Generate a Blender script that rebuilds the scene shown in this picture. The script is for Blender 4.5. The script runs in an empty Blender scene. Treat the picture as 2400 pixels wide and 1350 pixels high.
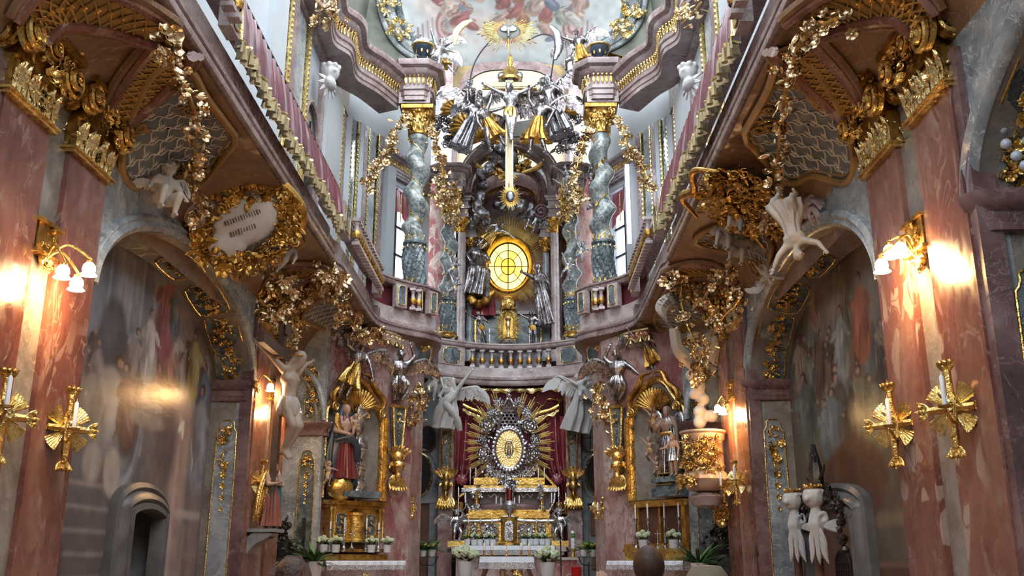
import bpy, math, random
import numpy as np
from math import sin, cos, pi, radians as R_, sqrt, atan2

# ------------------------------------------------------------------ camera, world, exposure
SC = bpy.context.scene
class _Later:                                                     # objects are linked to the scene at the very end (keeps the script quick)
    def __init__(s): s.q = []; s.objects = s
    def link(s, o): s.q.append(o)
COL = _Later()
FPX, PITCH, YAW = 2220.0, math.atan2(643, 2220.0), math.atan2(33, 2220.0)
CAMP = np.array([0.41, 0.0, 1.65])
cam_d = bpy.data.cameras.new('camera')
cam_d.sensor_width = 36.0
cam_d.lens = 36.0 * FPX / 2400.0
cam_d.clip_end = 200
cam_o = bpy.data.objects.new('camera', cam_d)
cam_o.location = CAMP
cam_o.rotation_euler = (pi / 2 + PITCH, 0, YAW)
SC.collection.objects.link(cam_o)
SC.camera = cam_o

wld = bpy.data.worlds.new('daylight')
SC.world = wld
wld.use_nodes = True
wbg = wld.node_tree.nodes['Background']
wbg.inputs[0].default_value = (0.84, 0.92, 1.0, 1)
wbg.inputs[1].default_value = 6.2

SC.view_settings.view_transform = 'Standard'
SC.view_settings.look = 'None'
SC.view_settings.gamma = 1.0
SC.view_settings.use_curve_mapping = False
SC.view_settings.exposure = 0.4
SC.cycles.max_bounces = 4
SC.cycles.diffuse_bounces = 3
SC.cycles.glossy_bounces = 3
SC.cycles.sample_clamp_indirect = 4.0
SC.cycles.adaptive_threshold = 0.08
SC.cycles.adaptive_min_samples = 16
SC.cycles.caustics_reflective = False
SC.cycles.caustics_refractive = False

# ------------------------------------------------------------------ view geometry helpers (where does a sight line meet a wall plane)
def _basis():
    c, s = cos(PITCH), sin(PITCH)
    f = np.array([0, c, s]); u = np.array([0, -s, c]); r = np.array([1., 0, 0])
    c, s = cos(YAW), sin(YAW)
    Q = np.array([[c, -s, 0], [s, c, 0], [0, 0, 1]])
    return Q @ r, Q @ u, Q @ f
CR, CU, CF = _basis()
def sight(px, py): return CF + CR * (px - 1200) / FPX - CU * (py - 675) / FPX
def atX(px, py, X):
    d = sight(px, py); return CAMP + d * ((X - CAMP[0]) / d[0])
def atY(px, py, Y):
    d = sight(px, py); return CAMP + d * ((Y - CAMP[1]) / d[1])
def atZ(px, py, Z):
    d = sight(px, py); return CAMP + d * ((Z - CAMP[2]) / d[2])
def pxm(Y, z=4.0):                     # metres per photo pixel at a depth
    return (Y * cos(PITCH) + (z - 1.65) * sin(PITCH)) / FPX
A = np.array
def nrm(v):
    v = np.asarray(v, float); n = np.linalg.norm(v); return v / n if n > 1e-9 else v
def frame(o, n, up=(0, 0, 1)):
    """4x4: local x = right, y = up, z = normal n (towards the viewer)"""
    n = nrm(n); up = np.asarray(up, float)
    x = np.cross(up, n)
    if np.linalg.norm(x) < 1e-6: x = A([1., 0, 0])
    x = nrm(x); y = np.cross(n, x)
    M = np.eye(4); M[:3, 0] = x; M[:3, 1] = y; M[:3, 2] = n; M[:3, 3] = o
    return M
def TR(x=0, y=0, z=0, s=1.0, rz=0, ry=0, rx=0):
    cx, sx, cy, sy, cz, sz = cos(rx), sin(rx), cos(ry), sin(ry), cos(rz), sin(rz)
    Rx = A([[1, 0, 0], [0, cx, -sx], [0, sx, cx]]); Ry = A([[cy, 0, sy], [0, 1, 0], [-sy, 0, cy]]); Rz = A([[cz, -sz, 0], [sz, cz, 0], [0, 0, 1]])
    M = np.eye(4); M[:3, :3] = (Rz @ Ry @ Rx) * s; M[:3, 3] = (x, y, z); return M
def ap(M, V):
    V = np.asarray(V, float)
    return V if M is None else V @ M[:3, :3].T + M[:3, 3]

# ------------------------------------------------------------------ mesh builder
class MB:
    def __init__(s): s.V = []; s.F = []; s.n = 0; s.M = None; s.C = []
    def add(s, V, faces, M=None):
        V = ap(M, V); V = ap(s.M, V)
        for f in faces:
            if len(f): s.F.append(np.asarray(f, np.int32) + s.n)
        s.V.append(V); s.n += len(V); return s
    def grid(s, P, cu=False, cv=False, M=None, flip=False):
        P = np.asarray(P, float); nu, nv = P.shape[:2]
        I = np.arange(nu * nv).reshape(nu, nv)
        a = np.vstack([I, I[:1]]) if cu else I
        a = np.hstack([a, a[:, :1]]) if cv else a
        q = np.stack([a[:-1, :-1], a[1:, :-1], a[1:, 1:], a[:-1, 1:]], -1).reshape(-1, 4)
        if flip: q = q[:, ::-1]
        return s.add(P.reshape(-1, 3), [q], M)
    def box(s, c, d, M=None):
        x, y, z = A(d) / 2
        V = A([[-x, -y, -z], [x, -y, -z], [x, y, -z], [-x, y, -z], [-x, -y, z], [x, -y, z], [x, y, z], [-x, y, z]]) + A(c)
        return s.add(V, [A([[3, 2, 1, 0], [4, 5, 6, 7], [0, 1, 5, 4], [1, 2, 6, 5], [2, 3, 7, 6], [3, 0, 4, 7]])], M)
    def bbox(s, a, b, M=None):
        a, b = A(a, ), A(b); return s.box((a + b) / 2, np.abs(b - a), M)
    def lathe(s, prof, seg=16, M=None, a0=0, a1=2 * pi):
        prof = A(prof, ); full = abs(a1 - a0 - 2 * pi) < 1e-6
        t = np.linspace(a0, a1, seg, endpoint=not full) if full else np.linspace(a0, a1, seg)
        P = np.stack([np.outer(np.cos(t), prof[:, 0]), np.outer(np.sin(t), prof[:, 0]), np.tile(prof[:, 1], (len(t), 1))], -1)
        return s.grid(P, cu=full, M=M)
    def ell(s, c, r, nu=10, nv=7, M=None, rot=None):
        t = np.linspace(0, 2 * pi, nu, endpoint=False); p = np.linspace(-pi / 2 + .02, pi / 2 - .02, nv)
        P = np.stack([np.outer(np.cos(t), np.cos(p)), np.outer(np.sin(t), np.cos(p)), np.tile(np.sin(p), (nu, 1))], -1)
        r = A([r] * 3) if np.isscalar(r) else A(r)
        P = P * r
        if rot is not None: P = P @ np.asarray(rot).T
        I = np.arange(nu * nv).reshape(nu, nv)
        base = s.n
        s.grid(P + A(c), cu=True, M=M)
        s.F.append((I[::-1, 0] + base)[None, :].astype(np.int32)); s.F.append((I[:, -1] + base)[None, :].astype(np.int32))
        return s
    def tube(s, P, r, seg=6, M=None, cap=True, flat=None, closed=False, tw=0.0):
        P = np.asarray(P, float); n = len(P)
        r = np.full(n, r, float) if np.isscalar(r) else np.interp(np.linspace(0, 1, n), np.linspace(0, 1, len(r)), r)
        if closed: T = np.roll(P, -1, 0) - np.roll(P, 1, 0)
        else: T = np.gradient(P, axis=0)
        T /= (np.linalg.norm(T, axis=1, keepdims=True) + 1e-12)
        up = A([0, 0, 1.]) if abs(T[0, 2]) < .9 else A([1., 0, 0])
        N = np.zeros_like(P); N[0] = nrm(np.cross(T[0], np.cross(up, T[0])))
        for i in range(1, n):
            v = N[i - 1] - T[i] * (N[i - 1] @ T[i]); N[i] = v / (np.linalg.norm(v) + 1e-12)
        B = np.cross(T, N)
        t = np.linspace(0, 2 * pi, seg, endpoint=False)
        fl = (1, 1) if flat is None else flat
        aa = t[None, :] + tw * np.linspace(0, 1, n)[:, None]
        G = P[:, None] + r[:, None, None] * (fl[0] * np.cos(aa)[..., None] * N[:, None] + fl[1] * np.sin(aa)[..., None] * B[:, None])
        base = s.n
        s.grid(G, cu=closed, cv=True, M=M, flip=True)
        if cap and not closed:
            I = np.arange(n * seg).reshape(n, seg) + base
            s.F.append(I[0][None, :].astype(np.int32)); s.F.append(I[-1][::-1][None, :].astype(np.int32))
        return s
    def cap(s, a, b, ra, rb=None, seg=8, M=None):          # tapered capsule
        rb = ra if rb is None else rb; a = A(a, float) if False else np.asarray(a, float); b = np.asarray(b, float)
        d = b - a; L = np.linalg.norm(d); d = d / L if L > 1e-6 else A([0, 0, 1.])
        k = [-.98, -.7, 0, ]
        P = [a + d * ra * q for q in k] + [b - d * rb * q for q in k[::-1]]
        rr = [ra * sqrt(1 - q * q) for q in k] + [rb * sqrt(1 - q * q) for q in k[::-1]]
        P = A(P); N = nrm(np.cross(d, [0, 0, 1.] if abs(d[2]) < .9 else [1., 0, 0])); B = np.cross(d, N)
        t = np.linspace(0, 2 * pi, seg, endpoint=False)
        G = P[:, None] + A(rr)[:, None, None] * (np.cos(t)[None, :, None] * N + np.sin(t)[None, :, None] * B)
        base = s.n; s.grid(G, cv=True, M=M, flip=True)
        I = np.arange(6 * seg).reshape(6, seg) + base
        s.F.append(I[0][None, :].astype(np.int32)); s.F.append(I[-1][::-1][None, :].astype(np.int32))
        return s
    def prism(s, poly, z0, z1, M=None, bevel=0.0):          # polygon in local xy, extruded along z (z1 = front)
        p = np.asarray(poly, float); n = len(p)
        ar = 0.5 * np.sum(p[:, 0] * np.roll(p[:, 1], -1) - np.roll(p[:, 0], -1) * p[:, 1])
        if ar < 0: p = p[::-1]
        rings = [np.c_[p, np.full(n, z0)], np.c_[p, np.full(n, z1 - bevel)]]
        if bevel:
            c = p.mean(0); e = np.linalg.norm(p - c, axis=1, keepdims=True)
            rings.append(np.c_[c + (p - c) * (1 - bevel / np.maximum(e, bevel * 2)), np.full(n, z1)])
        V = np.vstack(rings); F = []
        for k in range(len(rings) - 1):
            i = np.arange(n); j = (i + 1) % n
            F.append(np.stack([k * n + i, k * n + j, (k + 1) * n + j, (k + 1) * n + i], -1))
        return s.add(V, F + [np.arange(n)[::-1][None, :], (np.arange(n) + (len(rings) - 1) * n)[None, :]], M)
    def border(s, poly, w, z0, z1, M=None, closed=True):      # raised rounded border following a 2-D outline
        p = np.asarray(poly, float)
        P = np.c_[p, np.full(len(p), (z0 + z1) / 2)]
        return s.tube(P, w / 2, 6, M=M, closed=closed)
    def sweep(s, path, prof, closed=False, M=None, up=(0, 0, 1.), flip=False):
        """sweep a profile of (out, up) offsets along a horizontal-ish path; out = to the right of travel"""
        P = np.asarray(path, float); up = np.asarray(up, float); n = len(P)
        if closed: T = np.roll(P, -1, 0) - np.roll(P, 1, 0)
        else:
            T = np.gradient(P, axis=0)
            T[1:-1] = 0
            d = np.diff(P, axis=0); d /= np.linalg.norm(d, axis=1, keepdims=True) + 1e-12
            T[1:-1] = d[1:] + d[:-1]; T[0] = d[0]; T[-1] = d[-1]
        T /= np.linalg.norm(T, axis=1, keepdims=True) + 1e-12
        O = np.cross(T, up); O /= np.linalg.norm(O, axis=1, keepdims=True) + 1e-12
        if not closed and n > 2:
            cosb = np.ones(n); cosb[1:-1] = np.clip(np.sum(T[1:-1] * d[1:], 1), .5, 1); O = O / cosb[:, None]
        U = np.cross(O, T); U = U / (np.linalg.norm(U, axis=1, keepdims=True) + 1e-12)
        pr = np.asarray(prof, float)
        G = P[:, None] + pr[None, :, :1] * O[:, None] + pr[None, :, 1:] * U[:, None]
        return s.grid(G, cu=closed, M=M, flip=flip)
    def merge(s, o, M=None):
        if o.n == 0: return s
        V = np.vstack(o.V); return s.add(V, o.F, M)
    def data(s):
        return np.vstack(s.V), s.F
    def mesh(s, name, smooth=True, col=None):
        me = bpy.data.meshes.new(name)
        if s.n == 0: return me
        V = np.vstack(s.V).astype(np.float32)
        me.vertices.add(len(V)); me.vertices.foreach_set('co', V.ravel())
        by = {}
        for f in s.F: by.setdefault(f.shape[1], []).append(f)
        idx = []; st = []; c = 0
        for k, fs in by.items():
            f = np.vstack(fs); idx.append(f.ravel()); st.append(c + np.arange(len(f)) * k); c += f.size
        idx = np.concatenate(idx).astype(np.int32); st = np.concatenate(st).astype(np.int32)
        me.loops.add(len(idx)); me.loops.foreach_set('vertex_index', idx)
        me.polygons.add(len(st)); me.polygons.foreach_set('loop_start', st)
        me.polygons.foreach_set('use_smooth', np.full(len(st), bool(smooth)))
        me.update(calc_edges=True); me.validate()
        if col is not None:
            at = me.color_attributes.new('paint', 'FLOAT_COLOR', 'POINT')
            at.data.foreach_set('color', np.c_[col, np.ones(len(col))].astype(np.float32).ravel())
        if smooth: me.set_sharp_from_angle(angle=R_(42))
        return me

# ------------------------------------------------------------------ objects
def O(name, mb, mat=None, parent=None, smooth=True, kind=None, loc=None, col=None):
    me = mb if isinstance(mb, bpy.types.Mesh) else mb.mesh(name, smooth, col)
    if mat is not None and not me.materials: me.materials.append(M_[mat] if isinstance(mat, str) else mat)
    o = bpy.data.objects.new(name, me); COL.objects.link(o)
    if parent is not None: o.parent = parent
    if kind: o['kind'] = kind
    if loc is not None: o.location = loc
    return o
def inst(name, me, M, parent):                                  # one more copy of a small piece, sharing its mesh
    o = bpy.data.objects.new(name, me); COL.objects.link(o)
    from mathutils import Matrix
    o.parent = parent; o.matrix_local = Matrix([list(map(float, r)) for r in M]); return o
def tag(o, label, cat, group=None):
    o['label'] = label; o['category'] = cat
    if group: o['group'] = group
    return o
def T(name, label, cat, group=None, loc=(0, 0, 0)):
    o = bpy.data.objects.new(name, None); COL.objects.link(o); o.empty_display_size = .1
    o.location = loc
    return tag(o, label, cat, group)
def struct(name, mb, mat, smooth=False, label=None):
    o = O(name, mb, mat, None, smooth, 'structure')
    if label: o['label'] = label
    return o
def trim(name, label=None):                                     # an empty that is a piece of the setting and parents its pieces
    o = bpy.data.objects.new(name, None); COL.objects.link(o); o['kind'] = 'structure'
    if label: o['label'] = label
    return o
def copy_tree(o, M=None, label=None, group=None):
    from mathutils import Matrix
    c = o.copy(); COL.objects.link(c)
    if label: c['label'] = label
    if group: c['group'] = group
    if M is not None: c.matrix_world = Matrix([list(map(float, r)) for r in M])
    for ch in o.children:
        d = ch.copy(); COL.objects.link(d); d.parent = c
        for g in ch.children:
            e = g.copy(); COL.objects.link(e); e.parent = d
    return c
def sculpt(mb, voxel, smooth=2, extra=None):
    """melt overlapping pieces of a figure into one continuous skin"""
    me = mb.mesh('tmp', False)
    o = bpy.data.objects.new('tmp', me)
    SC.collection.objects.link(o)
    m = o.modifiers.new('r', 'REMESH'); m.mode = 'VOXEL'; m.voxel_size = voxel
    if smooth:
        q = o.modifiers.new('s', 'SMOOTH'); q.iterations = smooth; q.factor = .5
    dg = bpy.context.evaluated_depsgraph_get(); dg.update()
    ev = o.evaluated_get(dg)
    r = bpy.data.meshes.new_from_object(ev)
    bpy.data.objects.remove(o); bpy.data.meshes.remove(me)
    if extra is not None and extra.n:
        n = len(r.vertices); V = np.empty(n * 3, np.float32); r.vertices.foreach_get('co', V)
        k = len(r.polygons); ls = np.empty(k, np.int32); r.polygons.foreach_get('loop_total', ls)
        li = np.empty(len(r.loops), np.int32); r.loops.foreach_get('vertex_index', li)
        b = MB(); F = []
        st = np.concatenate([[0], np.cumsum(ls)[:-1]])
        for kk in np.unique(ls):
            s0 = st[ls == kk]; F.append(np.stack([li[s0 + i] for i in range(kk)], -1))
        b.add(V.reshape(-1, 3), F); b.merge(extra)
        bpy.data.meshes.remove(r); r = b.mesh('sculpt', True)
    else:
        r.polygons.foreach_set('use_smooth', np.ones(len(r.polygons), bool))
    return r
# ------------------------------------------------------------------ materials
M_ = {}
class NT:
    def __init__(s, name):
        s.m = bpy.data.materials.new(name); s.m.use_nodes = True
        s.t = s.m.node_tree; s.b = s.t.nodes['Principled BSDF']; s.o = s.t.nodes['Material Output']
        M_[name] = s.m
    def n(s, typ, **kw):
        q = s.t.nodes.new('ShaderNode' + typ)
        for k, v in kw.items():
            if k.startswith('i_'):
                key = k[2:].replace('_', ' ')
                inp = q.inputs[int(key)] if key.isdigit() else q.inputs[key]
                s.set(inp, v)
            else: setattr(q, k, v)
        return q
    def set(s, inp, v):
        if isinstance(v, bpy.types.NodeSocket): s.t.links.new(v, inp)
        elif isinstance(v, (tuple, list)) and len(v) == 3 and inp.type == 'RGBA': inp.default_value = (*v, 1)
        else: inp.default_value = v
    def P(s, **kw):
        for k, v in kw.items(): s.set(s.b.inputs[k.replace('_', ' ')], v)
        return s
    def pos(s): return s.n('NewGeometry').outputs['Position']
    def mapping(s, v, scale):
        return s.n('Mapping', i_Vector=v, i_Scale=scale if isinstance(scale, tuple) else (scale,) * 3).outputs[0]
    def noise(s, v, scale, detail=4, rough=.55, dist=0.0):
        return s.n('TexNoise', i_Vector=v, i_Scale=scale, i_Detail=detail, i_Roughness=rough, i_Distortion=dist).outputs[0]
    def ramp(s, f, stops, interp='LINEAR'):
        q = s.n('ValToRGB', i_Fac=f); e = q.color_ramp; e.interpolation = interp
        while len(e.elements) < len(stops): e.elements.new(.5)
        for el, (p, c) in zip(e.elements, stops):
            el.position = p; el.color = (c, c, c, 1) if np.isscalar(c) else (*c, 1)
        return q.outputs[0]
    def mix(s, f, a, b, mode='MIX'):
        q = s.n('Mix', data_type='RGBA', blend_type=mode)
        s.set(q.inputs[0], f); s.set(q.inputs[6], a); s.set(q.inputs[7], b); return q.outputs[2]
    def math(s, op, a, b=0.0):
        q = s.n('Math', operation=op); s.set(q.inputs[0], a); s.set(q.inputs[1], b); return q.outputs[0]
    def bump(s, h, st=.3, d=.02):
        s.set(s.b.inputs['Normal'], s.n('Bump', i_Height=h, i_Strength=st, i_Distance=d).outputs[0])
def plain(name, col, rough=.5, metal=0.0, bump=0.0, bscale=30, var=0.0, emit=None, es=1.0, **kw):
    t = NT(name); p = t.pos()
    if var:
        f = t.noise(p, bscale * .35, 3)
        c = t.mix(t.ramp(f, [(.3, 0.), (.7, 1.)]), tuple(A(col) * (1 - var)), tuple(np.minimum(A(col) * (1 + var), 1)))
    else: c = col
    t.P(Base_Color=c, Roughness=rough, Metallic=metal, **kw)
    if bump: t.bump(t.noise(p, bscale, 2), bump, .02)
    if emit is not None: t.P(Emission_Color=emit, Emission_Strength=es)
    return t
def marble(name, stops, scale=1.0, warp=.6, vein=None, vs=2.5, vw=.02, patch=None, ps=3.0, pt=.6, rough=.22, sz=1.0, crack=None):
    t = NT(name); p = t.mapping(t.pos(), (1, 1, sz))
    w = t.n('TexNoise', i_Vector=p, i_Scale=1.3 * scale, i_Detail=2).outputs[1]
    q = t.n('VectorMath', operation='MULTIPLY_ADD'); t.set(q.inputs[0], w); q.inputs[1].default_value = (warp,) * 3; t.set(q.inputs[2], p)
    v = q.outputs[0]
    c = t.ramp(t.noise(v, scale, 4, .64), stops)
    if patch is not None:
        vo = t.n('TexVoronoi', i_Vector=v, i_Scale=ps, feature='F1'); 
        sep = t.n('SeparateColor', i_Color=vo.outputs['Color'])
        big = t.noise(p, scale * .55, 2)
        m = t.math('MULTIPLY', t.ramp(sep.outputs[0], [(pt, 0.), (pt + .05, 1.)]), t.ramp(big, [(.46, 0.), (.56, 1.)]))
        ed = t.n('TexVoronoi', i_Vector=v, i_Scale=ps, feature='DISTANCE_TO_EDGE').outputs[0]
        m = t.math('MULTIPLY', m, t.ramp(ed, [(.02, 0.), (.06, 1.)]))
        c = t.mix(m, c, patch)
    if vein is not None:
        f = t.noise(v, vs, 4, .6, .4)
        f = t.math('ABSOLUTE', t.math('SUBTRACT', f, .5))
        c = t.mix(t.ramp(f, [(0., .85), (vw, 0.)]), c, vein)
    if crack is not None:
        ed = t.n('TexVoronoi', i_Vector=v, i_Scale=ps * 1.7, feature='DISTANCE_TO_EDGE').outputs[0]
        c = t.mix(t.ramp(ed, [(0., .8), (.04, 0.)]), c, crack)
    sp = t.noise(p, 38, 1, .7)
    c = t.mix(t.math('MULTIPLY', t.ramp(sp, [(.62, 0.), (.72, 1.)]), .35), c, stops[-1][1])
    t.P(Base_Color=c, Roughness=t.ramp(t.noise(p, 9, 1), [(.3, rough * .8), (.75, rough * 1.9)]))
    t.b.inputs['Specular IOR Level'].default_value = .55
    return t

marble('marble_red', [(.30, (.088, .027, .021)), (.44, (.185, .064, .046)), (.58, (.255, .105, .074)), (.74, (.34, .195, .145))], 1.1, 1.0,
       vein=(.36, .23, .175), vs=2.1, vw=.012, patch=(.42, .30, .24), ps=6.5, pt=.70, sz=.55)
marble('marble_rose', [(.28, (.22, .082, .078)), (.45, (.40, .235, .205)), (.60, (.54, .42, .37)), (.78, (.66, .60, .55))], 1.5, .8,
       vein=(.26, .075, .07), vs=2.6, vw=.03, patch=(.33, .105, .10), ps=3.6, pt=.55, sz=.6)
marble('marble_pink', [(.28, (.27, .185, .178)), (.5, (.43, .34, .325)), (.7, (.56, .49, .47))], 2.2, .5, vein=(.62, .58, .57), vs=4, vw=.015, rough=.2)
marble('marble_grey', [(.28, (.12, .135, .15)), (.46, (.25, .275, .29)), (.60, (.38, .405, .41)), (.76, (.60, .61, .60))], 1.6, .9,
       vein=(.64, .64, .62), vs=2.2, vw=.014, crack=None)
marble('marble_slate', [(.30, (.028, .038, .042)), (.47, (.075, .10, .11)), (.60, (.17, .205, .21)), (.75, (.38, .41, .40))], 2.4, .8, vein=(.42, .45, .43), vs=4, vw=.012)
marble('marble_taupe', [(.28, (.135, .108, .088)), (.5, (.225, .19, .16)), (.72, (.34, .30, .265))], 2.0, .7, vein=(.42, .38, .33), vs=5, vw=.012, rough=.3)
marble('marble_twist', [(.32, (.05, .07, .08)), (.44, (.15, .19, .20)), (.55, (.33, .37, .37)), (.68, (.58, .58, .53))], 3.6, .9, vein=(.55, .42, .25), vs=4.5, vw=.02, rough=.1)
marble('marble_plum', [(.3, (.085, .045, .045)), (.5, (.165, .088, .085)), (.7, (.265, .165, .155))], 2.0, .6, vein=(.36, .26, .24), vs=3, vw=.012, rough=.25)
marble('marble_cornice', [(.3, (.165, .105, .10)), (.5, (.275, .195, .185)), (.7, (.42, .335, .32))], 2.0, .6, vein=(.50, .40, .38), vs=3, vw=.012, rough=.22)
marble('cove_brown', [(.28, (.12, .055, .026)), (.46, (.205, .108, .055)), (.62, (.28, .168, .095)), (.78, (.37, .25, .155))], 1.0, .9, vein=(.38, .25, .17), vs=2, vw=.012, rough=.38)
marble('altar_stone', [(.28, (.30, .20, .19)), (.5, (.46, .37, .34)), (.7, (.60, .53, .50))], 2.4, .6, vein=(.34, .15, .14), vs=3, vw=.02, rough=.25)
plain('nave_floor', (.26, .155, .10), .5, var=.3, bscale=3)
plain('stone_grey', (.30, .30, .295), .45, var=.3, bscale=14, bump=.12)
plain('frame_stone', (.115, .112, .112), .4, var=.35, bscale=10, bump=.15)
plain('grey_wall', (.30, .31, .31), .5, var=.25, bscale=6)
plain('white_wall', (.50, .535, .56), .45, var=.06, bscale=3)
plain('stucco', (.56, .55, .53), .55, bump=.25, bscale=18, var=.1)
plain('stucco_warm', (.46, .40, .33), .5, bump=.25, bscale=18, var=.12)
def goldmat(name, dark, light, rough, bs=26, bst=.5):
    t = NT(name); p = t.pos(); f = t.noise(p, 6, 3, .65)
    c = t.mix(t.ramp(f, [(.34, 0.), (.62, 1.)]), dark, light)
    t.P(Base_Color=c, Metallic=.93, Roughness=t.ramp(t.noise(p, 22, 1), [(.3, rough * .7), (.7, rough * 1.5)]))
    t.bump(t.noise(p, bs, 2, .6), bst, .02)
goldmat('gold', (.50, .27, .06), (.92, .64, .22), .27)
goldmat('gold_pale', (.62, .44, .16), (.98, .80, .40), .25)
goldmat('gold_ray', (.66, .46, .16), (.98, .78, .36), .5, 26, .2); M_['gold_ray'].node_tree.nodes['Principled BSDF'].inputs['Metallic'].default_value = .55
goldmat('gold_old', (.26, .13, .03), (.66, .38, .09), .36)
goldmat('gold_flower', (.34, .19, .07), (.86, .66, .40), .3, 30, .3)
goldmat('gold_plate', (.50, .28, .06), (.86, .60, .18), .34, 22, .6)
goldmat('silver', (.28, .27, .28), (.72, .72, .75), .24, 30, .4)
goldmat('silver_brown', (.12, .095, .09), (.42, .39, .40), .28, 16, .45)
goldmat('lead', (.10, .095, .10), (.30, .29, .31), .3, 16, .35)
goldmat('iron', (.03, .03, .03), (.09, .085, .08), .4, 16, .2)
plain('ochre', (.33, .185, .055), .45, var=.3, bscale=9, bump=.3)
plain('ochre_lattice', (.50, .31, .09), .4, metal=.5, var=.2)
plain('cove_panel', (.16, .175, .185), .55, var=.25, bscale=9, bump=.25)
plain('lattice_pale', (.60, .55, .47), .5, var=.15)
plain('red_cloth', (.34, .055, .07), .3, bump=.12, bscale=7, var=.35)
M_['red_cloth'].node_tree.nodes['Principled BSDF'].inputs['Coat Weight'].default_value = .8
M_['red_cloth'].node_tree.nodes['Principled BSDF'].inputs['Coat Roughness'].default_value = .22
plain('plum_cloth', (.17, .030, .045), .26, bump=.12, bscale=9, var=.35)
M_['plum_cloth'].node_tree.nodes['Principled BSDF'].inputs['Coat Weight'].default_value = .7
M_['plum_cloth'].node_tree.nodes['Principled BSDF'].inputs['Coat Roughness'].default_value = .18
plain('red_matt', (.17, .03, .035), .6, var=.2)
plain('fringe', (.40, .31, .16), .5, metal=.35, var=.35, bscale=26, bump=.4)
plain('linen', (.72, .75, .80), .8, bump=.05, bscale=60)
plain('wax', (.80, .76, .66), .45)
plain('white_wax', (.86, .86, .88), .4)
plain('ceramic', (.78, .80, .82), .25)
plain('leaf', (.035, .115, .035), .45, var=.45, bscale=40)
plain('leaf_light', (.10, .22, .06), .45, var=.4, bscale=40)
plain('bloom', (.62, .68, .46), .6, var=.18, bscale=50)
plain('yellow_bloom', (.75, .58, .06), .6, var=.2, bscale=50)
plain('oak', (.155, .070, .035), .45, var=.35, bscale=12)
plain('dark_wood', (.022, .015, .013), .35, var=.4, bscale=14, bump=.2)
plain('walnut', (.14, .062, .042), .4, var=.35, bscale=12)
plain('black', (.006, .006, .007), .6)
plain('dark_metal', (.03, .03, .032), .4, metal=.7)
plain('skin', (.46, .30, .225), .5, var=.12, bscale=12)
plain('skin_pale', (.40, .30, .22), .45, var=.12, bscale=10)
plain('skin_dark', (.30, .20, .15), .42, var=.2, bscale=12)
plain('robe_red', (.17, .028, .03), .32, var=.3, bscale=10)
plain('robe_blue', (.035, .05, .07), .32, var=.4, bscale=10)
plain('robe_teal', (.03, .20, .24), .35, var=.3, bscale=10)
plain('robe_brick', (.28, .085, .06), .4, var=.25, bscale=12)
plain('cross_wood', (.105, .058, .036), .55, var=.3, bscale=12)
plain('hair_auburn', (.055, .018, .007), .55, var=.4, bscale=60, bump=.5)
plain('hair_dark', (.025, .018, .015), .5, var=.4, bscale=60, bump=.4)
plain('hair_stubble', (.05, .021, .011), .6, var=.3, bscale=90, bump=.2)
plain('hat', (.21, .165, .11), .85, bump=.2, bscale=80)
plain('coat_dark', (.03, .03, .035), .8)
plain('coat_plum', (.09, .03, .035), .8)
plain('pane_dark', (.018, .022, .027), .12)
plain('pane_sky', (.5, .6, .7), .2, emit=(.75, .86, 1.0), es=1.3)
plain('pane_violet', (.7, .7, .9), .2, emit=(.86, .86, 1.0), es=5.0)
plain('lead_came', (.07, .045, .015), .5, metal=.3)
plain('lamp_glass', (1, .9, .75), .3, emit=(1.0, .74, .42), es=26.0)
plain('pearl', (.55, .60, .68), .12)
plain('ruby', (.12, .004, .010), .12)
plain('red_glass', (.45, .01, .012), .15)
plain('lettering', (.10, .075, .05), .6)
plain('vault_cream', (.66, .54, .36), .6, var=.1, bscale=18)
plain('vault_olive', (.17, .175, .145), .55, var=.4, bscale=5)
plain('vault_ochre', (.40, .29, .13), .5, var=.3, bscale=6)
plain('mirror_blue', (.30, .36, .43), .12, metal=.7, var=.3, bscale=8)
for i, (c, s) in enumerate([((1.0, .70, .16), 2.3), ((1.0, .47, .015), 1.15), ((1.0, .58, .05), 1.5)]):
    plain('amber_%d' % i, (.8, .5, .1), .3, emit=c, es=s)
t = NT('paint'); a = t.n('Attribute', attribute_name='paint').outputs['Color']
pz = t.pos(); cc = t.mix(t.math('MULTIPLY', t.noise(pz, 5, 6, .7), .3), a, (.14, .115, .10), 'MIX')
t.b.inputs['Specular IOR Level'].default_value = .3; t.P(Base_Color=cc, Roughness=.3); t.bump(t.noise(t.mapping(pz, (1, 1, 3.5)), 3, 3), .1, .03)
t = NT('fresco'); a = t.n('Attribute', attribute_name='paint').outputs['Color']; t.P(Base_Color=t.mix(1.0, a, (.50, .47, .46), 'MULTIPLY'), Roughness=.75)
t = NT('lace'); p = t.pos(); vo = t.n('TexVoronoi', i_Vector=p, i_Scale=42., feature='F1').outputs[0]
t.P(Base_Color=(.76, .78, .82), Roughness=.85, Alpha=t.ramp(vo, [(.30, 1.), (.36, 0.3)]))
t = NT('glass_clear'); t.P(Base_Color=(.75, .68, .72), Roughness=.03, Transmission_Weight=.0, Alpha=.16, Metallic=0.0)
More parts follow.
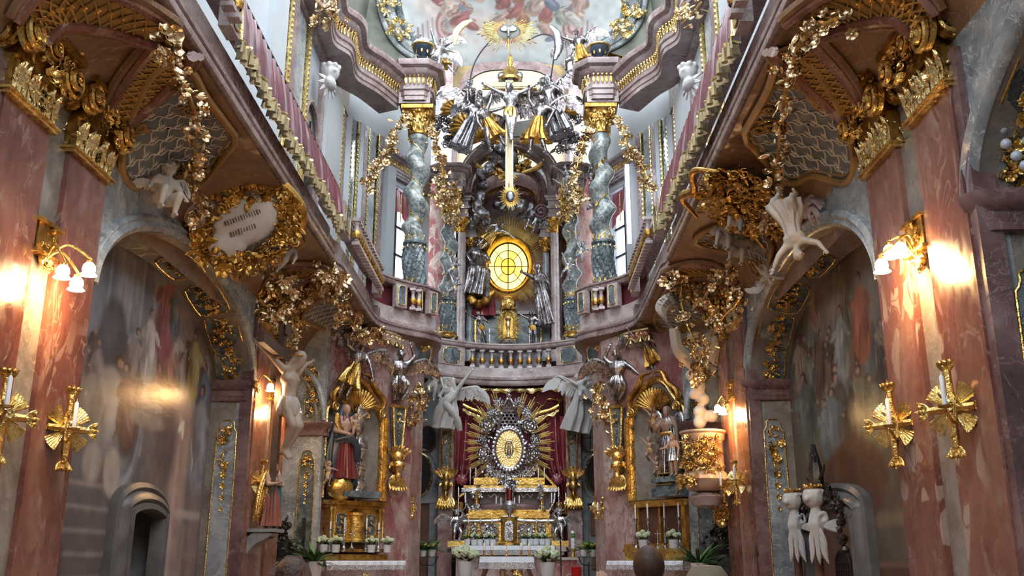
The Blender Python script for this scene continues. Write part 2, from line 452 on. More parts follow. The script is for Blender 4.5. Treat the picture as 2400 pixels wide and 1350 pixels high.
# ------------------------------------------------------------------ small ornament templates
rng = random.Random(7)
def circ(n, r=1.0, rx=None, a0=0.0): 
    t = np.linspace(0, 2 * pi, n, endpoint=False) + a0
    return np.c_[np.cos(t) * (rx or r), np.sin(t) * r]
def smooth2(p, k=2, closed=True):
    p = np.asarray(p, float)
    for _ in range(k):
        q = np.roll(p, -1, 0) if closed else p[1:]
        a = p if closed else p[:-1]
        s = np.stack([a * .75 + q * .25, a * .25 + q * .75], 1).reshape(-1, p.shape[1])
        p = s if closed else np.vstack([p[:1], s, p[-1:]])
    return p
def curve(pts, n=24):                                           # smooth interpolation through points (Catmull-Rom)
    p = np.asarray(pts, float); p = np.vstack([2 * p[0] - p[1], p, 2 * p[-1] - p[-2]])
    u = np.linspace(0, len(p) - 3 - 1e-6, n); i = u.astype(int); f = (u - i)[:, None]
    a, b, c, d = p[i], p[i + 1], p[i + 2], p[i + 3]
    return .5 * ((2 * b) + (-a + c) * f + (2 * a - 5 * b + 4 * c - d) * f ** 2 + (-a + 3 * b - 3 * c + d) * f ** 3)
def t_leaf(L=1.0, w=.36, bend=.35, lobes=True):                 # along +x, normal +z
    m = MB(); n = 7; u = np.linspace(0, 1, n)
    wd = w * np.sin(np.clip(u * .93 + .07, 0, 1) * pi) ** .8
    if lobes: wd = wd * (1 + .28 * np.sin(u * 19))
    z = bend * (u ** 2) * .6; G = []
    for a, k in ((-1, 0), (-.5, .10), (0, .02), (.5, .10), (1, 0)):
        G.append(np.c_[u * L, wd * a * L * .5 * 1.0, (z + k * w) * L])
    m.grid(np.stack(G, 1)); m.grid(np.stack(G, 1) - A([0, 0, .05 * L]), flip=True); return m
def t_ball(n=6, k=5): return MB().ell((0, 0, 0), 1.0, n, k)
def t_scroll(turns=1.6, seg=5, n=15, r=.13):
    u = np.linspace(0, 1, n); th = u * turns * 2 * pi; rad = 1 - .86 * u
    P = np.c_[np.cos(th) * rad, np.sin(th) * rad, .28 * u]
    return MB().tube(P, [r * .6, r * 1.2, r, r * 1.2], seg)
def t_blossom(k=6):
    m = MB()
    for i in range(k):
        a = 2 * pi * i / k
        m.merge(t_petal, TR(rz=a))
    m.ell((0, 0, .22), (.24, .24, .2), 6, 5); return m
def _petal():
    m = MB(); u = np.linspace(0, 1, 5); w = A([.12, .34, .48, .40, .06])
    G = [np.c_[u * .98 + .04, w * a, .10 + .42 * u ** 1.6 - .16 * abs(a)] for a in (-1, 0, 1)]
    m.grid(np.stack(G, 1)); m.grid(np.stack(G, 1) - A([0, 0, .07]), flip=True); return m
t_petal = _petal()
LEAF, BALL, SCROLL, BLOSSOM = t_leaf(), t_ball(), t_scroll(), t_blossom()
LEAF2 = t_leaf(1, .22, -.3, False)
def spray(mb, M, w, h, n, seed=0, sc=.07, mix=(4, 3, 3, 2), depth=.03, shape='diamond'):
    """gilded rocaille: leaves, scrolls, beads and blossoms crowding a patch w x h of plane M"""
    r = random.Random(seed); kinds = [LEAF] * mix[0] + [SCROLL] * mix[1] + [BALL] * mix[2] + [BLOSSOM] * mix[3]
    for i in range(n):
        y = r.uniform(-1, 1)
        lim = {'diamond': 1 - .75 * abs(y), 'rect': 1, 'oval': sqrt(max(.02, 1 - y * y)), 'drop': .25 + .75 * max(0, (y + 1) / 2)}[shape]
        x = r.uniform(-lim, lim); T_ = r.choice(kinds)
        s = sc * r.uniform(.6, 1.25) * (.5 if T_ is BALL else .62 if T_ is SCROLL else .75 if T_ is BLOSSOM else 1.25)
        mb.merge(T_, M @ TR(x * w / 2, y * h / 2, depth * r.uniform(.2, 1.2), s, r.uniform(0, 6.28), r.uniform(-.5, .5), r.uniform(-.5, .5)))
    return mb
def volute(mb, M, r, th=.3, turns=1.9, wire=.16):               # raised spiral on a disc
    n = 30; u = np.linspace(0, 1, n); a = u * turns * 2 * pi; rad = r * (1 - .88 * u)
    mb.tube(np.c_[np.cos(a) * rad, np.sin(a) * rad, r * (.1 + .35 * u)], [r * wire, r * wire * 1.2, r * wire], 6, M=M)
    mb.lathe([(0, r * .12), (r * .92, 0), (r * .95, -r * th), (0, -r * th)], 18, M=M)
    mb.ell((0, 0, r * .35), r * .16, 8, 5, M=M)
def cartouche_outline(w, h, notch=.22, n=3):
    p = [(-w / 2 + notch * w, -h / 2), (w / 2 - notch * w, -h / 2), (w / 2 - notch * w, -h / 2 + notch * w * .8), (w / 2, -h / 2 + notch * w * .8),
         (w / 2, h / 2 - notch * w * .8), (w / 2 - notch * w, h / 2 - notch * w * .8), (w / 2 - notch * w, h / 2), (-w / 2 + notch * w, h / 2),
         (-w / 2 + notch * w, h / 2 - notch * w * .8), (-w / 2, h / 2 - notch * w * .8), (-w / 2, -h / 2 + notch * w * .8), (-w / 2 + notch * w, -h / 2 + notch * w * .8)]
    return smooth2(p, 1)

# ------------------------------------------------------------------ structure: floor, side walls, arches
WALL, PAINT, PIL = 3.88, 4.45, 3.8
YC, AA, BB, CZ = 11.73, 2.78, 1.20, 4.30                        # painted bay: arch centre, half width, rise, springing
PERIOD = 7.7
m = MB(); m.bbox((-5.6, -1.5, -.2), (5.6, 18.2, 0)); m.bbox((-5.6, -3.2, -.2), (5.6, -1.5, 0)); struct('floor', m, 'nave_floor', label='warm brown floor of the nave')
m = MB(); m.bbox((-5.6, 18.2, -.2), (5.6, 30, .45)); m.bbox((-3, 17.8, -.2), (3, 18.3, .15)); m.bbox((-3, 18.0, -.2), (3, 18.4, .30))
struct('floor_chancel', m, 'altar_stone', label='raised stone chancel floor with steps')

m = MB(); m.bbox((-5, -3.2, 0), (5, -3, 10.0)); struct('wall_back', m, 'stone_grey', label='entrance wall behind the viewer')
m = MB(); m.bbox((-5, -3.2, 15.4), (5, 11.5, 15.6)); struct('ceiling_nave', m, 'stone_grey', label='unseen nave ceiling above the viewer, ending short to shape the daylight')  # out of view; added to darken the lower nave, left open towards the choir
def ell_pts(a, b, cz, yc, n=40, t0=0.0, t1=pi):
    t = np.linspace(t0, t1, n); return np.c_[yc + np.cos(t) * a, cz + np.sin(t) * b]
trimn = [0]
def tname():
    trimn[0] += 1; return 'trim_%d' % trimn[0]
SIDE = {-1: 'left', 1: 'right'}
for s in (-1, 1):
    w = MB(); X = s * WALL
    for k in (0, 1):
        yc = YC - PERIOD * k
        e = ell_pts(AA, BB, CZ, yc)
        lo = np.c_[np.full(len(e), X), e]; hi = lo.copy(); hi[:, 2] = 6.3
        w.grid(np.stack([lo, hi], 1), flip=(s > 0))
    w.bbox((X, -3, 0), (X + s * .2, YC - PERIOD - AA, 6.3))
    wo = struct('wall_' + SIDE[s], w, 'marble_grey', label='grey marble spandrels above the painted bays, %s side' % SIDE[s])
    piers = MB()
    piers.bbox((X, YC - AA - PERIOD + 2 * AA, 0), (X + s * 1.5, YC - AA, 6.3))
    piers.bbox((X, YC + AA, 0), (X + s * 1.5, 16.72, 6.3))
    O('pier', piers, 'marble_taupe', wo, False)
    for y in (YC + AA, YC + AA - PERIOD): m = MB(); m.bbox((s * (PIL + .02), y - .05, 0), (s * 4.0, y + .1, 5.6)); O('plum_strip', m, 'marble_plum', wo, False)

# paintings are built in p6 (wall pictures); reveals of the arches with their coffers here
def arch_reveal(s, k, detail=True):
    yc = YC - PERIOD * k
    root = trim(tname(), 'grey marble arch reveal with gilded coffers over the %s %s bay' % (SIDE[s], 'painted' if k == 0 else 'near'))
    m = MB(); e0 = ell_pts(AA, BB, CZ, yc); e1 = ell_pts(AA - .04, BB - .14, CZ, yc)
    p0 = np.r_[[[yc + AA, 0]], e0, [[yc - AA, 0]]]; p1 = np.r_[[[yc + AA - .04, 0]], e1, [[yc - AA + .04, 0]]]
    m.grid(np.stack([np.c_[np.full(len(p0), s * WALL), p0], np.c_[np.full(len(p1), s * (PAINT + .03)), p1]], 1), flip=(s < 0))
    O('intrados', m, 'marble_taupe', root)
    # archivolt moulding on the wall face
    m = MB(); e = ell_pts(AA + .10, BB + .10, CZ, yc, 48); path = np.c_[np.full(len(e), s * (WALL - .0)), e]
    pr = A([(-.10, 0), (-.10, .05), (-.04, .085), (.02, .05), (.05, .07), (.09, .04), (.10, 0)])
    if s > 0: pr = pr[::-1]
    m.sweep(path, pr, up=(-s, 0, 0.)); O('archivolt', m, 'marble_grey', root)
    # impost
    m = MB(); pr = [(0, 0), (.05, .02), (.06, .07), (.02, .09), (.03, .16), (.08, .20), (.11, .25), (.12, .30), (0, .31)]
    y = yc + AA
    path = A([(s * (PAINT + .02), y - .02, 4.02), (s * (WALL + .06), y - .02, 4.02), (s * (WALL - .0), y + .03, 4.02), (s * (WALL - .02), y + .09, 4.02)])
    if s > 0: path = path[::-1]
    m.sweep(path, A(pr) * 1.1); O('impost', m, 'marble_plum', root)
    # coffers
    for j, th in enumerate((14, 37, 61, 86) if detail else (14, 37, 61)):
        t = R_(th); c = A([s * (WALL + PAINT) / 2, yc + (AA - .02) * cos(t), CZ + (BB - .07) * sin(t)])
        tg = nrm([0, -AA * sin(t), BB * cos(t)]); n = nrm(np.cross(tg, [1, 0, 0])); 
        if n @ (A([c[0], yc, CZ - .5]) - c) < 0: n = -n
        n = nrm(n + A([-s * .25, 0, 0]))
        L = [.84, .86, .86, .84][j]; F = frame(c, n, tg)
        pan = MB(); out = cartouche_outline(.46, L, .16); pan.prism(out, -.03, .022, F)
        po = O('coffer', pan, 'marble_slate', root, False)
        b = MB(); b.border(out, .022, .01, .035, F); O('gilt_edge', b, 'gold', po)
        g = MB(); spray(g, F @ TR(z=.02), .34, L * .86, 62, 50 + j + (s > 0) * 9 + k * 31, .06, shape='diamond', mix=(5, 2, 2, 3)); 
        O('gilt_spray', g, 'gold' , po)
    # tall jamb panel with hanging gilt drops
    F = frame(A([s * (WALL + PAINT) / 2, y - .03, 0]), (0, -1, 0))
    out = smooth2([(-.16, .5), (.16, .5), (.16, 3.55), (.10, 3.62), (.10, 3.74), (-.10, 3.74), (-.10, 3.62), (-.16, 3.55)], 1)
    pan = MB(); pan.prism(out, -.02, .012, F); po = O('jamb_panel', pan, 'marble_slate' if k else 'marble_grey', root, False)
    b = MB(); b.border(out, .022, .0, .03, F); O('gilt_edge', b, 'gold', po)
    g = MB(); spray(g, F @ TR(0, 3.45, .02), .22, .34, 16, 3 + s, .075, shape='oval'); 
    spray(g, F @ TR(0, 3.12, .02), .16, .26, 14, 4 + s, .07, shape='diamond')
    for i in range(7): g.merge(LEAF if i % 2 else BLOSSOM, F @ TR(0, 2.92 - i * .085, .02, .055 - .004 * i, -pi / 2))
    O('gilt_drop', g, 'gold', po, kind='stuff')
    # stone skin of the jamb
    m = MB(); m.bbox((s * WALL, y - .012, 0), (s * (PAINT + .02), y + .1, 4.03)); O('jamb', m, 'marble_grey', root, False)
    return root
for s in (-1, 1):
    arch_reveal(s, 0)
    arch_reveal(s, 1, False); m = MB(); m.bbox((s * PAINT, YC - PERIOD - AA, 0), (s * (PAINT + .1), YC - PERIOD + AA, 5.7)); struct('wall_recess_' + SIDE[s], m, 'marble_slate', label='dark recess of the nearest bay on the %s' % SIDE[s])

# cove under the galleries ------------------------------------------------------------------
GX, GZ, CW, CB = 2.74, 6.40, 4.0, 5.22
def cove(s, Y, t, off=0.0):
    """point on the cove: t=0 at the wall, t=1 at the gallery edge; off = distance into the room"""
    Y = np.asarray(Y, float); t = np.asarray(t, float); a = t * pi / 2
    x = CW - (CW - GX - .03) * (1 - np.cos(a)) - off * np.cos(a) ; z = CB + (GZ - .04 - CB) * np.sin(a) - off * np.sin(a)
    return np.stack([s * x, Y + 0 * x, z], -1)
def cove_frame(s, Y, t, off=0.0):
    p = cove(s, Y, t, off); u = nrm(cove(s, Y, t + .01) - cove(s, Y, t - .01)); yv = A([0, 1., 0])
    n = np.cross(u, yv) if s > 0 else np.cross(yv, u)
    if n @ (A([0, Y, 3.0]) - p) < 0: n = -n
    return frame(p, n, u)
def cove_hit(px, py, s):
    d = sight(px, py); lo = None
    for t in np.linspace(.02, 1.0, 120):
        x = abs(cove(s, 0, t)[0]); lam = (s * x - CAMP[0]) / d[0]; p = CAMP + d * lam
        e = p[2] - cove(s, 0, t)[2]
        if lo is not None and (e > 0) != (lo > 0): return p[1], t
        lo = e
    return p[1], 1.0
YG0, YG1 = 1.0, 19.3
for s in (-1, 1):
    m = MB(); Y = np.linspace(YG0, 18.9, 60); t = np.linspace(0, 1, 14); YY, TT = np.meshgrid(Y, t, indexing='ij')
    m.grid(cove(s, YY, TT), flip=(s < 0)); 
    struct('ceiling_cove_' + SIDE[s], m, 'cove_brown', True, 'brown marbled cove curving up from the wall to the %s gallery' % SIDE[s])

def inside(poly, x, y):
    n = len(poly); c = False; j = n - 1
    for i in range(n):
        if (poly[i][1] > y) != (poly[j][1] > y) and x < (poly[j][0] - poly[i][0]) * (y - poly[i][1]) / (poly[j][1] - poly[i][1]) + poly[i][0]: c = not c
        j = i
    return c
CL = 1.95
STAR = MB()
for i in range(8): STAR.tube([(0, 0, 0), (cos(i * pi / 4), sin(i * pi / 4), 0)], [.13, .035], 4)
STAR_ME = STAR.mesh('star')
def cove_panel(s, outline, label, seed=0, stars=True, frame_mat='ochre', orn=True):
    """framed trellis panel lying on the cove; outline = (Y, t) corners"""
    yt = smooth2(outline, 1); yt = yt.mean(0) + (yt - yt.mean(0)) * A([1.05, 1.05]); yt[:, 1] = np.clip(yt[:, 1], .02, .97); root = T('trellis_panel', label, 'panel', 'stucco trellis panels of the gallery coves')
    c = yt.mean(0)
    m = MB(); rings = [c + (yt - c) * k for k in (0.02, .35, .7, 1.0)]
    m.grid(np.stack([cove(s, r_[:, 0], r_[:, 1], .02) for r_ in rings], 0), cv=True, flip=(s > 0))
    O('panel_field', m, 'cove_panel', root)
    f = MB(); P = cove(s, yt[:, 0], yt[:, 1], .045); f.tube(P, .042, 6, closed=True); 
    yi = c + (yt - c) * .9; f.tube(cove(s, yi[:, 0], yi[:, 1], .03), .014, 5, closed=True)
    O('panel_frame', f, frame_mat, root)
    poly = [(a, b * CL) for a, b in (c + (yt - c) * .95)]
    y0, y1 = yt[:, 0].min(), yt[:, 0].max(); t0, t1 = yt[:, 1].min() * CL, yt[:, 1].max() * CL
    g = MB(); dy = .26; dt = .17
    ny = int((y1 - y0) / dy) + 2; nt = int((t1 - t0) / dt) + 2
    for d in (1, -1):                                                # two crossing families of wavy laths
        for i in range(-nt, ny + nt):
            pts = []; 
            for q in np.linspace(0, nt, nt * 5):
                y = y0 + (i + d * q * .5) * dy + .035 * sin(q * 2 * pi); tt = t0 + q * dt
                if inside(poly, y, tt): pts.append((y, tt / CL))
                else:
                    if len(pts) > 2: pp = A(pts); g.tube(cove(s, pp[:, 0], pp[:, 1], .028), .009, 4, cap=False)
                    pts = []
            if len(pts) > 2: pp = A(pts); g.tube(cove(s, pp[:, 0], pp[:, 1], .028), .009, 4, cap=False)
    O('trellis', g, 'lattice_pale', root)
    if stars:
        r = random.Random(seed); n = 0
        for i in range(ny):
            for j in range(nt):
                y = y0 + (i + .5 * (j % 2)) * dy; tt = t0 + j * dt + .08
                if inside(poly, y, tt) and n < 120:
                    M = cove_frame(s, y, tt / CL, .03) @ TR(s=.066 * r.uniform(.8, 1.1), rz=r.uniform(0, .4)); inst('star', STAR_ME, M, root); n += 1
        if not STAR_ME.materials: STAR_ME.materials.append(M_['lattice_pale'])
    if orn:
        r = random.Random(seed + 5); b = MB()
        for k in range(9):
            i = r.randrange(len(yt)); y, tt = c + (yt[i] - c) * r.uniform(.55, .85)
            b.merge(SCROLL, cove_frame(s, y, tt, .03) @ TR(s=r.uniform(.09, .16), rz=r.uniform(0, 6.3)))
            b.merge(LEAF, cove_frame(s, y, tt, .03) @ TR(s=r.uniform(.14, .24), rz=r.uniform(0, 6.3)))
        O('scrollwork', b, 'ochre', root, kind='stuff')
    return root
def hits(s, pts): return A([cove_hit(x, y, s) for x, y in pts])
PA = hits(-1, [(375, 158), (345, 190), (325, 225), (300, 285), (284, 335), (280, 400), (300, 432), (350, 420), (395, 408), (430, 432), (470, 425), (510, 370), (552, 322), (510, 268), (475, 222), (447, 165), (410, 145)])
PB = hits(-1, [(512, 560), (530, 640), (560, 655), (590, 600), (640, 590), (706, 572), (695, 550), (640, 530), (580, 535)])
PC_ = hits(-1, [(702, 702), (690, 742), (735, 758), (790, 786), (838, 762), (815, 710), (778, 662), (745, 650)])
side_word = {-1: 'left', 1: 'right'}
for s in (-1, 1):
    cove_panel(s, PA, 'large star trellis panel in an ochre frame beside the near pilaster capitals, %s side' % side_word[s], 3 + s)
    cove_panel(s, PB, 'small trellis panel in an ochre frame below the gilded cartouche, %s side' % side_word[s], 8 + s, stars=False)
    cove_panel(s, PC_, 'silvery trellis panel of the far cove above the %s side altar' % side_word[s], 12 + s, stars=False, orn=False)

# lattice ribs rising from the capitals
def rib(s, pts, width, label, n=26):
    p = curve(pts, n); root = T('lattice_rib', label, 'rib', 'gilded lattice ribs of the coves')
    d = np.gradient(p * [1, CL], axis=0); d /= np.linalg.norm(d, axis=1, keepdims=True); nn = np.c_[-d[:, 1], d[:, 0]]
    wv = width * (1 + .25 * np.sin(np.linspace(0, pi, n)))
    ed = lambda k, off: cove(s, p[:, 0] + nn[:, 0] * wv * k, np.clip(p[:, 1] + nn[:, 1] * wv * k / CL, 0.0, 1.03), off)
    m = MB(); m.grid(np.stack([ed(k, .05) for k in (-1, -.5, 0, .5, 1)], 1), flip=(s > 0)); m.grid(np.stack([ed(-1, -.02), ed(-1, .05)], 1)); m.grid(np.stack([ed(1, .05), ed(1, -.02)], 1)); O('rib_field', m, 'ochre', root)
    b = MB()
    for k in (-1.12, 1.12): b.tube(ed(k, .05), .06, 8)
    O('rib_border', b, 'marble_red', root)
    for k in (-1.55, 1.55):
        b2 = MB(); b2.tube(ed(k, .03), .045, 6); O('rib_border', b2, 'cove_brown', root)
    g = MB()
    for i in range(0, n - 4, 2):
        for a, bb in ((-1, 1), (1, -1)):
            u = np.linspace(0, 1, 6); ii = np.clip(i + u * 4, 0, n - 1); kk = a + (bb - a) * u
            P = A([cove(s, np.interp(q, range(n), p[:, 0]) + np.interp(q, range(n), nn[:, 0]) * w_ * k2, min(1.03, max(0, np.interp(q, range(n), p[:, 1]) + np.interp(q, range(n), nn[:, 1]) * w_ * k2 / CL)), .06) for q, k2, w_ in zip(ii, kk, np.interp(ii, range(n), wv))])
            g.tube(P, .012, 4, cap=False)
    O('lattice', g, 'ochre_lattice', root)
    for i in range(2, n - 2, 2):
        o = MB(); o.merge(BLOSSOM, cove_frame(s, p[i, 0], min(1, p[i, 1]), .06) @ TR(s=.035))
        O('rosette', o, 'gold_old', root)
    return root
for s in (-1, 1):
    for base, who in ((6.87, 'near'), (14.57, 'far')):
        rib(s, [(base + .05, .42), (base + .02, .6), (base + .35, .78), (base + .8, .92)], .17, 'gilded lattice rib from the first %s pilaster, %s side' % (who, side_word[s]))
        rib(s, [(base + 1.75, .42), (base + 1.6, .6), (base + 1.35, .78), (base + 1.05, .93)], .17, 'gilded lattice rib from the second %s pilaster, %s side' % (who, side_word[s]))

# ------------------------------------------------------------------ pilasters with gilded capitals
VOL = MB(); volute(VOL, None, 1.0); VOL_ME = VOL.mesh('volute'); VOL_ME.materials.append(M_['gold'])
def pilaster(s, y0, y1, label, seed):
    root = T('pilaster', label, 'pilaster', 'red marble pilasters with gilded capitals')
    m = MB(); m.bbox((s * PIL, y0, .5), (s * (WALL + .05), y1, 5.32)); O('shaft', m, 'marble_red', root, False)
    m = MB(); m.bbox((s * (PIL - .05), y0 - .05, 0), (s * (WALL + .05), y1 + .05, .42)); m.bbox((s * (PIL - .03), y0 - .03, .42), (s * (WALL + .05), y1 + .03, .52)); O('base', m, 'marble_plum', root, False)
    w = y1 - y0; yc = (y0 + y1) / 2; F = frame((s * PIL, yc, 5.3), (-s, 0, 0))
    # necking moulding + relief frieze
    m = MB(); m.box((0, .02, -.06), (w + .06, .04, .22), F); m.box((0, .045, -.06), (w + .10, .022, .26), F); O('astragal', m, 'gold', root, False)
    m = MB(); m.box((0, .21, -.07), (w, .32, .20), F); fr = O('relief_block', m, 'gold_old', root, False)
    g = MB(); r = random.Random(seed)
    for i in range(9):
        x = -w / 2 + w * (i + .5) / 9
        g.merge(LEAF, F @ TR(x, .07, .03, .27, pi / 2 + r.uniform(-.2, .2)))
        g.merge(SCROLL, F @ TR(x, .22 + r.uniform(-.04, .06), .04, .05, r.uniform(0, 6)))
    spray(g, F @ TR(0, .2, .03), w, .25, 18, seed, .06, shape='rect')
    F2 = frame((s * (PIL + .09), y0, 5.3), (0, -1, 0))
    spray(g, F2 @ TR(0, .2, .0), .18, .3, 8, seed + 1, .06, shape='rect')
    O('acanthus', g, 'gold_pale', fr, kind='stuff')
    # rising mass of scrolls
    m = MB(); m.box((0, .52, -.05), (w * .9, .34, .22), F); m.box((0, .72, .03), (w + .16, .06, .36), F); O('bell', m, 'gold_old', root, False)
    for x, sz, yy in ((-w / 2 + .02, .16, .55), (w / 2 - .02, .16, .5), (0.0, .11, .62)):
        for dz in (0,):
            inst('volute', VOL_ME, F @ TR(x, yy, .14, sz, 0 if x < 0 else pi), root)
    inst('volute', VOL_ME, F2 @ TR(-.02 * s, .55, .06, .15), root)
    g = MB(); spray(g, F @ TR(0, .55, .12), w * .95, .42, 40, seed + 2, .085, shape='rect', mix=(4, 2, 2, 4)); spray(g, F @ TR(0, .80, .16), w * 1.05, .14, 16, seed + 3, .075, shape='rect', mix=(4, 1, 2, 4))
    spray(g, F2 @ TR(0, .6, .05), .25, .4, 12, seed + 4, .07, shape='rect')
    O('foliage', g, 'gold', root)
    return root
PY = [(6.87, 7.63), (8.02, 8.80), (14.57, 15.35), (15.75, 16.50)]
ordn = ['nearest', 'second', 'third', 'farthest']
for s in (-1, 1):
    for i, (a, b) in enumerate(PY):
        pilaster(s, a, b, '%s red marble pilaster with gilded capital on the %s wall' % (ordn[i], side_word[s]), 100 + i * 7 + (s > 0) * 40)
    # green-grey strips and the gilded blocks between paired pilasters
    for i, (a, b) in enumerate(((7.63, 8.02), (15.35, 15.75))):
        m = MB(); m.bbox((s * (WALL - .03), a, 0), (s * WALL, b, 5.3)); o = struct(tname(), m, 'marble_taupe', label='olive marble strip between the %s pilasters' % ('near', 'far')[i])
        g = MB(); F = frame((s * (WALL - .03), (a + b) / 2, 4.32), (-s, 0, 0)); g.box((0, .05, .03), (.36, .24, .07), F); g.box((0, .19, .04), (.42, .035, .11), F); g.box((0, -.09, .04), (.40, .03, .10), F)
        spray(g, F @ TR(0, .05, .06), .3, .2, 12, i + s, .05, shape='rect'); O('gilt_block', g, 'gold_old', o, False)
# ------------------------------------------------------------------ galleries
GPL = A([(2.74, 1.0), (2.74, 8.0), (2.74, 14.85), (2.80, 15.0), (2.80, 15.4), (2.74, 15.55), (2.74, 17.6), (2.72, 19.0), (2.62, 19.5), (2.36, 19.9), (2.08, 20.2), (1.80, 20.45), (1.60, 20.75), (1.53, 21.05), (1.62, 21.7), (1.95, 23.0), (2.08, 24.1)])
def gpath(s, z):
    p = np.c_[s * GPL[:, 0], GPL[:, 1], np.full(len(GPL), z)]
    p = np.vstack([p[:6], curve(p[6:], 46)])
    return p if s < 0 else p[::-1]
BAL = MB(); BAL.box((0, 0, .03), (.13, .13, .06)); BAL.box((0, 0, .47), (.13, .13, .06))
BAL.lathe([(.045, .06), (.06, .08), (.035, .11), (.07, .17), (.075, .22), (.045, .30), (.035, .38), (.055, .42), (.045, .44)], 10)
BAL_ME = BAL.mesh('baluster'); BAL_ME.materials.append(M_['marble_pink'])
BG = MB(); BG.lathe([(.066, .13), (.083, .18), (.083, .22), (.06, .27)], 10); BG_ME = BG.mesh('gilt_collar'); BG_ME.materials.append(M_['gold_old'])
def baluster(parent, p, rz=0.0):
    o = inst('baluster', BAL_ME, TR(*p, rz=rz), parent); inst('gilt_collar', BG_ME, np.eye(4), o)
def pier(parent, M, w=.34, h=.52, d=.14, slate='marble_slate'):
    m = MB(); m.box((0, h / 2, -d / 2), (w, h, d), M); p = O('pier', m, 'marble_pink', parent, False)
    out = cartouche_outline(w * .66, h * .84, .16); q = MB(); q.prism(out, 0, .012, M @ TR(0, h / 2)); O('slate_panel', q, slate, p, False)
    b = MB(); b.border(out, .018, .0, .03, M @ TR(0, h / 2)); O('gilt_edge', b, 'gold', p)
PR_LOW = A([(-.5, .0), (-.02, .0), (.01, .02), (.02, .06), (.015, .09), (-.03, .10), (-.035, .15), (.0, .17), (.005, .22), (-.05, .25), (-.08, .30)])
PR_BAND = A([(-.08, .30), (-.10, .34), (-.10, .60), (-.34, .60)])
PR_RAIL = A([(-.30, 1.10), (-.06, 1.10), (-.03, 1.13), (-.02, 1.17), (-.05, 1.19), (-.01, 1.21), (-.01, 1.25), (-.32, 1.25)])
def gallery(s):
    root = T('gallery_parapet', 'long stone gallery parapet running along the %s side of the nave' % side_word[s], 'balustrade')
    P = gpath(s, GZ)
    m = MB(); m.sweep(P, PR_LOW); O('cornice', m, 'marble_cornice', root)
    m = MB(); m.sweep(P, PR_BAND); O('plinth_band', m, 'marble_pink', root)
    m = MB(); m.sweep(P, PR_RAIL); O('handrail', m, 'marble_cornice', root)
    for y in list(np.arange(5.6, 8.7, .21)) + list(np.arange(15.75, 18.75, .19)): baluster(root, (s * 2.57, y, GZ + .60))
    for y, w in ((8.78, .3), (15.2, .62), (18.98, .42)):
        pier(root, frame((s * 2.63, y, GZ + .60), (-s, 0, 0)), w)
    for (x, y), n, w in (((2.30, 19.82), (-.72, -.7), .30), ((1.66, 20.42), (-.75, -.66), .26), ((1.92, 20.2), (-.7, -.72), .10)):
        pier(root, frame((s * (x - .0), y + .12, GZ + .60), (s * n[0], n[1], 0)), w)
    for k in (.28, .5): baluster(root, (s * (2.24 - k * .55), 19.98 + k * .48 + .08, GZ + .60))
    m = MB(); m.sweep(P[(P[:, 1] > 19.2) & (P[:, 1] < 20.9)] + A([0, .0, 0]), A([(-.30, .60), (-.30, 1.12)])); O('red_lining', m, 'red_matt', root)
    return root
GAL = {s: gallery(s) for s in (-1, 1)}
for s in (-1, 1):
    m = MB(); m.bbox((s * 2.9, 1, GZ + .05), (s * 4.6, 19.2, GZ + .45)); m.bbox((s * 2.3, 20.3, GZ + .05), (s * 5.2, 26, GZ + .45)); m.bbox((s * 2.7, 19.2, GZ + .05), (s * 5.2, 20.3, GZ + .45)); m.bbox((s * 1.9, 21.2, GZ + .05), (s * 5.2, 26, GZ + .45))
    struct('floor_gallery_' + SIDE[s], m, 'marble_plum', label='gallery floor slab on the %s' % side_word[s])
# soffit under the corner of the gallery
    m = MB(); P = gpath(s, GZ); P = P[(P[:, 1] > 18.7) & (P[:, 1] < 24.2)]; 
    inn = P.copy(); k = np.clip((P[:, 1] - 18.7) / 2.2, 0, 1); inn[:, 0] = s * (np.abs(P[:, 0]) + .75 - .25 * k); inn[:, 1] += .35; inn[:, 2] -= .55
    mid = (P + inn) / 2; mid[:, 2] += .12
    m.grid(np.stack([P, mid, inn], 1)); struct('ceiling_soffit_' + SIDE[s], m, 'cove_brown', True, 'curved underside of the gallery corner on the %s' % side_word[s])

# centre balcony of the high altar
def arcpts(R, n=24, z=0.0, sag=.95, hw=2.06, y0=24.08):
    x = np.linspace(-hw, hw, n); return np.c_[x, y0 + sag * (1 - (x / hw) ** 2), np.full(n, z)]
CBZ = 6.17
root = T('altar_balcony', 'concave pink marble balcony above the high altar canopy', 'balustrade'); P = arcpts(0, 30, CBZ)
PRc = A([(-.45, 0), (0, 0), (.02, .03), (.02, .08), (-.03, .10), (-.03, .15), (.0, .17), (.0, .22), (-.06, .25)])
m = MB(); m.sweep(P, PRc); O('cornice', m, 'marble_cornice', root)
m = MB(); m.sweep(P, A([(-.06, .25), (-.07, .28), (-.07, .50), (-.32, .50)])); O('plinth_band', m, 'marble_pink', root)
m = MB(); m.sweep(P, A([(-.26, 1.00), (-.05, 1.0), (-.01, 1.03), (.0, 1.08), (-.03, 1.1), (0, 1.12), (0, 1.16), (-.28, 1.16)])); O('handrail', m, 'marble_pink', root)
for x in np.linspace(-1.02, 1.02, 9):
    y = 24.08 + .95 * (1 - (x / 2.06) ** 2) + .16; baluster(root, (x, y, CBZ + .5))
for x in (-1.55, 1.55):
    sl = -2 * .95 * x / 2.06 ** 2; pier(root, frame((x, 24.08 + .95 * (1 - (x / 2.06) ** 2) + .05, CBZ + .5), nrm((sl, -1, 0))), .8, .5, .16)
m = MB(); m.bbox((-2.3, 25.3, CBZ + .05), (2.3, 30, CBZ + .4)); m.grid(np.stack([arcpts(0, 20, CBZ + .3) + A([0, .1, 0]), np.c_[np.linspace(-2.06, 2.06, 20), np.full(20, 25.4), np.full(20, CBZ + .3)]], 1))
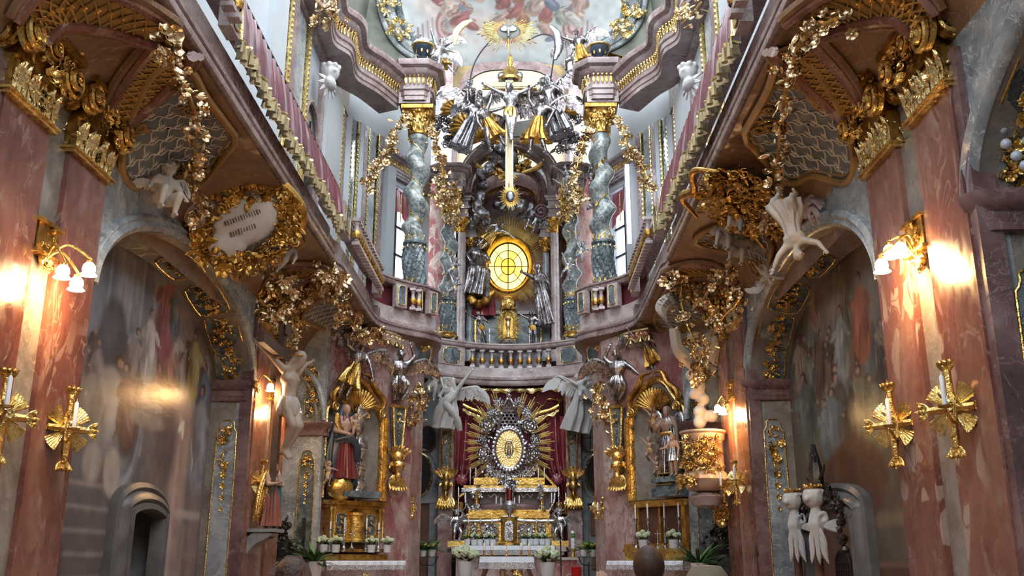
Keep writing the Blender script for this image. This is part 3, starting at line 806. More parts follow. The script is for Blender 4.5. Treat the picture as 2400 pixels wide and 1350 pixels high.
struct('floor_altar_gallery', m, 'marble_plum', label='gallery floor behind the altar balcony')

# plum curtains draped over the parapets
def drape(s):
    root = T('parapet_drape', 'plum satin drape with gold fringe hung over the %s gallery parapet' % side_word[s], 'drape')
    y = np.linspace(8.95, 14.75, 700); v = np.linspace(0, 1, 14); r = random.Random(4 + s)
    ph = np.cumsum([r.uniform(.5, 1.5) for _ in y]) * .24
    hem = .64 + .03 * np.sin(y * 5.1) + .03 * np.sin(y * 1.3)
    G = []
    for a in v:
        amp = .034 + .028 * a; out = .02 + .05 * sin(a * pi * .6)
        x = 2.74 - .0 - out - amp * np.sin(ph) - .02 * a * np.sin(ph * 2.3 + 1) 
        yy = y + .05 * a * np.sin(ph * .5)
        G.append(np.c_[s * x, yy, 7.66 - hem * a])
    top = np.c_[np.full(len(y), s * 2.98), y, np.full(len(y), 7.67)]; back = np.c_[np.full(len(y), s * 2.76), y, np.full(len(y), 7.69)]
    m = MB(); m.grid(np.stack([top, back] + G, 1)); O('cloth', m, 'plum_cloth', root)
    e = G[-1]; f = MB(); 
    low = e + A([0, 0, -.13]); low[:, 0] -= s * (.02 + .014 * np.sin(np.arange(len(y)) * 1.9))
    f.grid(np.stack([e + A([-s * .012, 0, .03]), e + A([-s * .03, 0, -.02]), low], 1)); O('fringe', f, 'fringe', root)
    f = MB(); f.tube(e[::4] + A([-s * .02, 0, .02]), .022, 5); O('braid', f, 'gold_pale', root)
    for i in range(6, len(y) - 4, 26):
        k = MB(); p = e[i] + A([-s * .03, 0, -.02]); k.lathe([(0, 0), (.018, -.01), (.024, -.05), (.034, -.13), (.038, -.18), (0, -.19)], 7, TR(*p)); O('tassel', k, 'fringe', root)
    k = MB(); k.tube(A([(s * 2.735, y[0], 7.70), (s * 2.735, y[-1], 7.70)]), .022, 6); O('rod', k, 'dark_metal', root)
    for i in (0, -1): k = MB(); k.tube(np.stack([g[i] for g in G]) + A([-s * .01, 0, 0]), .028, 5); O('braid', k, 'gold_pale', root)
for s in (-1, 1): drape(s)

PRE = A([(-.6, 0), (0, 0), (.0, .10), (.03, .12), (.03, .24), (.07, .27), (.07, .36), (.02, .40), (.02, .62), (.08, .66), (.16, .72), (.18, .80), (.30, .84), (.33, .92), (.33, .98), (-.6, 1.0)])
def entab(path, z, label, sc=1.0, goldrow=True, mats=('marble_cornice', 'gold')):
    root = trim(tname(), label); P = np.c_[A(path), np.full(len(path), z)]
    m = MB(); m.sweep(P, PRE * sc); O('moulding', m, mats[0], root)
    if goldrow:
        d = np.linalg.norm(np.diff(P, axis=0), axis=1); L = np.r_[0, np.cumsum(d)]; g = MB()
        q = MB(); q.sweep(P, A([(.025, .42), (.05, .45), (.05, .57), (.025, .60)]) * sc); 
        for u in np.arange(.04, L[-1], .11 * sc):
            i = min(np.searchsorted(L, u) - 1, len(P) - 2); i = max(i, 0); f = (u - L[i]) / max(d[i], 1e-6); p = P[i] * (1 - f) + P[i + 1] * f
            t = nrm(P[i + 1] - P[i]); o = A([t[1], -t[0], 0]); g.merge(LEAF, frame(p + o * .05 * sc + A([0, 0, .42 * sc]), o) @ TR(s=.20 * sc, rz=pi / 2)); g.ell(p + o * .07 * sc + A([0, 0, .64 * sc]), .035 * sc, 5, 4)
        O('gilt_leaf_row', g, mats[1], root)
    return root
# ------------------------------------------------------------------ upper storey walls
UX = 4.25
for s in (-1, 1):
    m = MB(); m.bbox((s * UX, 2, 6.6), (s * (UX + .3), 22.2, 13.0))
    wall = struct('wall_upper_' + SIDE[s], m, 'white_wall', label='pale upper storey wall behind the %s gallery' % side_word[s])
    strips = [(604, 640, 'white_wall', .12), (642, 648, 'gold_pale', .16), (650, 664, 'marble_cornice', .14), (667, 694, 'marble_grey', .06), (697, 702, 'gold_pale', .12),
              (738, 745, 'marble_cornice', .10), (747, 786, 'white_wall', .16), (787, 791, 'gold_pale', .14), (792, 800, 'marble_cornice', .12), (802, 811, 'marble_grey', .06),
              (813, 816, 'gold_pale', .10), (817, 827, 'mirror_blue', .08), (828, 831, 'gold_pale', .10), (834, 842, 'white_wall', .12), (846, 853, 'marble_cornice', .12), (855, 868, 'marble_grey', .08), (872, 875, 'gold_pale', .1)]
    for a, b, mt, d in strips:
        ya, yb = sorted(atX(q, 330, -UX)[1] for q in (a, b))
        if ya > 22: continue
        k = MB(); k.bbox((s * UX, ya, 6.9), (s * (UX - d), min(yb, 22.1), 12.6 if mt != 'mirror_blue' else 11.2))
        if mt == 'gold_pale':
            for z in np.arange(7.2, 12.4, .12): k.ell((s * (UX - d), (ya + yb) / 2, z), (.03, .035, .05), 5, 4)
        O({'white_wall': 'pilaster_strip', 'gold_pale': 'gilt_beading', 'marble_cornice': 'red_strip', 'marble_grey': 'grey_panel', 'mirror_blue': 'mirror_panel'}[mt], k, mt, wall, False)
    for a, b, z1 in ((704, 738, 11.2),):                          # round-headed upper window
        ya, yb = sorted(atX(q, 330, -UX)[1] for q in (a, b)); yc = (ya + yb) / 2; hw = (yb - ya) / 2
        wn = trim('window_%d' % (1 if s < 0 else 2), 'round-headed upper gallery window, %s side' % side_word[s])
        F = frame((s * (UX - .01), yc, 0), (-s, 0, 0))
        out = np.r_[[(-hw, 7.2), (hw, 7.2)], np.c_[hw * np.cos(np.linspace(0, pi, 12)), z1 - hw + hw * np.sin(np.linspace(0, pi, 12))]]
        k = MB(); k.prism(out, 0, .02, F); O('pane', k, 'pane_dark', wn, False)
        k = MB(); k.border(out, .12, 0, .1, F); O('window_frame', k, 'marble_cornice', wn)
        k = MB(); k.box((0, 9, .03), (.03, 3.6, .02), F); [k.box((0, z, .03), (2 * hw, .03, .02), F) for z in np.arange(7.8, 10.8, .7)]; O('glazing_bar', k, 'dark_metal', wn, False)
    # slanting wall from the gallery to the altar columns, with its window and red blind
    a = A([s * UX, 22.0]); b = A([s * 2.35, 25.6]); d = nrm(b - a); n = A([-s * abs(d[1]), -abs(d[0])])
    L = np.linalg.norm(b - a); F = frame((*((a + b) / 2), 0), (*n, 0)); sx = 1 if F[:3, 0] @ A([*d, 0]) > 0 else -1
    k = MB(); oh = L / 2
    for x0, x1, z0, z1 in ((-oh, .12, 6.6, 14), (1.12, oh, 6.6, 14), (.12, 1.12, 6.6, 8.2), (.12, 1.12, 11.6, 14)):
        k.bbox((sx * x0, z0, -.25), (sx * x1, z1, 0), F)
    w2 = struct('wall_choir_upper_' + SIDE[s], k, 'white_wall', label='slanting white upper choir wall with a tall window, %s side' % side_word[s])
    for t0, t1, mt, dd in ((0, .06, 'white_wall', .12), (.065, .075, 'gold_pale', .1), (.08, .13, 'mirror_blue', .05), (.135, .145, 'gold_pale', .1), (.15, .19, 'white_wall', .12), (.20, .24, 'marble_cornice', .1), (.245, .255, 'gold_pale', .1), (.26, .34, 'marble_grey', .05), (.35, .36, 'gold_pale', .1), (.365, .41, 'marble_cornice', .1), (.425, .515, 'white_wall', .22), (.80, .86, 'white_wall', .12)):
        k = MB(); k.bbox((sx * (t0 - .5) * L, 6.9, 0), (sx * (t1 - .5) * L, 12.7 if dd < .2 else 11.9, dd), F)
        if mt == 'gold_pale': [k.ell(ap(F, [(sx * ((t0 + t1) / 2 - .5) * L, z, dd)])[0], (.035, .035, .05), 5, 4) for z in np.arange(7.4, 12.4, .13)]
        O({'white_wall': 'pilaster_strip', 'gold_pale': 'gilt_beading', 'marble_cornice': 'red_strip', 'marble_grey': 'grey_panel', 'mirror_blue': 'mirror_panel'}[mt], k, mt, w2, False)
    e = [ap(F, [(sx * q_ * oh, 0, .12)])[0][:2] for q_ in (-.2, .1, .5, .9)]; entab(e if s < 0 else e[::-1], 11.75, 'red marble moulding above the choir window, %s side' % side_word[s], .6, True)
    FW0 = F; F = F @ TR(sx * .62, 0, 0)
    k = MB(); k.box((0, 9.9, -.2), (1.0, 3.4, .02), F); wn = O('window_%d' % (3 if s < 0 else 4), k, 'pane_sky', None, False, 'structure'); wn['label'] = 'tall choir window behind the %s twisted column' % side_word[s]
    k = MB(); k.box((0, 9.9, -.16), (.05, 3.4, .05), F); [k.box((0, z, -.16), (1.0, .05, .05), F) for z in (8.9, 9.7, 10.5)]; O('glazing_bar', k, 'dark_metal', wn, False)
    bl = T('window_blind', 'swagged red blind in the choir window behind the %s twisted column' % side_word[s], 'curtain')
    k = MB(); u = np.linspace(-.5, .5, 20); k.grid(np.stack([np.c_[u, np.full(20, 11.55), np.full(20, -.10)], np.c_[u, 10.9 - .5 * np.abs(u / .6) ** 1.5 * 1.0 + 0 * u, -.06 + .03 * np.sin(u * 20)]], 1), M=F); O('cloth', k, 'red_cloth', bl)
    k = MB(); k.box((0, 11.0, .0), (.03, .8, .02), F); O('cord', k, 'gold_pale', bl, False)

# ------------------------------------------------------------------ twisted columns
def twisted(s, x, y, z0, z1, r, label, amp=.10, seed=0):
    root = T('twisted_column', label, 'column', 'twisted grey marble columns with gilded capitals'); H = z1 - z0
    M0 = TR(s * x, y, z0)
    m = MB(); m.lathe([(0, -1.0), (r * 1.7, -1.0), (r * 1.7, -.1), (r * 1.5, -.1), (r * 1.5, .0)], 4, M0 @ TR(rz=pi / 4)); O('pedestal', m, 'marble_slate', root, False)
    m = MB(); m.lathe([(r * 1.3, -.02), (r * 1.45, .02), (r * 1.45, .07), (r * 1.2, .10), (r * 1.3, .14), (r * 1.1, .19)], 24, M0); O('base', m, 'gold', root)
    # fluted lower third
    zl = H * .30; n, k = 34, 40
    zz = np.linspace(.16, zl, n); th = np.linspace(0, 2 * pi, k, endpoint=False)
    tw = zz * 2.4; off = amp * .6 * np.sin(pi * zz / zl)
    G = np.zeros((n, k, 3)); fl = 1 + .11 * np.cos(th[None] * 13 + s * tw[:, None] * 7.5)
    rad = r * (1.0 + .05 * np.sin(pi * zz / zl))[:, None] * fl
    G[..., 0] = rad * np.cos(th) + (off * np.cos(tw * s))[:, None]; G[..., 1] = rad * np.sin(th) + (off * np.sin(tw * s))[:, None]; G[..., 2] = zz[:, None]
    m = MB(); m.grid(G, cv=True, M=M0); O('fluted_drum', m, 'marble_slate', root)
    m = MB(); m.lathe([(r * .95, zl - .03), (r * 1.18, zl), (r * 1.2, zl + .05), (r * 1.0, zl + .09)], 24, M0); O('ring', m, 'marble_slate', root)
    g = MB()
    for i in range(12):
        a = i * pi / 6; g.merge(LEAF, M0 @ TR(r * 1.02 * cos(a), r * 1.02 * sin(a), zl + .06, .16) @ TR(rz=a + pi / 2, rx=0) @ TR(rx=pi / 2, ry=0) @ TR(rz=pi / 2))
        g.merge(BALL, M0 @ TR(r * 1.16 * cos(a), r * 1.16 * sin(a), zl - .1, .03))
        g.merge(LEAF, M0 @ TR(r * 1.06 * cos(a), r * 1.06 * sin(a), .2, .18) @ TR(rz=a + pi / 2) @ TR(rx=pi / 2) @ TR(rz=pi / 2))
    O('gilt_leaves', g, 'gold', root)
    # spiralling shaft
    n = 80; zz = np.linspace(zl + .05, H, n); u = (zz - zl) / (H - zl); tw = u * 2 * pi * 3.1 * s
    off = amp * (1 - .25 * u) * np.clip(u * 6, 0, 1) * np.clip((1 - u) * 8, 0, 1); rr = r * (1.0 - .12 * u) * (1 + .05 * np.cos(tw * 2))
    G = np.zeros((n, 28, 3)); th = np.linspace(0, 2 * pi, 28, endpoint=False)
    G[..., 0] = rr[:, None] * np.cos(th) + (off * np.cos(tw))[:, None]; G[..., 1] = rr[:, None] * np.sin(th) + (off * np.sin(tw))[:, None]; G[..., 2] = zz[:, None]
    m = MB(); m.grid(G, cv=True, M=M0); O('shaft', m, 'marble_twist', root)
    # gilded garland winding in the groove
    ph = tw + pi; P = np.stack([(off + rr * .0) * np.cos(tw) + rr * .98 * np.cos(ph), off * np.sin(tw) + rr * .98 * np.sin(ph), zz], -1)
    g = MB(); g.tube(P, .016, 5, M=M0); rg = random.Random(seed)
    for i in range(6, n, 3):
        if P[i][1] < .12: g.merge(rg.choice([LEAF, BLOSSOM, LEAF2]), M0 @ TR(*P[i], s=.07 * rg.uniform(.7, 1.3)) @ TR(rz=rg.uniform(0, 6), rx=1.2))
    O('gilt_vine', g, 'gold', root)
    # capital
    m = MB(); m.lathe([(r * .85, H - .02), (r * 1.05, H), (r * 1.05, H + .05), (r * .9, H + .07), (r * 1.0, H + .45), (r * 1.5, H + .62)], 20, M0); O('bell', m, 'gold_old', root)
    g = MB()
    for ring, (zz_, L, k) in enumerate(((.06, .30, 10), (.22, .34, 10))):
        for i in range(k):
            a = 2 * pi * (i + .5 * ring) / k; g.merge(LEAF, M0 @ TR(r * 1.0 * cos(a), r * 1.0 * sin(a), H + zz_, L) @ TR(rz=a + pi / 2) @ TR(rx=pi / 2) @ TR(rz=pi / 2))
    for i in range(4):
        a = pi / 4 + i * pi / 2; volute(g, M0 @ TR(r * 1.5 * cos(a), r * 1.5 * sin(a), H + .5) @ TR(rz=a) @ TR(rx=pi / 2), .13)
    F = frame((s * x, y - r * 1.15, z0 + H + .35), (0, -1, 0)); spray(g, F, r * 2.2, .5, 26, seed, .1, shape='rect')
    O('acanthus', g, 'gold', root)
    m = MB(); m.box((0, 0, H + .66), (r * 3.2, r * 3.2, .1), M0); O('abacus', m, 'gold_old', root, False)
    return root
CA = [twisted(-1, 2.30, 22.0, 7.87, 12.04, .25, 'large twisted grey column on the left, nearest the nave', seed=1), twisted(1, 2.32, 22.0, 7.87, 12.04, .25, 'large twisted dark grey column on the right, nearest the nave', seed=2)]
CB_ = [twisted(-1, 1.76, 25.5, 7.57, 11.2, .21, 'slender twisted column left of the glowing oval window', .085, 3), twisted(1, 1.72, 25.5, 7.57, 11.2, .21, 'slender twisted column right of the glowing oval window', .085, 4)]

# entablature blocks over the columns and the breaking red cornice
for s in (-1, 1):
    def blk(x, y, w, d):
        p = [(x - w, y + d), (x - w, y - d * .6), (x - w * .6, y - d), (x + w * .6, y - d), (x + w, y - d * .6), (x + w, y + d)]
        return p
    # block above the big column
    e = blk(s * 2.38, 22.0, .40, .42); entab(e, 12.86, 'red marble entablature block above the large %s twisted column' % side_word[s])
    k = MB(); k.bbox((s * 1.98, 21.65, 12.8), (s * 2.78, 23, 13.8)); O('core', k, 'marble_cornice', bpy.data.objects['trim_%d' % trimn[0]], False)
    # block above the slender column
    e = blk(s * 1.74, 25.5, .40, .34); entab(e, 12.02, 'red marble entablature block above the slender %s twisted column' % side_word[s], .62, False)
    k = MB(); k.bbox((s * 1.38, 25.2, 11.9), (s * 2.1, 26.6, 12.6)); O('core', k, 'marble_cornice', bpy.data.objects['trim_%d' % trimn[0]], False)
    # undulating cornice along the upper wall
    w = curve([(4.0, 12.0), (3.98, 14.5), (3.80, 15.2), (3.95, 16.6), (3.70, 17.4), (3.82, 18.6), (3.55, 19.2), (3.6, 20.2), (3.2, 20.9), (2.8, 21.8)], 60)
    w = np.c_[s * w[:, 0], w[:, 1]]; w = w if s < 0 else w[::-1]
    entab(w, 12.7, 'undulating red marble cornice above the %s gallery wall' % side_word[s], .95)
    k = MB(); k.bbox((s * 4.1, 10, 12.6), (s * 4.6, 22, 13.7)); struct(tname(), k, 'marble_cornice', label='backing of the %s cornice' % side_word[s])

# ------------------------------------------------------------------ apse back wall and painted vault
k = MB(); k.bbox((-6.5, 28.6, 6.4), (6.5, 28.9, 19.5)); k.bbox((-6.5, 18.5, 19.5), (6.5, 28.9, 19.7)); struct('wall_apse', k, 'grey_wall', label='back wall of the choir behind the upper altar, plus an added unseen roof slab')  # the overhead slab is unseen, added to cut top light on the choir
def paint_canvas(nu, nv, base, items, seed=0):
    """items painted in order on an (u,v) raster: ('e',u,v,ru,rv,rot,colour,soft) ellipses, ('b',u0,v0,u1,v1,colour,soft) bars, ('f',u,v,h,robe,skin,lean) figures"""
    U, V = np.meshgrid(np.linspace(0, 1, nu), np.linspace(0, 1, nv), indexing='ij'); C = np.zeros((nu, nv, 3)) + A(base(U, V) if callable(base) else base)
    r = np.random.RandomState(seed)
    def ell(u, v, ru, rv, rot, col, soft=.25, al=1.0):
        du, dv = U - u, (V - v); c, s_ = cos(rot), sin(rot); x = (du * c + dv * s_) / ru; y = (-du * s_ + dv * c) / rv
        a = np.clip((1 - np.sqrt(x * x + y * y)) / soft, 0, 1) * al; C[:] = C * (1 - a[..., None]) + A(col) * a[..., None]
    def bar(u0, v0, u1, v1, col, soft=.006, al=1.0):
        a = np.clip((U - u0) / soft, 0, 1) * np.clip((u1 - U) / soft, 0, 1) * np.clip((V - v0) / soft, 0, 1) * np.clip((v1 - V) / soft, 0, 1) * al
        C[:] = C * (1 - a[..., None]) + A(col) * a[..., None]
    for it in items:
        if it[0] == 'e': ell(*it[1:])
        elif it[0] == 'b': bar(*it[1:])
        else:
            _, u, v, h, robe, skin, lean = it[:7]; ax = h * (it[7] if len(it) > 7 else 1); robe = A(robe); sk = A(skin); q = lambda k: u - lean * h * (k - .4)
            ell(q(.3), v + h * .30, ax * .17, h * .34, lean, robe * .8, .22); ell(q(.62), v + h * .62, ax * .11, h * .19, lean, robe, .25)
            ell(q(.45) + ax * .06, v + h * .45, ax * .06, h * .30, lean, robe * 1.4, .7, .8); ell(q(.4) - ax * .09, v + h * .38, ax * .06, h * .3, lean, robe * .45, .7, .8)
            for _k in range(6): ell(u + r.uniform(-.13, .13) * ax, v + h * r.uniform(.12, .55), ax * .012, h * r.uniform(.08, .2), lean + r.uniform(-.35, .35), robe * r.choice([.35, .5, 1.6]), .6, .75)
            for e in (-1, 1):
                t_ = r.uniform(.3, 1.3); ell(u + e * ax * .13, v + h * .60, ax * .04, h * .13, e * t_, robe * (1.15 if e > 0 else .7), .35); ell(u + e * ax * (.13 + .10 * sin(t_)), v + h * (.60 - .11 * cos(t_)), ax * .022, h * .026, 0, sk, .35)
            ell(q(.86), v + h * .865, ax * .048, h * .062, 0, sk * .28, .3); ell(q(.86) + ax * .012 * r.choice([-1, 1]), v + h * .85, ax * .034, h * .046, 0, sk, .4)
    w = r.rand(nu // 6 + 2, nv // 6 + 2); w = np.repeat(np.repeat(w, 6, 0), 6, 1)[:nu, :nv]; w = (w + np.roll(w, 2, 0) + np.roll(w, 2, 1) + np.roll(w, 3, 1)) / 4; C *= (.86 + .28 * w)[..., None]
    return C
NU, NV = 240, 130
rr = random.Random(11)
items = [('e', .5, .5, .75, .8, 0, (.50, .56, .56), .9)]
for i in range(26): items.append(('e', rr.uniform(0, 1), rr.uniform(.3, 1), rr.uniform(.05, .16), rr.uniform(.04, .12), rr.uniform(0, 3), rr.choice([(.58, .58, .52), (.42, .47, .46), (.50, .42, .40), (.62, .56, .50)]), .8, .7))
for u0, u1 in ((.08, .26), (.74, .92)):                          # painted volutes left and right
    for q in range(7): items.append(('b', u0 + q * .022, .10, u0 + q * .022 + .011, .62 - abs(q - 3) * .03, rr.choice([(.34, .20, .19), (.42, .27, .25), (.27, .14, .14)]), .004))
    uc = (u0 + .03) if u0 > .5 else u1 - .05
    for q in range(4): items.append(('e', uc, .55, .05 - q * .012, .14 - q * .034, 0, (.30, .16, .15) if q % 2 == 0 else (.52, .40, .37), .12))
items.append(('b', .1, .0, .9, .07, (.36, .22, .19), .01))
for q in range(34): items.append(('e', .14 + q * .0218, .035, .007, .016, 0, (.45, .30, .14), .4))
for i in range(70):
    u = .5 + (rr.random() - .5) * .66; items.append(('f', u, .42 + rr.random() * .5, .10 + rr.random() * .09, rr.choice([(.36, .20, .13), (.20, .24, .30), (.46, .33, .28), (.52, .50, .46), (.34, .14, .13), (.28, .30, .26), (.60, .50, .42)]), (.55, .40, .32), rr.uniform(-.8, .8), 1.2))
items.append(('e', .5, .20, .13, .17, 0, (.33, .37, .36), .5, .8))
DC = paint_canvas(NU, NV, (.47, .51, .50), items, 4)
def dome(u, v, off=0.0):                                         # u across, v up and forward
    x = (u - .5) * 2 * (3.75 - .2 * v); a = v * R_(76)
    y = 28.55 - 5.6 * (1 - np.cos(a)) - .04 * x * x; z = 17.15 + 1.6 * np.sin(a)
    return np.stack([x, y - off * .8, z - off * .6], -1)
U, V = np.meshgrid(np.linspace(0, 1, NU), np.linspace(0, 1, NV), indexing='ij')
m = MB(); m.grid(dome(U, V)); 
o = O('ceiling_painting', m, 'fresco', None, True, 'structure', col=DC.reshape(-1, 3)); o['label'] = 'painted vault above the altar with clouds, figures and painted volutes'
# side vault shells in olive and ochre stucco around the painting
for s in (-1, 1):
    u = np.linspace(0, 1, 26); v = np.linspace(0, 1, 22); UU, VV = np.meshgrid(u, v, indexing='ij')
    x = 4.7 - .8 * np.sin(VV * pi / 2); y = 15 + UU * 9.5; z = 13.2 + 4.6 * VV ** 1.3
    m = MB(); m.grid(np.stack([s * x, y, z], -1)); struct('ceiling_vault_' + SIDE[s], m, 'vault_olive', True, 'olive stucco vault flank beside the painted ceiling, %s' % side_word[s])
    pts = [(908, -40), (909, 0), (916, 35), (934, 78), (962, 112), (1002, 136)] if s < 0 else [(1494, -40), (1491, 0), (1482, 40), (1458, 78), (1430, 100), (1398, 116)]
    P = curve([atY(*q, 23.2) for q in pts], 40); root = T('vault_ring', 'grey ring moulding around the painted vault, %s arc with gilded clasps' % side_word[s], 'moulding')
    for dx, rad, mt in ((0, .16, 'marble_grey'), (.28, .10, 'marble_slate'), (-.24, .08, 'marble_grey')):
        k = MB(); k.tube(P + A([s * -dx, 0, -.05 if dx else .0]), rad, 8); O('ring_bead', k, mt, root)
    for f in (.35, .62):
        g = MB(); p = P[int(f * 39)]; spray(g, frame(p + A([0, -.25, 0]), (0, -1, -.3)), .75, .5, 26, int(f * 90) + s, .15, shape='oval'); O('gilt_clasp', g, 'gold_pale', root)
    O_ = T('vault_ornament', 'gilded shell and scroll stucco on the %s vault flank' % side_word[s], 'ornament')
    r = random.Random(40 + s); g = MB(); g2 = MB()
    for i in range(16):
        px = r.uniform(855, 985); py = r.uniform(5, 170)
        if px > 915 + py * .5: continue
        p = atY(px if s < 0 else 2395 - px, py, 23.6)
        spray(g if i % 2 else g2, frame(p, (-s * .5, -1, -.4)), .6, .6, 12, i, .2, shape='oval')
    O('gilt_scrolls', g, 'gold_old', O_, kind='stuff'); O('stucco_scrolls', g2, 'stone_grey', O_, kind='stuff')
    rp = A([(x_, y_) for x_, y_ in pts]); k = MB(); RP = curve(rp, 24); k.grid(np.stack([np.stack([atY(x_ + s * d_, y_ + d_ * .25, 23.5 - d_ * .008) for x_, y_ in RP], 0) for d_ in (0, 40, 90, 150)], 1)); struct('wall_pendentive_' + SIDE[s], k, 'vault_olive', True, 'olive pendentive beside the painted vault, %s' % side_word[s])

# cream wall with its banded arch below the painting
k = MB(); p0, p1 = atY(1062, 250, 28.3), atY(1330, 135, 28.3); 
root = trim(tname(), 'cream coloured arched wall below the painted vault'); a = np.linspace(0, pi, 30); cx = (p0[0] + p1[0]) / 2; hw = (p1[0] - p0[0]) / 2
for nme, f0, f1, mt, off in (('cream_field', 0.0, .93, 'vault_cream', 0), ('pink_band', .93, 1.02, 'marble_cornice', .08), ('ochre_band', 1.02, 1.13, 'vault_ochre', .03), ('outer_band', 1.13, 1.2, 'marble_cornice', .10)):
    k = MB(); arcf = lambda f: np.c_[cx + hw * f * np.sign(np.cos(a)) * np.abs(np.cos(a)) ** .55, np.full(30, 28.3 - off), p0[2] - 2.2 + (p1[2] - p0[2] + 2.0) * f * np.sin(a) ** .5]
    k.grid(np.stack([arcf(f0), arcf(f1)], 1)); O(nme, k, mt, root)
for s in (-1, 1):
    k = MB(); k.bbox((cx + s * hw * 1.0, 28.0, p0[2] - 2.5), (cx + s * hw * 1.22, 28.5, p1[2] - .3)); O('side_pier', k, 'marble_pink', root, False)
# ------------------------------------------------------------------ far bay, side altars, choir piers, passages
def wallbox(name, pts, z0, z1, mat, label, parent=None):             # vertical wall following plan points (s applied), thin slab
    m = MB(); P = A(pts, float) if False else np.asarray(pts, float)
    lo = np.c_[P, np.full(len(P), z0)]; hi = np.c_[P, np.full(len(P), z1)]; m.grid(np.stack([lo, hi], 1))
    if parent is None: return struct(name, m, mat, label=label)
    return O(name, m, mat, parent, False)
AL = {}
for s in (-1, 1):
    sw = side_word[s]
    wl = wallbox('wall_bay_' + SIDE[s], [(s * 3.9, 16.5), (s * 4.5, 16.6), (s * 4.5, 18.05), (s * 3.47, 18.05), (s * 3.45, 18.2), (s * 3.62, 18.55)], 0, 6.3, 'marble_grey', 'narrow recessed bay beyond the far pilasters, %s side' % sw)
    root = trim(tname(), 'arched grey marble reveal of the narrow bay behind the far %s pilaster' % sw)
    Y = 18.03; F = frame((s * 3.72, Y, 0), (0, -1, 0)); q = s                       # local x = world x
    m = MB(); pr = A([(0, 0), (.05, .02), (.06, .07), (.02, .09), (.03, .15), (.08, .19), (.11, .24), (.11, .28), (0, .29)])
    path = A([(s * 4.5, Y, 3.95), (s * 3.55, Y, 3.95), (s * 3.44, Y + .08, 3.95), (s * 3.43, Y + .2, 3.95)]); path = path if s > 0 else path[::-1]
    m.sweep(path if s > 0 else path, A(pr) * ([-1, 1] if s > 0 else [-1, 1]), flip=True); O('impost', m, 'marble_plum', root)
    a = np.linspace(0, pi * .62, 24); ring = np.c_[-s * (-.32) * 0 + (-s) * (.26 - .62 + .62 * np.cos(a)), 4.25 + 1.05 * np.sin(a)]
    m = MB(); m.tube(np.c_[ring, np.full(24, .03)], .06, 8, M=F); O('archivolt', m, 'marble_grey', root)
    m = MB(); r2 = np.c_[ring[:, 0] + s * .13, ring[:, 1] - .1]; m.tube(np.c_[r2, np.full(24, .02)], .03, 6, M=F); O('archivolt', m, 'marble_taupe', root)
    for c, w, h in (((s * -.03, 4.62), .30, .62), ((s * .05, 5.12), .34, .30)):
        out = cartouche_outline(w, h); k = MB(); k.prism(out, 0, .02, F @ TR(*c)); po = O('coffer', k, 'marble_slate', root, False)
        b = MB(); b.border(out, .02, .01, .035, F @ TR(*c)); O('gilt_edge', b, 'gold', po)
        g = MB(); spray(g, F @ TR(*c, .02), w * .7, h * .8, 22, int(h * 50) + s, .075); O('gilt_spray', g, 'gold', po)
    out = smooth2([(-.15, .5), (.15, .5), (.15, 3.5), (.09, 3.57), (.09, 3.68), (-.09, 3.68), (-.09, 3.57), (-.15, 3.5)], 1)
    k = MB(); k.prism(out, 0, .012, F); po = O('jamb_panel', k, 'marble_slate', root, False)
    b = MB(); b.border(out, .022, 0, .03, F); O('gilt_edge', b, 'gold', po)
    g = MB(); spray(g, F @ TR(-s * .0, 3.42, .02), .2, .3, 14, 7 + s, .07, shape='oval'); [g.merge(LEAF if i % 2 else BLOSSOM, F @ TR(0, 3.2 - i * .08, .02, .055 - .004 * i, -pi / 2)) for i in range(7)]; O('gilt_drop', g, 'gold', po, kind='stuff')

    # side altar wall
    a, b = A([s * 3.60, 18.55]), A([s * 2.48, 19.92]); d = nrm(b - a); n = A([-s * d[1] * 1.0, -abs(d[0])]); n = nrm(A([-s * abs(d[1]), -abs(d[0])]))
    wallbox('wall_altar_' + SIDE[s], [a, b], 0, 6.4, 'marble_rose', 'wall carrying the %s side altar' % sw)
    mid = (a + b) / 2; F = frame((*mid, 0), (*n, 0)) @ TR(s * .10, 0, 0); AL[s] = F                 # local x: right as seen by the viewer
    hw = np.linalg.norm(b - a) / 2
    # pier between altar and choir, three faces
    P = [b, (s * 2.06, 20.42), (s * 1.90, 21.2), (s * 2.3, 22.5), (s * 2.40, 24.6)]
    wallbox('wall_pier_' + SIDE[s], P[:2], 0, 6.4, 'marble_rose', 'mottled marble pier between the %s side altar and the choir' % sw)
    wallbox('wall_pier_flank_' + SIDE[s], P[1:4], 0, 6.4, 'marble_rose', 'flank of the %s choir pier' % sw)
    wallbox('wall_passage_side_' + SIDE[s], P[3:], 0, 6.4, 'grey_wall', 'side wall of the %s passage' % sw)
    # passage end wall: door, oval picture, window
    wp = wallbox('wall_passage_' + SIDE[s], [(s * 2.9, 24.6), (s * 1.7, 24.6)], 0, 6.4, 'grey_wall', 'grey end wall of the passage beside the high altar, %s side' % sw)
    F2 = frame((0, 24.6, 0), (0, -1, 0))
    def PX(px, py): p = atY(px if s < 0 else 2385 - px, py, 24.6); return p[0], p[2]
    x0, z0 = PX(978, 1180); x1, _ = PX(1008, 1180)
    dr = trim('door_%d' % (3 if s < 0 else 4), 'brown panelled wooden door in the passage, %s of the high altar' % sw)
    k = MB(); k.bbox((x0 - .2 * (s < 0), .45, 0), (x1 + .2 * (s > 0), z0, .05), F2); leaf = O('door_leaf', k, 'oak', dr, False)
    k = MB(); 
    for zz in (.7, 1.5, 2.3): k.bbox((min(x0, x1) + .06, zz, .05), (max(x0, x1) - .06, zz + .6, .07), F2)
    O('door_panel', k, 'oak', leaf, False)
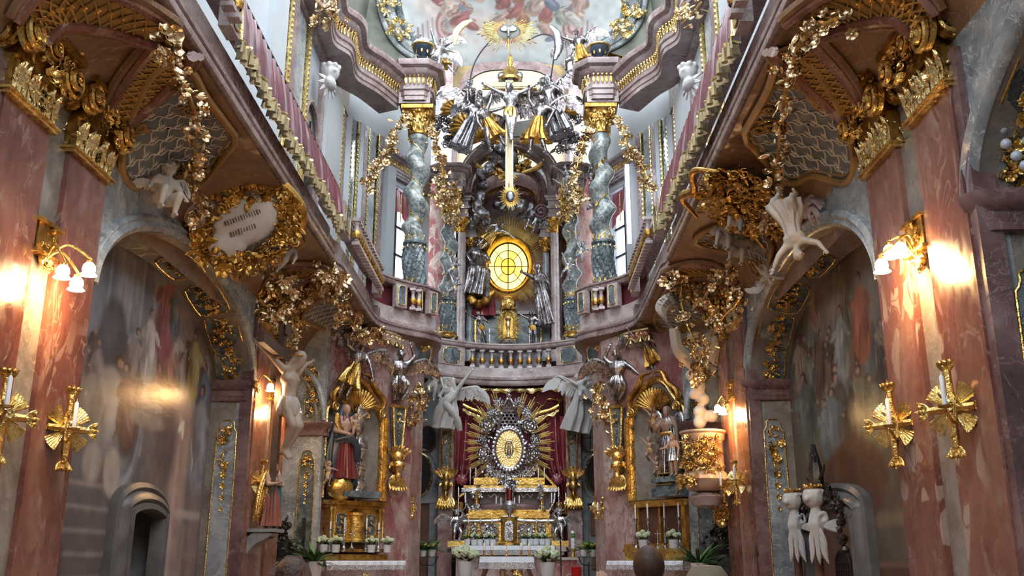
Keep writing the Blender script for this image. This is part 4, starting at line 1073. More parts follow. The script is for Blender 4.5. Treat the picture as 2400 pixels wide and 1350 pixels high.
    k = MB(); k.bbox((min(x0, x1) - .12, z0, 0), (max(x0, x1) + .3 * (s < 0) + .1, z0 + .12, .12), F2); k.bbox((x1 + .0, .45, 0), (x1 - s * .16, z0, .1), F2); O('door_frame', k, 'stone_grey', dr, False)
    cx_, cz_ = PX(982, 1113); tt = T('oval_picture', 'dark oval picture in a gold ring in the passage %s of the high altar' % sw, 'picture')
    e = circ(40, .54, .33); k = MB(); k.prism(e + A([cx_, cz_]), .01, .03, F2); O('canvas', k, 'pane_dark', tt, False)
    k = MB(); k.border(e + A([cx_, cz_]), .06, .02, .05, F2); O('gilt_ring', k, 'gold_pale', tt)
    k = MB(); k.border(circ(40, .66, .46) + A([cx_, cz_]), .05, 0, .03, F2); O('stone_ring', k, 'stone_grey', tt)
    xa, za = PX(983, 1058); xb, zb = PX(1020, 996)
    wn = trim('window_%d' % (5 if s < 0 else 6), 'small dark window above the oval picture, %s of the high altar' % sw)
    o = smooth2([(min(xa, xb), za), (max(xa, xb), za), (max(xa, xb), zb - .12), ((xa + xb) / 2, zb), (min(xa, xb), zb - .12)], 1)
    k = MB(); k.prism(o, 0, .02, F2); O('pane', k, 'pane_dark' if s < 0 else 'mirror_blue', wn, False); k = MB(); k.border(o, .07, .0, .06, F2); O('window_frame', k, 'walnut', wn)
    k = MB(); k.box(((xa + xb) / 2, (za + zb) / 2, .03), (.02, zb - za - .1, .02), F2); k.box(((xa + xb) / 2, (za + zb) / 2, .03), (abs(xb - xa) - .05, .02, .02), F2); O('glazing_bar', k, 'dark_metal', wn, False)
    # pier carrying the balcony, next to the curtain
    wallbox('wall_altar_pier_' + SIDE[s], [(s * 1.80, 24.7), (s * 1.78, 24.05), (s * 1.42, 24.05), (s * 1.40, 25.9)], 0, 6.2, 'marble_rose', 'slim mottled marble pier beside the red altar curtain, %s' % sw)

# back and ceiling of the altar recess
wallbox('wall_recess_altar', [(-1.45, 25.85), (1.45, 25.85)], 0, 6.2, 'red_matt', 'red backing wall of the high altar recess')
# bracket panels with gilt frames under the gallery corners
for s in (-1, 1):
    o = T('bracket_panel', 'slate panel in a gilded frame on the console under the %s gallery corner' % side_word[s], 'panel')
    p = atY(982 if s < 0 else 1404, 838, 20.75); F = frame(p, nrm((-s * .55, -.75, -.25)))
    out = smooth2([(-.22, -.30), (.10, -.34), (.28, -.05), (.26, .28), (-.05, .34), (-.24, .26)], 1); out = out * [(-1 if s > 0 else 1), 1]
    k = MB(); k.prism(out * 1.25, -.5, -.01, F); O('console_body', k, 'marble_plum', o); k = MB(); k.prism(out, 0, .03, F); O('slate_panel', k, 'marble_slate', o, False)
    k = MB(); k.border(out, .04, .01, .05, F); spray(k, F @ TR(.1, .3, .03), .3, .2, 10, 4, .09); O('gilt_frame', k, 'gold', o)

# ------------------------------------------------------------------ side altars: gilded frames, mensa, gradine
def ALx(s, px, py, off=0.0):                                            # photo position on the altar plane -> local (x, z)
    F = AL[s]; o = F[:3, 3] + F[:3, 2] * off; n = F[:3, 2]; d = sight(px, py); lam = ((o - CAMP) @ n) / (d @ n); p = CAMP + d * lam - F[:3, 3]
    return A([p @ F[:3, 0], p @ F[:3, 1]])
for s in (-1, 1):
    F = AL[s]; sw = side_word[s]
    root = T('side_altar_retable', 'gilded retable frame with ogee top on the %s side altar' % sw, 'altar')
    zb = 2.85; zt = 4.48; hw = .76
    arch = [(-hw, zb), (-hw, zt), (-hw + .02, zt + .1), (-.50, zt + .32), (-.28, zt + .66), (0, zt + .78), (.28, zt + .66), (.50, zt + .32), (hw - .02, zt + .1), (hw, zt), (hw, zb)]
    cv = np.vstack([A(arch[:2]), smooth2(A(arch[2:-2]), 2, False), A(arch[-2:])])
    k = MB(); k.prism(cv, .0, .02, F); O('niche_back', k, 'marble_taupe', root, False)
    pr = A([(-.075, 0), (-.075, .10), (-.04, .14), (-.01, .10), (.02, .12), (.06, .07), (.075, 0)])
    k = MB(); P3 = ap(F, np.c_[cv, np.full(len(cv), .0)]); 
    k.sweep(P3, A([(x_, y_) for x_, y_ in pr]), up=F[:3, 2]); O('gilt_frame', k, 'gold', root)
    k = MB(); k.sweep(ap(F, np.c_[cv * [1.13, 1] + A([0, .0]), np.full(len(cv), .0)]), A([(-.03, 0), (-.03, .05), (.03, .05), (.03, 0)]), up=F[:3, 2]); O('outer_fillet', k, 'marble_red', root)
    # broad reeded gold strip on the choir side
    k = MB(); [k.bbox((-s * (hw - .02 + i * .05), zb, .0), (-s * (hw + .02 + i * .05), zt + .05, .16 - .03 * abs(i - 1)), F) for i in range(3)]; O('gilt_pilaster', k, 'gold', root, False)
    # shell of gilded drapery at the head of the niche
    k = MB(); r = random.Random(5)
    for i in range(15):
        a = R_(20 + i * 10); P = A([(cos(a) * q, zt + .12 + sin(a) * q * .9, .05 + .12 * sin(q * 3)) for q in np.linspace(.06, .50, 7)]); k.tube(P, [.02, .05, .055, .03], 6, M=F)
    spray(k, F @ TR(0, zt + .1, .1), .7, .3, 14, 9, .12, shape='oval'); O('gilt_shell', k, 'gold_old', root)
    # scroll ornaments on the sides
    k = MB()
    for i, z in enumerate((3.75, 3.5, 3.2)): spray(k, F @ TR(s * (hw + .08), z, .06), .24, .3, 12, 20 + i + s, .11, shape='oval')
    k.tube(A([(s * (hw + .05), 3.1, .08), (s * (hw + .14), 3.3, .12), (s * (hw + .02), 3.5, .14), (s * (hw + .12), 3.75, .1), (s * (hw + .03), 3.95, .08)]), [.02, .05, .06, .05, .02], 7, M=F); O('side_scroll', k, 'gold', root)
    for kx in (-1, 1):                                                # big C-scrolls crowning the frame
        k = MB(); c = A([(kx * .62, zt + .12), (kx * .66, zt + .4), (kx * .42, zt + .62), (kx * .28, zt + .85), (kx * .05, zt + .88)]); cc = curve(np.c_[c, np.full(5, .16)], 20); k.tube(cc, [.03, .09, .08, .06, .03], 8, M=F, flat=(1, .7)); O('crown_scroll', k, 'gold_old', root)
        k = MB(); volute(k, F @ TR(kx * .62, zt + .12, .18), .10); O('crown_volute', k, 'gold', root)
    # gradine / tabernacle zone
    if s < 0:
        tb = T('tabernacle', 'polished gilded tabernacle with columns on the left side altar', 'tabernacle')
        k = MB(); k.bbox((-.62, 2.02, .0), (.62, 2.72, .22), F); O('body', k, 'gold_plate', tb, False)
        k = MB(); k.bbox((-.72, 2.72, .0), (.72, 2.80, .34), F); k.bbox((-.68, 2.66, 0), (.68, 2.72, .28), F); O('cornice', k, 'gold_old', tb, False)
        k = MB(); k.lathe([(0, .62), (.17, .60), (.19, .55), (.17, .5), (.17, .05), (.2, .03), (.2, 0), (0, 0)], 20, F @ TR(0, 2.04, .22) @ TR(rx=-pi / 2)); 
        k = MB(); P = [(.19, 0), (.19, .04), (.165, .06), (.165, .48), (.19, .5), (.19, .55), (.10, .60), (0, .63)]; k.lathe(P, 20, F @ A([[1, 0, 0, 0], [0, 0, 1, 2.03], [0, 1, 0, .22], [0, 0, 0, 1.]])); O('drum', k, 'gold_plate', tb)
        for x in (-.66, -.58, .58, .66):
            k = MB(); k.lathe([(.03, 0), (.035, .03), (.022, .06), (.022, .56), (.035, .6), (.035, .64)], 10, F @ A([[1, 0, 0, x], [0, 0, 1, 2.03], [0, 1, 0, .28], [0, 0, 0, 1.]])); O('colonnette', k, 'gold_plate', tb)
        for x in (-.38, .38):
            o = cartouche_outline(.26, .4, .12); k = MB(); k.prism(o, 0, .015, F @ TR(x, 2.36, .22)); po = O('relief_plate', k, 'marble_slate', tb, False)
            k = MB(); k.border(o, .018, 0, .03, F @ TR(x, 2.36, .23)); spray(k, F @ TR(x, 2.36, .24), .18, .3, 12, int(x * 90), .05, shape='oval'); O('gilt_relief', k, 'gold_pale', po)
    else:
        tb = T('altar_showcase', 'gold framed open gradine under the right side altar niche', 'shrine')
        k = MB(); k.bbox((-.62, 2.0, .02), (.62, 2.7, .05), F); O('back', k, 'walnut', tb, False)
        for x0, x1, z0, z1 in ((-.70, .70, 2.70, 2.82), (-.66, -.56, 2.0, 2.7), (.56, .66, 2.0, 2.7), (-.03, .03, 2.0, 2.7)):
            k = MB(); k.bbox((x0, z0, .0), (x1, z1, .18 if z0 > 2.5 else .12), F); O('gilt_bar', k, 'gold_plate', tb, False)
        k = MB(); k.bbox((-.85, 1.86, .0), (.85, 2.0, .28), F); O('gilt_step', k, 'gold_plate', tb, False)
    # mensa with lace cloth
    ms = T('side_altar_table', 'bulging marble altar table of the %s side altar' % sw, 'altar')
    k = MB(); P = [(.80, .45), (.86, .55), (.74, .85), (.66, 1.1), (.78, 1.4), (.92, 1.55), (.92, 1.66), (0, 1.66)]
    u = np.linspace(0, pi, 24); G = np.stack([np.stack([np.cos(u) * w_ * 1.02, np.full(24, z), .0 + np.sign(np.sin(u)) * np.abs(np.sin(u)) ** .5 * (.30 + .32 * w_)], -1) for w_, z in P], 0); k.grid(G, M=F); O('body', k, 'altar_stone', ms)
    k = MB(); g = [(0, 1.2)]; spray(k, F @ TR(0, 1.25, .62), .3, .4, 18, 3, .1); O('gilt_emblem', k, 'gold', ms)
    cl = T('altar_cloth', 'white lace edged cloth on the %s side altar' % sw, 'cloth', 'altar cloths')
    k = MB(); x = np.linspace(-1.0, 1.0, 60); fr = .60 + .02 * np.sin(x * 9); k.grid(np.stack([np.c_[x, np.full(60, 1.675), np.full(60, .02)], np.c_[x, np.full(60, 1.68), fr], np.c_[x, np.full(60, 1.665), fr + .02], np.c_[x, 1.60 + 0 * x, fr + .03 + .01 * np.sin(x * 30)]], 1), M=F); O('linen', k, 'linen', cl)
    k = MB(); k.grid(np.stack([np.c_[x, 1.60 + 0 * x, fr + .03 + .01 * np.sin(x * 30)], np.c_[x, 1.50 + .02 * np.abs(np.sin(x * 25)), fr + .04 + .02 * np.sin(x * 30)]], 1), M=F)
    for xx in (-1.0, 1.0): k.grid(np.stack([np.c_[np.full(6, xx), np.full(6, 1.67), np.linspace(.02, .6, 6)], np.c_[np.full(6, xx * 1.02), np.full(6, 1.5), np.linspace(.02, .6, 6)]], 1), M=F)
    O('lace_edge', k, 'lace', cl)
    st = T('altar_step', 'gilded shelf behind the cloth of the %s side altar' % sw, 'shelf')
    k = MB(); k.bbox((-.80, 1.69, .0), (.80, 1.86 if s > 0 else 1.80, .30), F); k.bbox((-.84, 1.84, .0), (.84, 1.9, .33), F); O('shelf_body', k, 'gold_plate' if s > 0 else 'gold_old', st, False)

# herm pilasters: tapering slate with gilded edges and console foot
def herm(F, h, w, label, grp='tapering gilded herm pilasters'):
    root = T('herm_pilaster', label, 'pilaster', grp)
    o = A([(-w * .28, .42 * h), (w * .28, .42 * h), (w * .5, h), (-w * .5, h)]); k = MB(); k.prism(o, -.02, .07, F); O('slate_shaft', k, 'marble_slate', root, False)
    k = MB(); k.tube(np.c_[A([o[0], o[3]]), [.08, .08]], .03, 6, M=F); k.tube(np.c_[A([o[1], o[2]]), [.08, .08]], .03, 6, M=F); k.box((0, h, .05), (w * 1.15, .06, .14), F); O('gilt_edge', k, 'gold', root)
    k = MB()
    for z, ww, dd in ((.36, .62, .14), (.25, .70, .18), (.12, .42, .12)): k.ell((0, z * h, .06), (w * ww * .62, h * .085, dd), 10, 7, M=F)
    for i in range(7): k.merge(LEAF, F @ TR((i - 3) * w * .10, .13 * h, .08, h * .20, -pi / 2 + (i - 3) * .14)); k.merge(LEAF, F @ TR((i - 3) * w * .12, .36 * h, .10, h * .15, pi / 2 - (i - 3) * .3))
    for q in (-1, 1): volute(k, F @ TR(q * w * .36, .36 * h, .09), w * .16); k.merge(LEAF, F @ TR(q * w * .35, .30 * h, .05, w * .55, -pi / 2 + q * .6))
    O('gilt_console', k, 'gold', root)
    k = MB(); spray(k, F @ TR(0, .86 * h, .07), w * .6, h * .16, 14, 7, w * .22); [k.merge(BALL, F @ TR(0, (.76 - i * .045) * h, .09, w * .07)) for i in range(4)]; spray(k, F @ TR(0, .50 * h, .07), w * .4, h * .12, 8, 8, w * .18); O('gilt_drop', k, 'gold_pale', root, kind='stuff')
    return root
for s in (-1, 1):
    sw = side_word[s]; n = nrm((-s * .74, -.66, 0))
    p = atY(920 if s < 0 else 1460, 1140, 20.0); q = atY(920 if s < 0 else 1460, 955, 20.0)
    herm(frame(p + n * .06, n), q[2] - p[2], .34, 'tapering slate herm with gilded console on the pier by the %s side altar' % sw)
    p = atY(1045 if s < 0 else 1344, 1183, 24.0); q = atY(1045 if s < 0 else 1344, 1008, 24.0)
    herm(frame(p, (0, -1, 0)), q[2] - p[2], .27, 'tapering slate herm with gilded console beside the red curtain, %s' % sw)
# ------------------------------------------------------------------ large wall paintings in the arched bays, with their doorways
PY0, PY1, PZ1 = YC - AA, YC + AA, 5.55
def wall_painting(s, items, base, door, label, seed):
    nu, nv = 260, 240
    C = np.clip((paint_canvas(nu, nv, base, items, seed) - .10) * 1.7 + .10, .010, 1)
    U, V = np.meshgrid(np.linspace(0, 1, nu), np.linspace(0, 1, nv), indexing='ij')
    y = PY0 + U * (PY1 - PY0); z = V * PZ1; P = np.stack([np.full_like(y, s * PAINT), y, z], -1)
    I = np.arange(nu * nv).reshape(nu, nv); q = np.stack([I[:-1, :-1], I[1:, :-1], I[1:, 1:], I[:-1, 1:]], -1).reshape(-1, 4)
    cy = y[:-1, :-1].ravel() + .011; cz = z[:-1, :-1].ravel() + .011; dy0, dy1, zs, za = door
    hole = (cy > dy0) & (cy < dy1) & (cz < zs + (za - zs) * np.sqrt(np.maximum(0, 1 - ((cy - (dy0 + dy1) / 2) / ((dy1 - dy0) / 2)) ** 2)))
    m = MB(); m.add(P.reshape(-1, 3), [q[~hole]])
    root = T('wall_painting', label, 'painting'); O('canvas', m, 'paint', root, col=C.reshape(-1, 3)); return root
def uvp(s):
    def f(px, py): p = atX(px, py, s * PAINT); return (p[1] - PY0) / (PY1 - PY0), p[2] / PZ1
    return f
skin = (.30, .205, .155)
# left: crowded scene on temple steps
f = uvp(-1); it = []
B = lambda a, b, c, d, col, soft=.012: it.append(('b', *f(a, b), *f(c, d), col, soft))
E_ = lambda x, y, ru, rv, col, rot=0, soft=.4, al=1.0: it.append(('e', *f(x, y), ru, rv, rot, col, soft, al))
FG = lambda x, y, h, robe, lean=0, w=1.0: it.append(('f', *f(x, y), h, robe, skin, lean, w * 1.55))
baseL = lambda U, V: np.stack([.072 + .12 * V + .04 * U, .062 + .125 * V + .02 * U, .06 + .145 * V], -1)
for i in range(9): E_(230 + i * 30, 640 + (i % 3) * 25, .05, .16, [(.23, .25, .28), (.15, .17, .20), (.30, .31, .32)][i % 3], .1 * i, .7, .8)
for x in (236, 262, 290, 318, 350): it.append(('b', f(x, 800)[0], .52, f(x, 800)[0] + .022, 1.0, (.27, .285, .31), .01)); it.append(('b', f(x, 800)[0] + .022, .52, f(x, 800)[0] + .034, 1.0, (.14, .15, .17), .01))
for k in range(6): it.append(('e', f(330, 700)[0], .62, .10 - k * .013, .20 - k * .022, 0, (.30, .31, .33) if k % 2 else (.17, .18, .21), .1, .9))
it.append(('b', f(425, 800)[0], .0, f(470, 800)[0], .80, (.27, .21, .19), .02)); it.append(('b', f(436, 800)[0], .0, f(448, 800)[0], .74, (.36, .29, .26), .02)); it.append(('b', f(418, 800)[0], .70, f(480, 800)[0], .76, (.38, .32, .28), .01)); it.append(('b', f(475, 800)[0], .0, 1.0, .9, (.22, .17, .16), .03))
it.append(('b', f(405, 1200)[0], .40, f(470, 1200)[0], .43, (.34, .29, .26), .01)); it.append(('b', f(410, 1200)[0], .0, f(440, 1200)[0], .40, (.24, .19, .17), .02))
for k in range(8): it.append(('b', .15, .44 - k * .045, .46 - k * .01, .455 - k * .045, (.25, .22, .20), .008)); it.append(('b', .15, .41 - k * .045, .46 - k * .01, .438 - k * .045, (.13, .115, .11), .012))
it.append(('b', .10, .0, .24, .35, (.10, .05, .055), .03))
rr = random.Random(3)
for i in range(26): FG(rr.uniform(215, 480), rr.uniform(905, 960), rr.uniform(.13, .2), rr.choice([(.16, .12, .11), (.22, .19, .18), (.10, .10, .12), (.26, .15, .13), (.30, .28, .26), (.13, .10, .09)]), rr.uniform(-.3, .3), 1.3)
E_(268, 790, .075, .10, (.085, .08, .085), .3, .25); E_(262, 770, .05, .05, (.11, .105, .11), .3, .5); E_(300, 990, .08, .12, (.09, .075, .07), .2, .5); E_(390, 1040, .10, .11, (.12, .10, .10), 0, .5)
FG(380, 850, .26, (.30, .13, .14), -.15, 1.1); FG(341, 905, .20, (.40, .38, .36), .1, 1.0); FG(404, 800, .16, (.16, .19, .22), .2); FG(450, 940, .20, (.30, .27, .14), .1); FG(470, 1010, .20, (.16, .20, .26), .0)
FG(231, 1090, .26, (.25, .24, .23), -.35, 1.5); E_(215, 1085, .05, .05, (.30, .27, .24), .3); FG(290, 1050, .20, (.17, .11, .10), .3, 1.3); FG(456, 1160, .32, (.28, .27, .28), .05, .9)
E_(425, 1000, .03, .012, (.5, .5, .48), .6, .4); E_(428, 1008, .012, .03, (.5, .5, .48), .2, .4); E_(345, 985, .13, .025, (.27, .23, .2), 0, .4); E_(352, 948, .09, .02, (.30, .27, .24), 0, .4); E_(262, 1110, .045, .06, (.33, .29, .25), .4, .2)
DL = (11.25, 12.85, 2.28, 2.58); wall_painting(-1, it, baseL, DL, 'tall dark painting of a crowd on temple steps filling the left arched bay', 2)
# right: dusky assembly scene
f = uvp(1); it = []
baseR = lambda U, V: np.stack([.10 + .035 * V, .08 + .03 * V, .06 + .035 * V], -1)
for i in range(16): E_(rr.uniform(1850, 2060), rr.uniform(600, 800), .10, .14, rr.choice([(.16, .14, .12), (.10, .085, .075), (.22, .19, .16), (.13, .12, .11)]), rr.uniform(-1, 1), .8, .8)
for x in (1900, 1955, 2010): it.append(('e', *f(x, 660), .02, .22, .35, (.26, .23, .19), .6, .7))
for i in range(34): FG(rr.uniform(1850, 2090), rr.uniform(890, 960), rr.uniform(.12, .19), rr.choice([(.22, .17, .13), (.13, .10, .08), (.28, .23, .18), (.19, .11, .085), (.15, .16, .15), (.09, .075, .065)]), rr.uniform(-.3, .3), 1.2)
FG(2028, 850, .22, (.33, .13, .08), .1, 1.1); FG(1985, 830, .24, (.19, .17, .12), .0, 1.0); FG(1978, 900, .20, (.26, .28, .26), .2); FG(1913, 780, .16, (.30, .22, .17), -.4, 1.2)
it.append(('b', .0, .36, 1, .40, (.24, .18, .12), .03))
for i in range(10): FG(rr.uniform(1850, 2080), rr.uniform(1040, 1080), rr.uniform(.14, .24), rr.choice([(.12, .13, .12), (.17, .16, .11), (.10, .085, .07), (.16, .18, .18)]), rr.uniform(-.3, .3), 1.6)
it.append(('b', .0, .0, 1, .30, (.095, .055, .045), .02)); it.append(('b', .0, .285, 1, .30, (.17, .11, .085), .006)); it.append(('b', 0, .24, 1, .25, (.15, .09, .07), .005)); E_(2000, 1130, .22, .10, (.11, .065, .05), 0, .1)
it.append(('b', .13, .0, .21, .36, (.24, .19, .09), .03)); it.append(('b', .0, .0, .12, .5, (.06, .05, .035), .03))
DR = (11.4, 13.9, 2.28, 2.60); wall_painting(1, it, baseR, DR, 'dusky brown painting of an assembled crowd filling the right arched bay', 5)

def door_surround(s, door, label, n=1):
    dy0, dy1, zs, za = door; yc = (dy0 + dy1) / 2; hw = (dy1 - dy0) / 2
    root = trim('door_%d' % n, label)
    t = np.linspace(0, pi, 26); arc = np.c_[yc + s * -1 * -np.cos(t) * hw, zs + (za - zs) * np.sin(t)]
    path2 = np.vstack([[arc[0, 0], 0], arc, [arc[-1, 0], 0]]); P = np.c_[np.full(len(path2), s * PAINT), path2]
    pr = A([(.03, -.4), (.03, .10), (-.03, .13), (-.07, .10), (-.10, .16), (-.17, .19), (-.21, .15), (-.22, .19), (-.29, .20), (-.31, .15), (-.31, 0)])
    k = MB(); k.sweep(P, pr * [-1, 1], up=(-s, 0, 0)); O('stone_moulding', k, 'frame_stone', root)
    # deep reveal
    k = MB(); Q = P.copy(); Q[:, 0] = s * (PAINT + .9); k.grid(np.stack([P, Q], 1)); O('reveal', k, 'stone_grey' if s < 0 else 'walnut', root)
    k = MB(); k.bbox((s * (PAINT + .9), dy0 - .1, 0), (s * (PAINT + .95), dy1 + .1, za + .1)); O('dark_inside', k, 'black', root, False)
    return root
dl = door_surround(-1, DL, 'grey stone doorway with round hood opening onto darkness below the left painting', 1)
k = MB(); [k.bbox((-PAINT - .55, y, 0), (-PAINT - .5, y + .04, 2.5)) for y in (11.5, 11.75)]; O('dark_shutter', k, 'dark_metal', dl, False)
dr = door_surround(1, DR, 'grey stone arched doorway around the dark confessional below the right painting', 2)
# confessional in the right doorway
cf = T('confessional', 'dark walnut confessional with carved black crest in the right doorway', 'confessional')
k = MB(); k.bbox((4.38, 11.75, 0), (4.44, 13.75, 2.42)); O('front', k, 'walnut', cf, False)
F = frame((4.37, 12.35, 0), (-1, 0, 0)); o = np.r_[[(-.28, .7), (.28, .7)], np.c_[.28 * np.cos(np.linspace(0, pi, 12)), 1.62 + .18 * np.sin(np.linspace(0, pi, 12))]]
k = MB(); k.prism(o, -.01, .015, F); w_ = O('grille', k, 'black', cf, False)
k = MB(); k.border(o, .04, .0, .03, F); O('grille_frame', k, 'dark_wood', w_)
k = MB(); [k.tube(A([(-.27 + i * .09, .72, .02), (-.27 + i * .09, 1.66, .02)]), .007, 4, M=F) for i in range(7)]; [k.tube(A([(-.27, .75 + i * .09, .02), (.27, .75 + i * .09, .02)]), .007, 4, M=F) for i in range(11)]; O('grille_bar', k, 'dark_wood', w_)
k = MB(); r = random.Random(8); Fc = frame((4.28, 12.75, 2.42), (-1, 0, 0))
t = np.linspace(0, pi, 14)
for q in t: spray(k, Fc @ TR(-cos(q) * .85, sin(q) * .30 - .22, .02), .22, .2, 6, int(q * 50), .12, shape='oval', mix=(4, 4, 1, 1))
spray(k, Fc @ TR(-.02, .28, .03), .4, .62, 22, 5, .15, mix=(4, 4, 1, 1)); k.tube(A([(0, .1, .05), (.05, .4, .06), (-.04, .62, .04), (-.08, .74, .03)]), [.10, .09, .05, .03], 7, M=Fc)
for i in range(5): spray(k, Fc @ TR(.82, -.15 - i * .11, .03), .12, .14, 5, i, .09, shape='rect')
O('carved_crest', k, 'dark_wood', cf)
def rope(k, a, b, r, turns=14):
    u = np.linspace(0, 1, 60); P = np.outer(1 - u, a) + np.outer(u, b); k.tube(P, r, 8, flat=(1.25, .8), tw=turns * 2 * pi / 2)
for px in (1868, 1917):
    p = atX(px, 1290, 4.18); k = MB(); rope(k, A([p[0], p[1], 0]), A([p[0], p[1], 2.0]), .045); O('twisted_post', k, 'walnut', cf)

# dark carved confessionals standing in the narrow far bays
for s in (-1, 1):
    c = T('carved_confessional', 'black carved confessional with %s in the narrow far bay, %s side' % ('lattice screen' if s < 0 else 'oval panel', side_word[s]), 'confessional')
    F = frame((s * 3.93, 17.3, 0), (-s * .35, -1, 0))
    o = smooth2([(-.42, 0), (.42, 0), (.42, 1.5), (.30, 1.9), (.05, 2.12), (-.15, 2.35), (-.40, 2.2), (-.42, 1.6)], 2); o = o * [(1 if s < 0 else -1), 1]
    k = MB(); k.prism(o, -.25, 0, F); O('body', k, 'dark_wood', c, False)
    k = MB(); spray(k, F @ TR(0, 2.05, .03), .7, .55, 30, 4, .14, mix=(4, 4, 1, 1)); [spray(k, F @ TR(q * .36, 1.2 + i * .2, .02), .14, .2, 5, i, .09, mix=(3, 3, 1, 0)) for q in (-1, 1) for i in range(5)]
    O('carving', k, 'dark_wood', c)
    wp = smooth2([(-.17, 1.0), (.17, 1.0), (.2, 1.5), (.0, 1.72), (-.2, 1.5)], 1)
    if s < 0:
        k = MB(); k.prism(wp, .0, .01, F); sc_ = O('screen_back', k, 'stucco', c, False); k = MB()
        poly = list(map(tuple, wp))
        for d in (1, -1):
            for i in range(-16, 17): 
                pts = [(x_, 1.0 + j * .03) for j in range(26) for x_ in [i * .045 + d * j * .03]]; pts = [p for p in pts if inside(poly, *p)]
                if len(pts) > 1: k.tube(np.c_[A([pts[0], pts[-1]]), [.018, .018]], .010, 4, M=F)
        O('lattice', k, 'black', sc_)
    else:
        k = MB(); k.prism(circ(30, .42, .27) + A([0, 1.3]), 0, .03, F); sc_ = O('oval_panel', k, 'iron', c, False); k = MB(); k.border(circ(30, .46, .31) + A([0, 1.3]), .07, .0, .05, F); O('panel_rim', k, 'dark_wood', sc_)
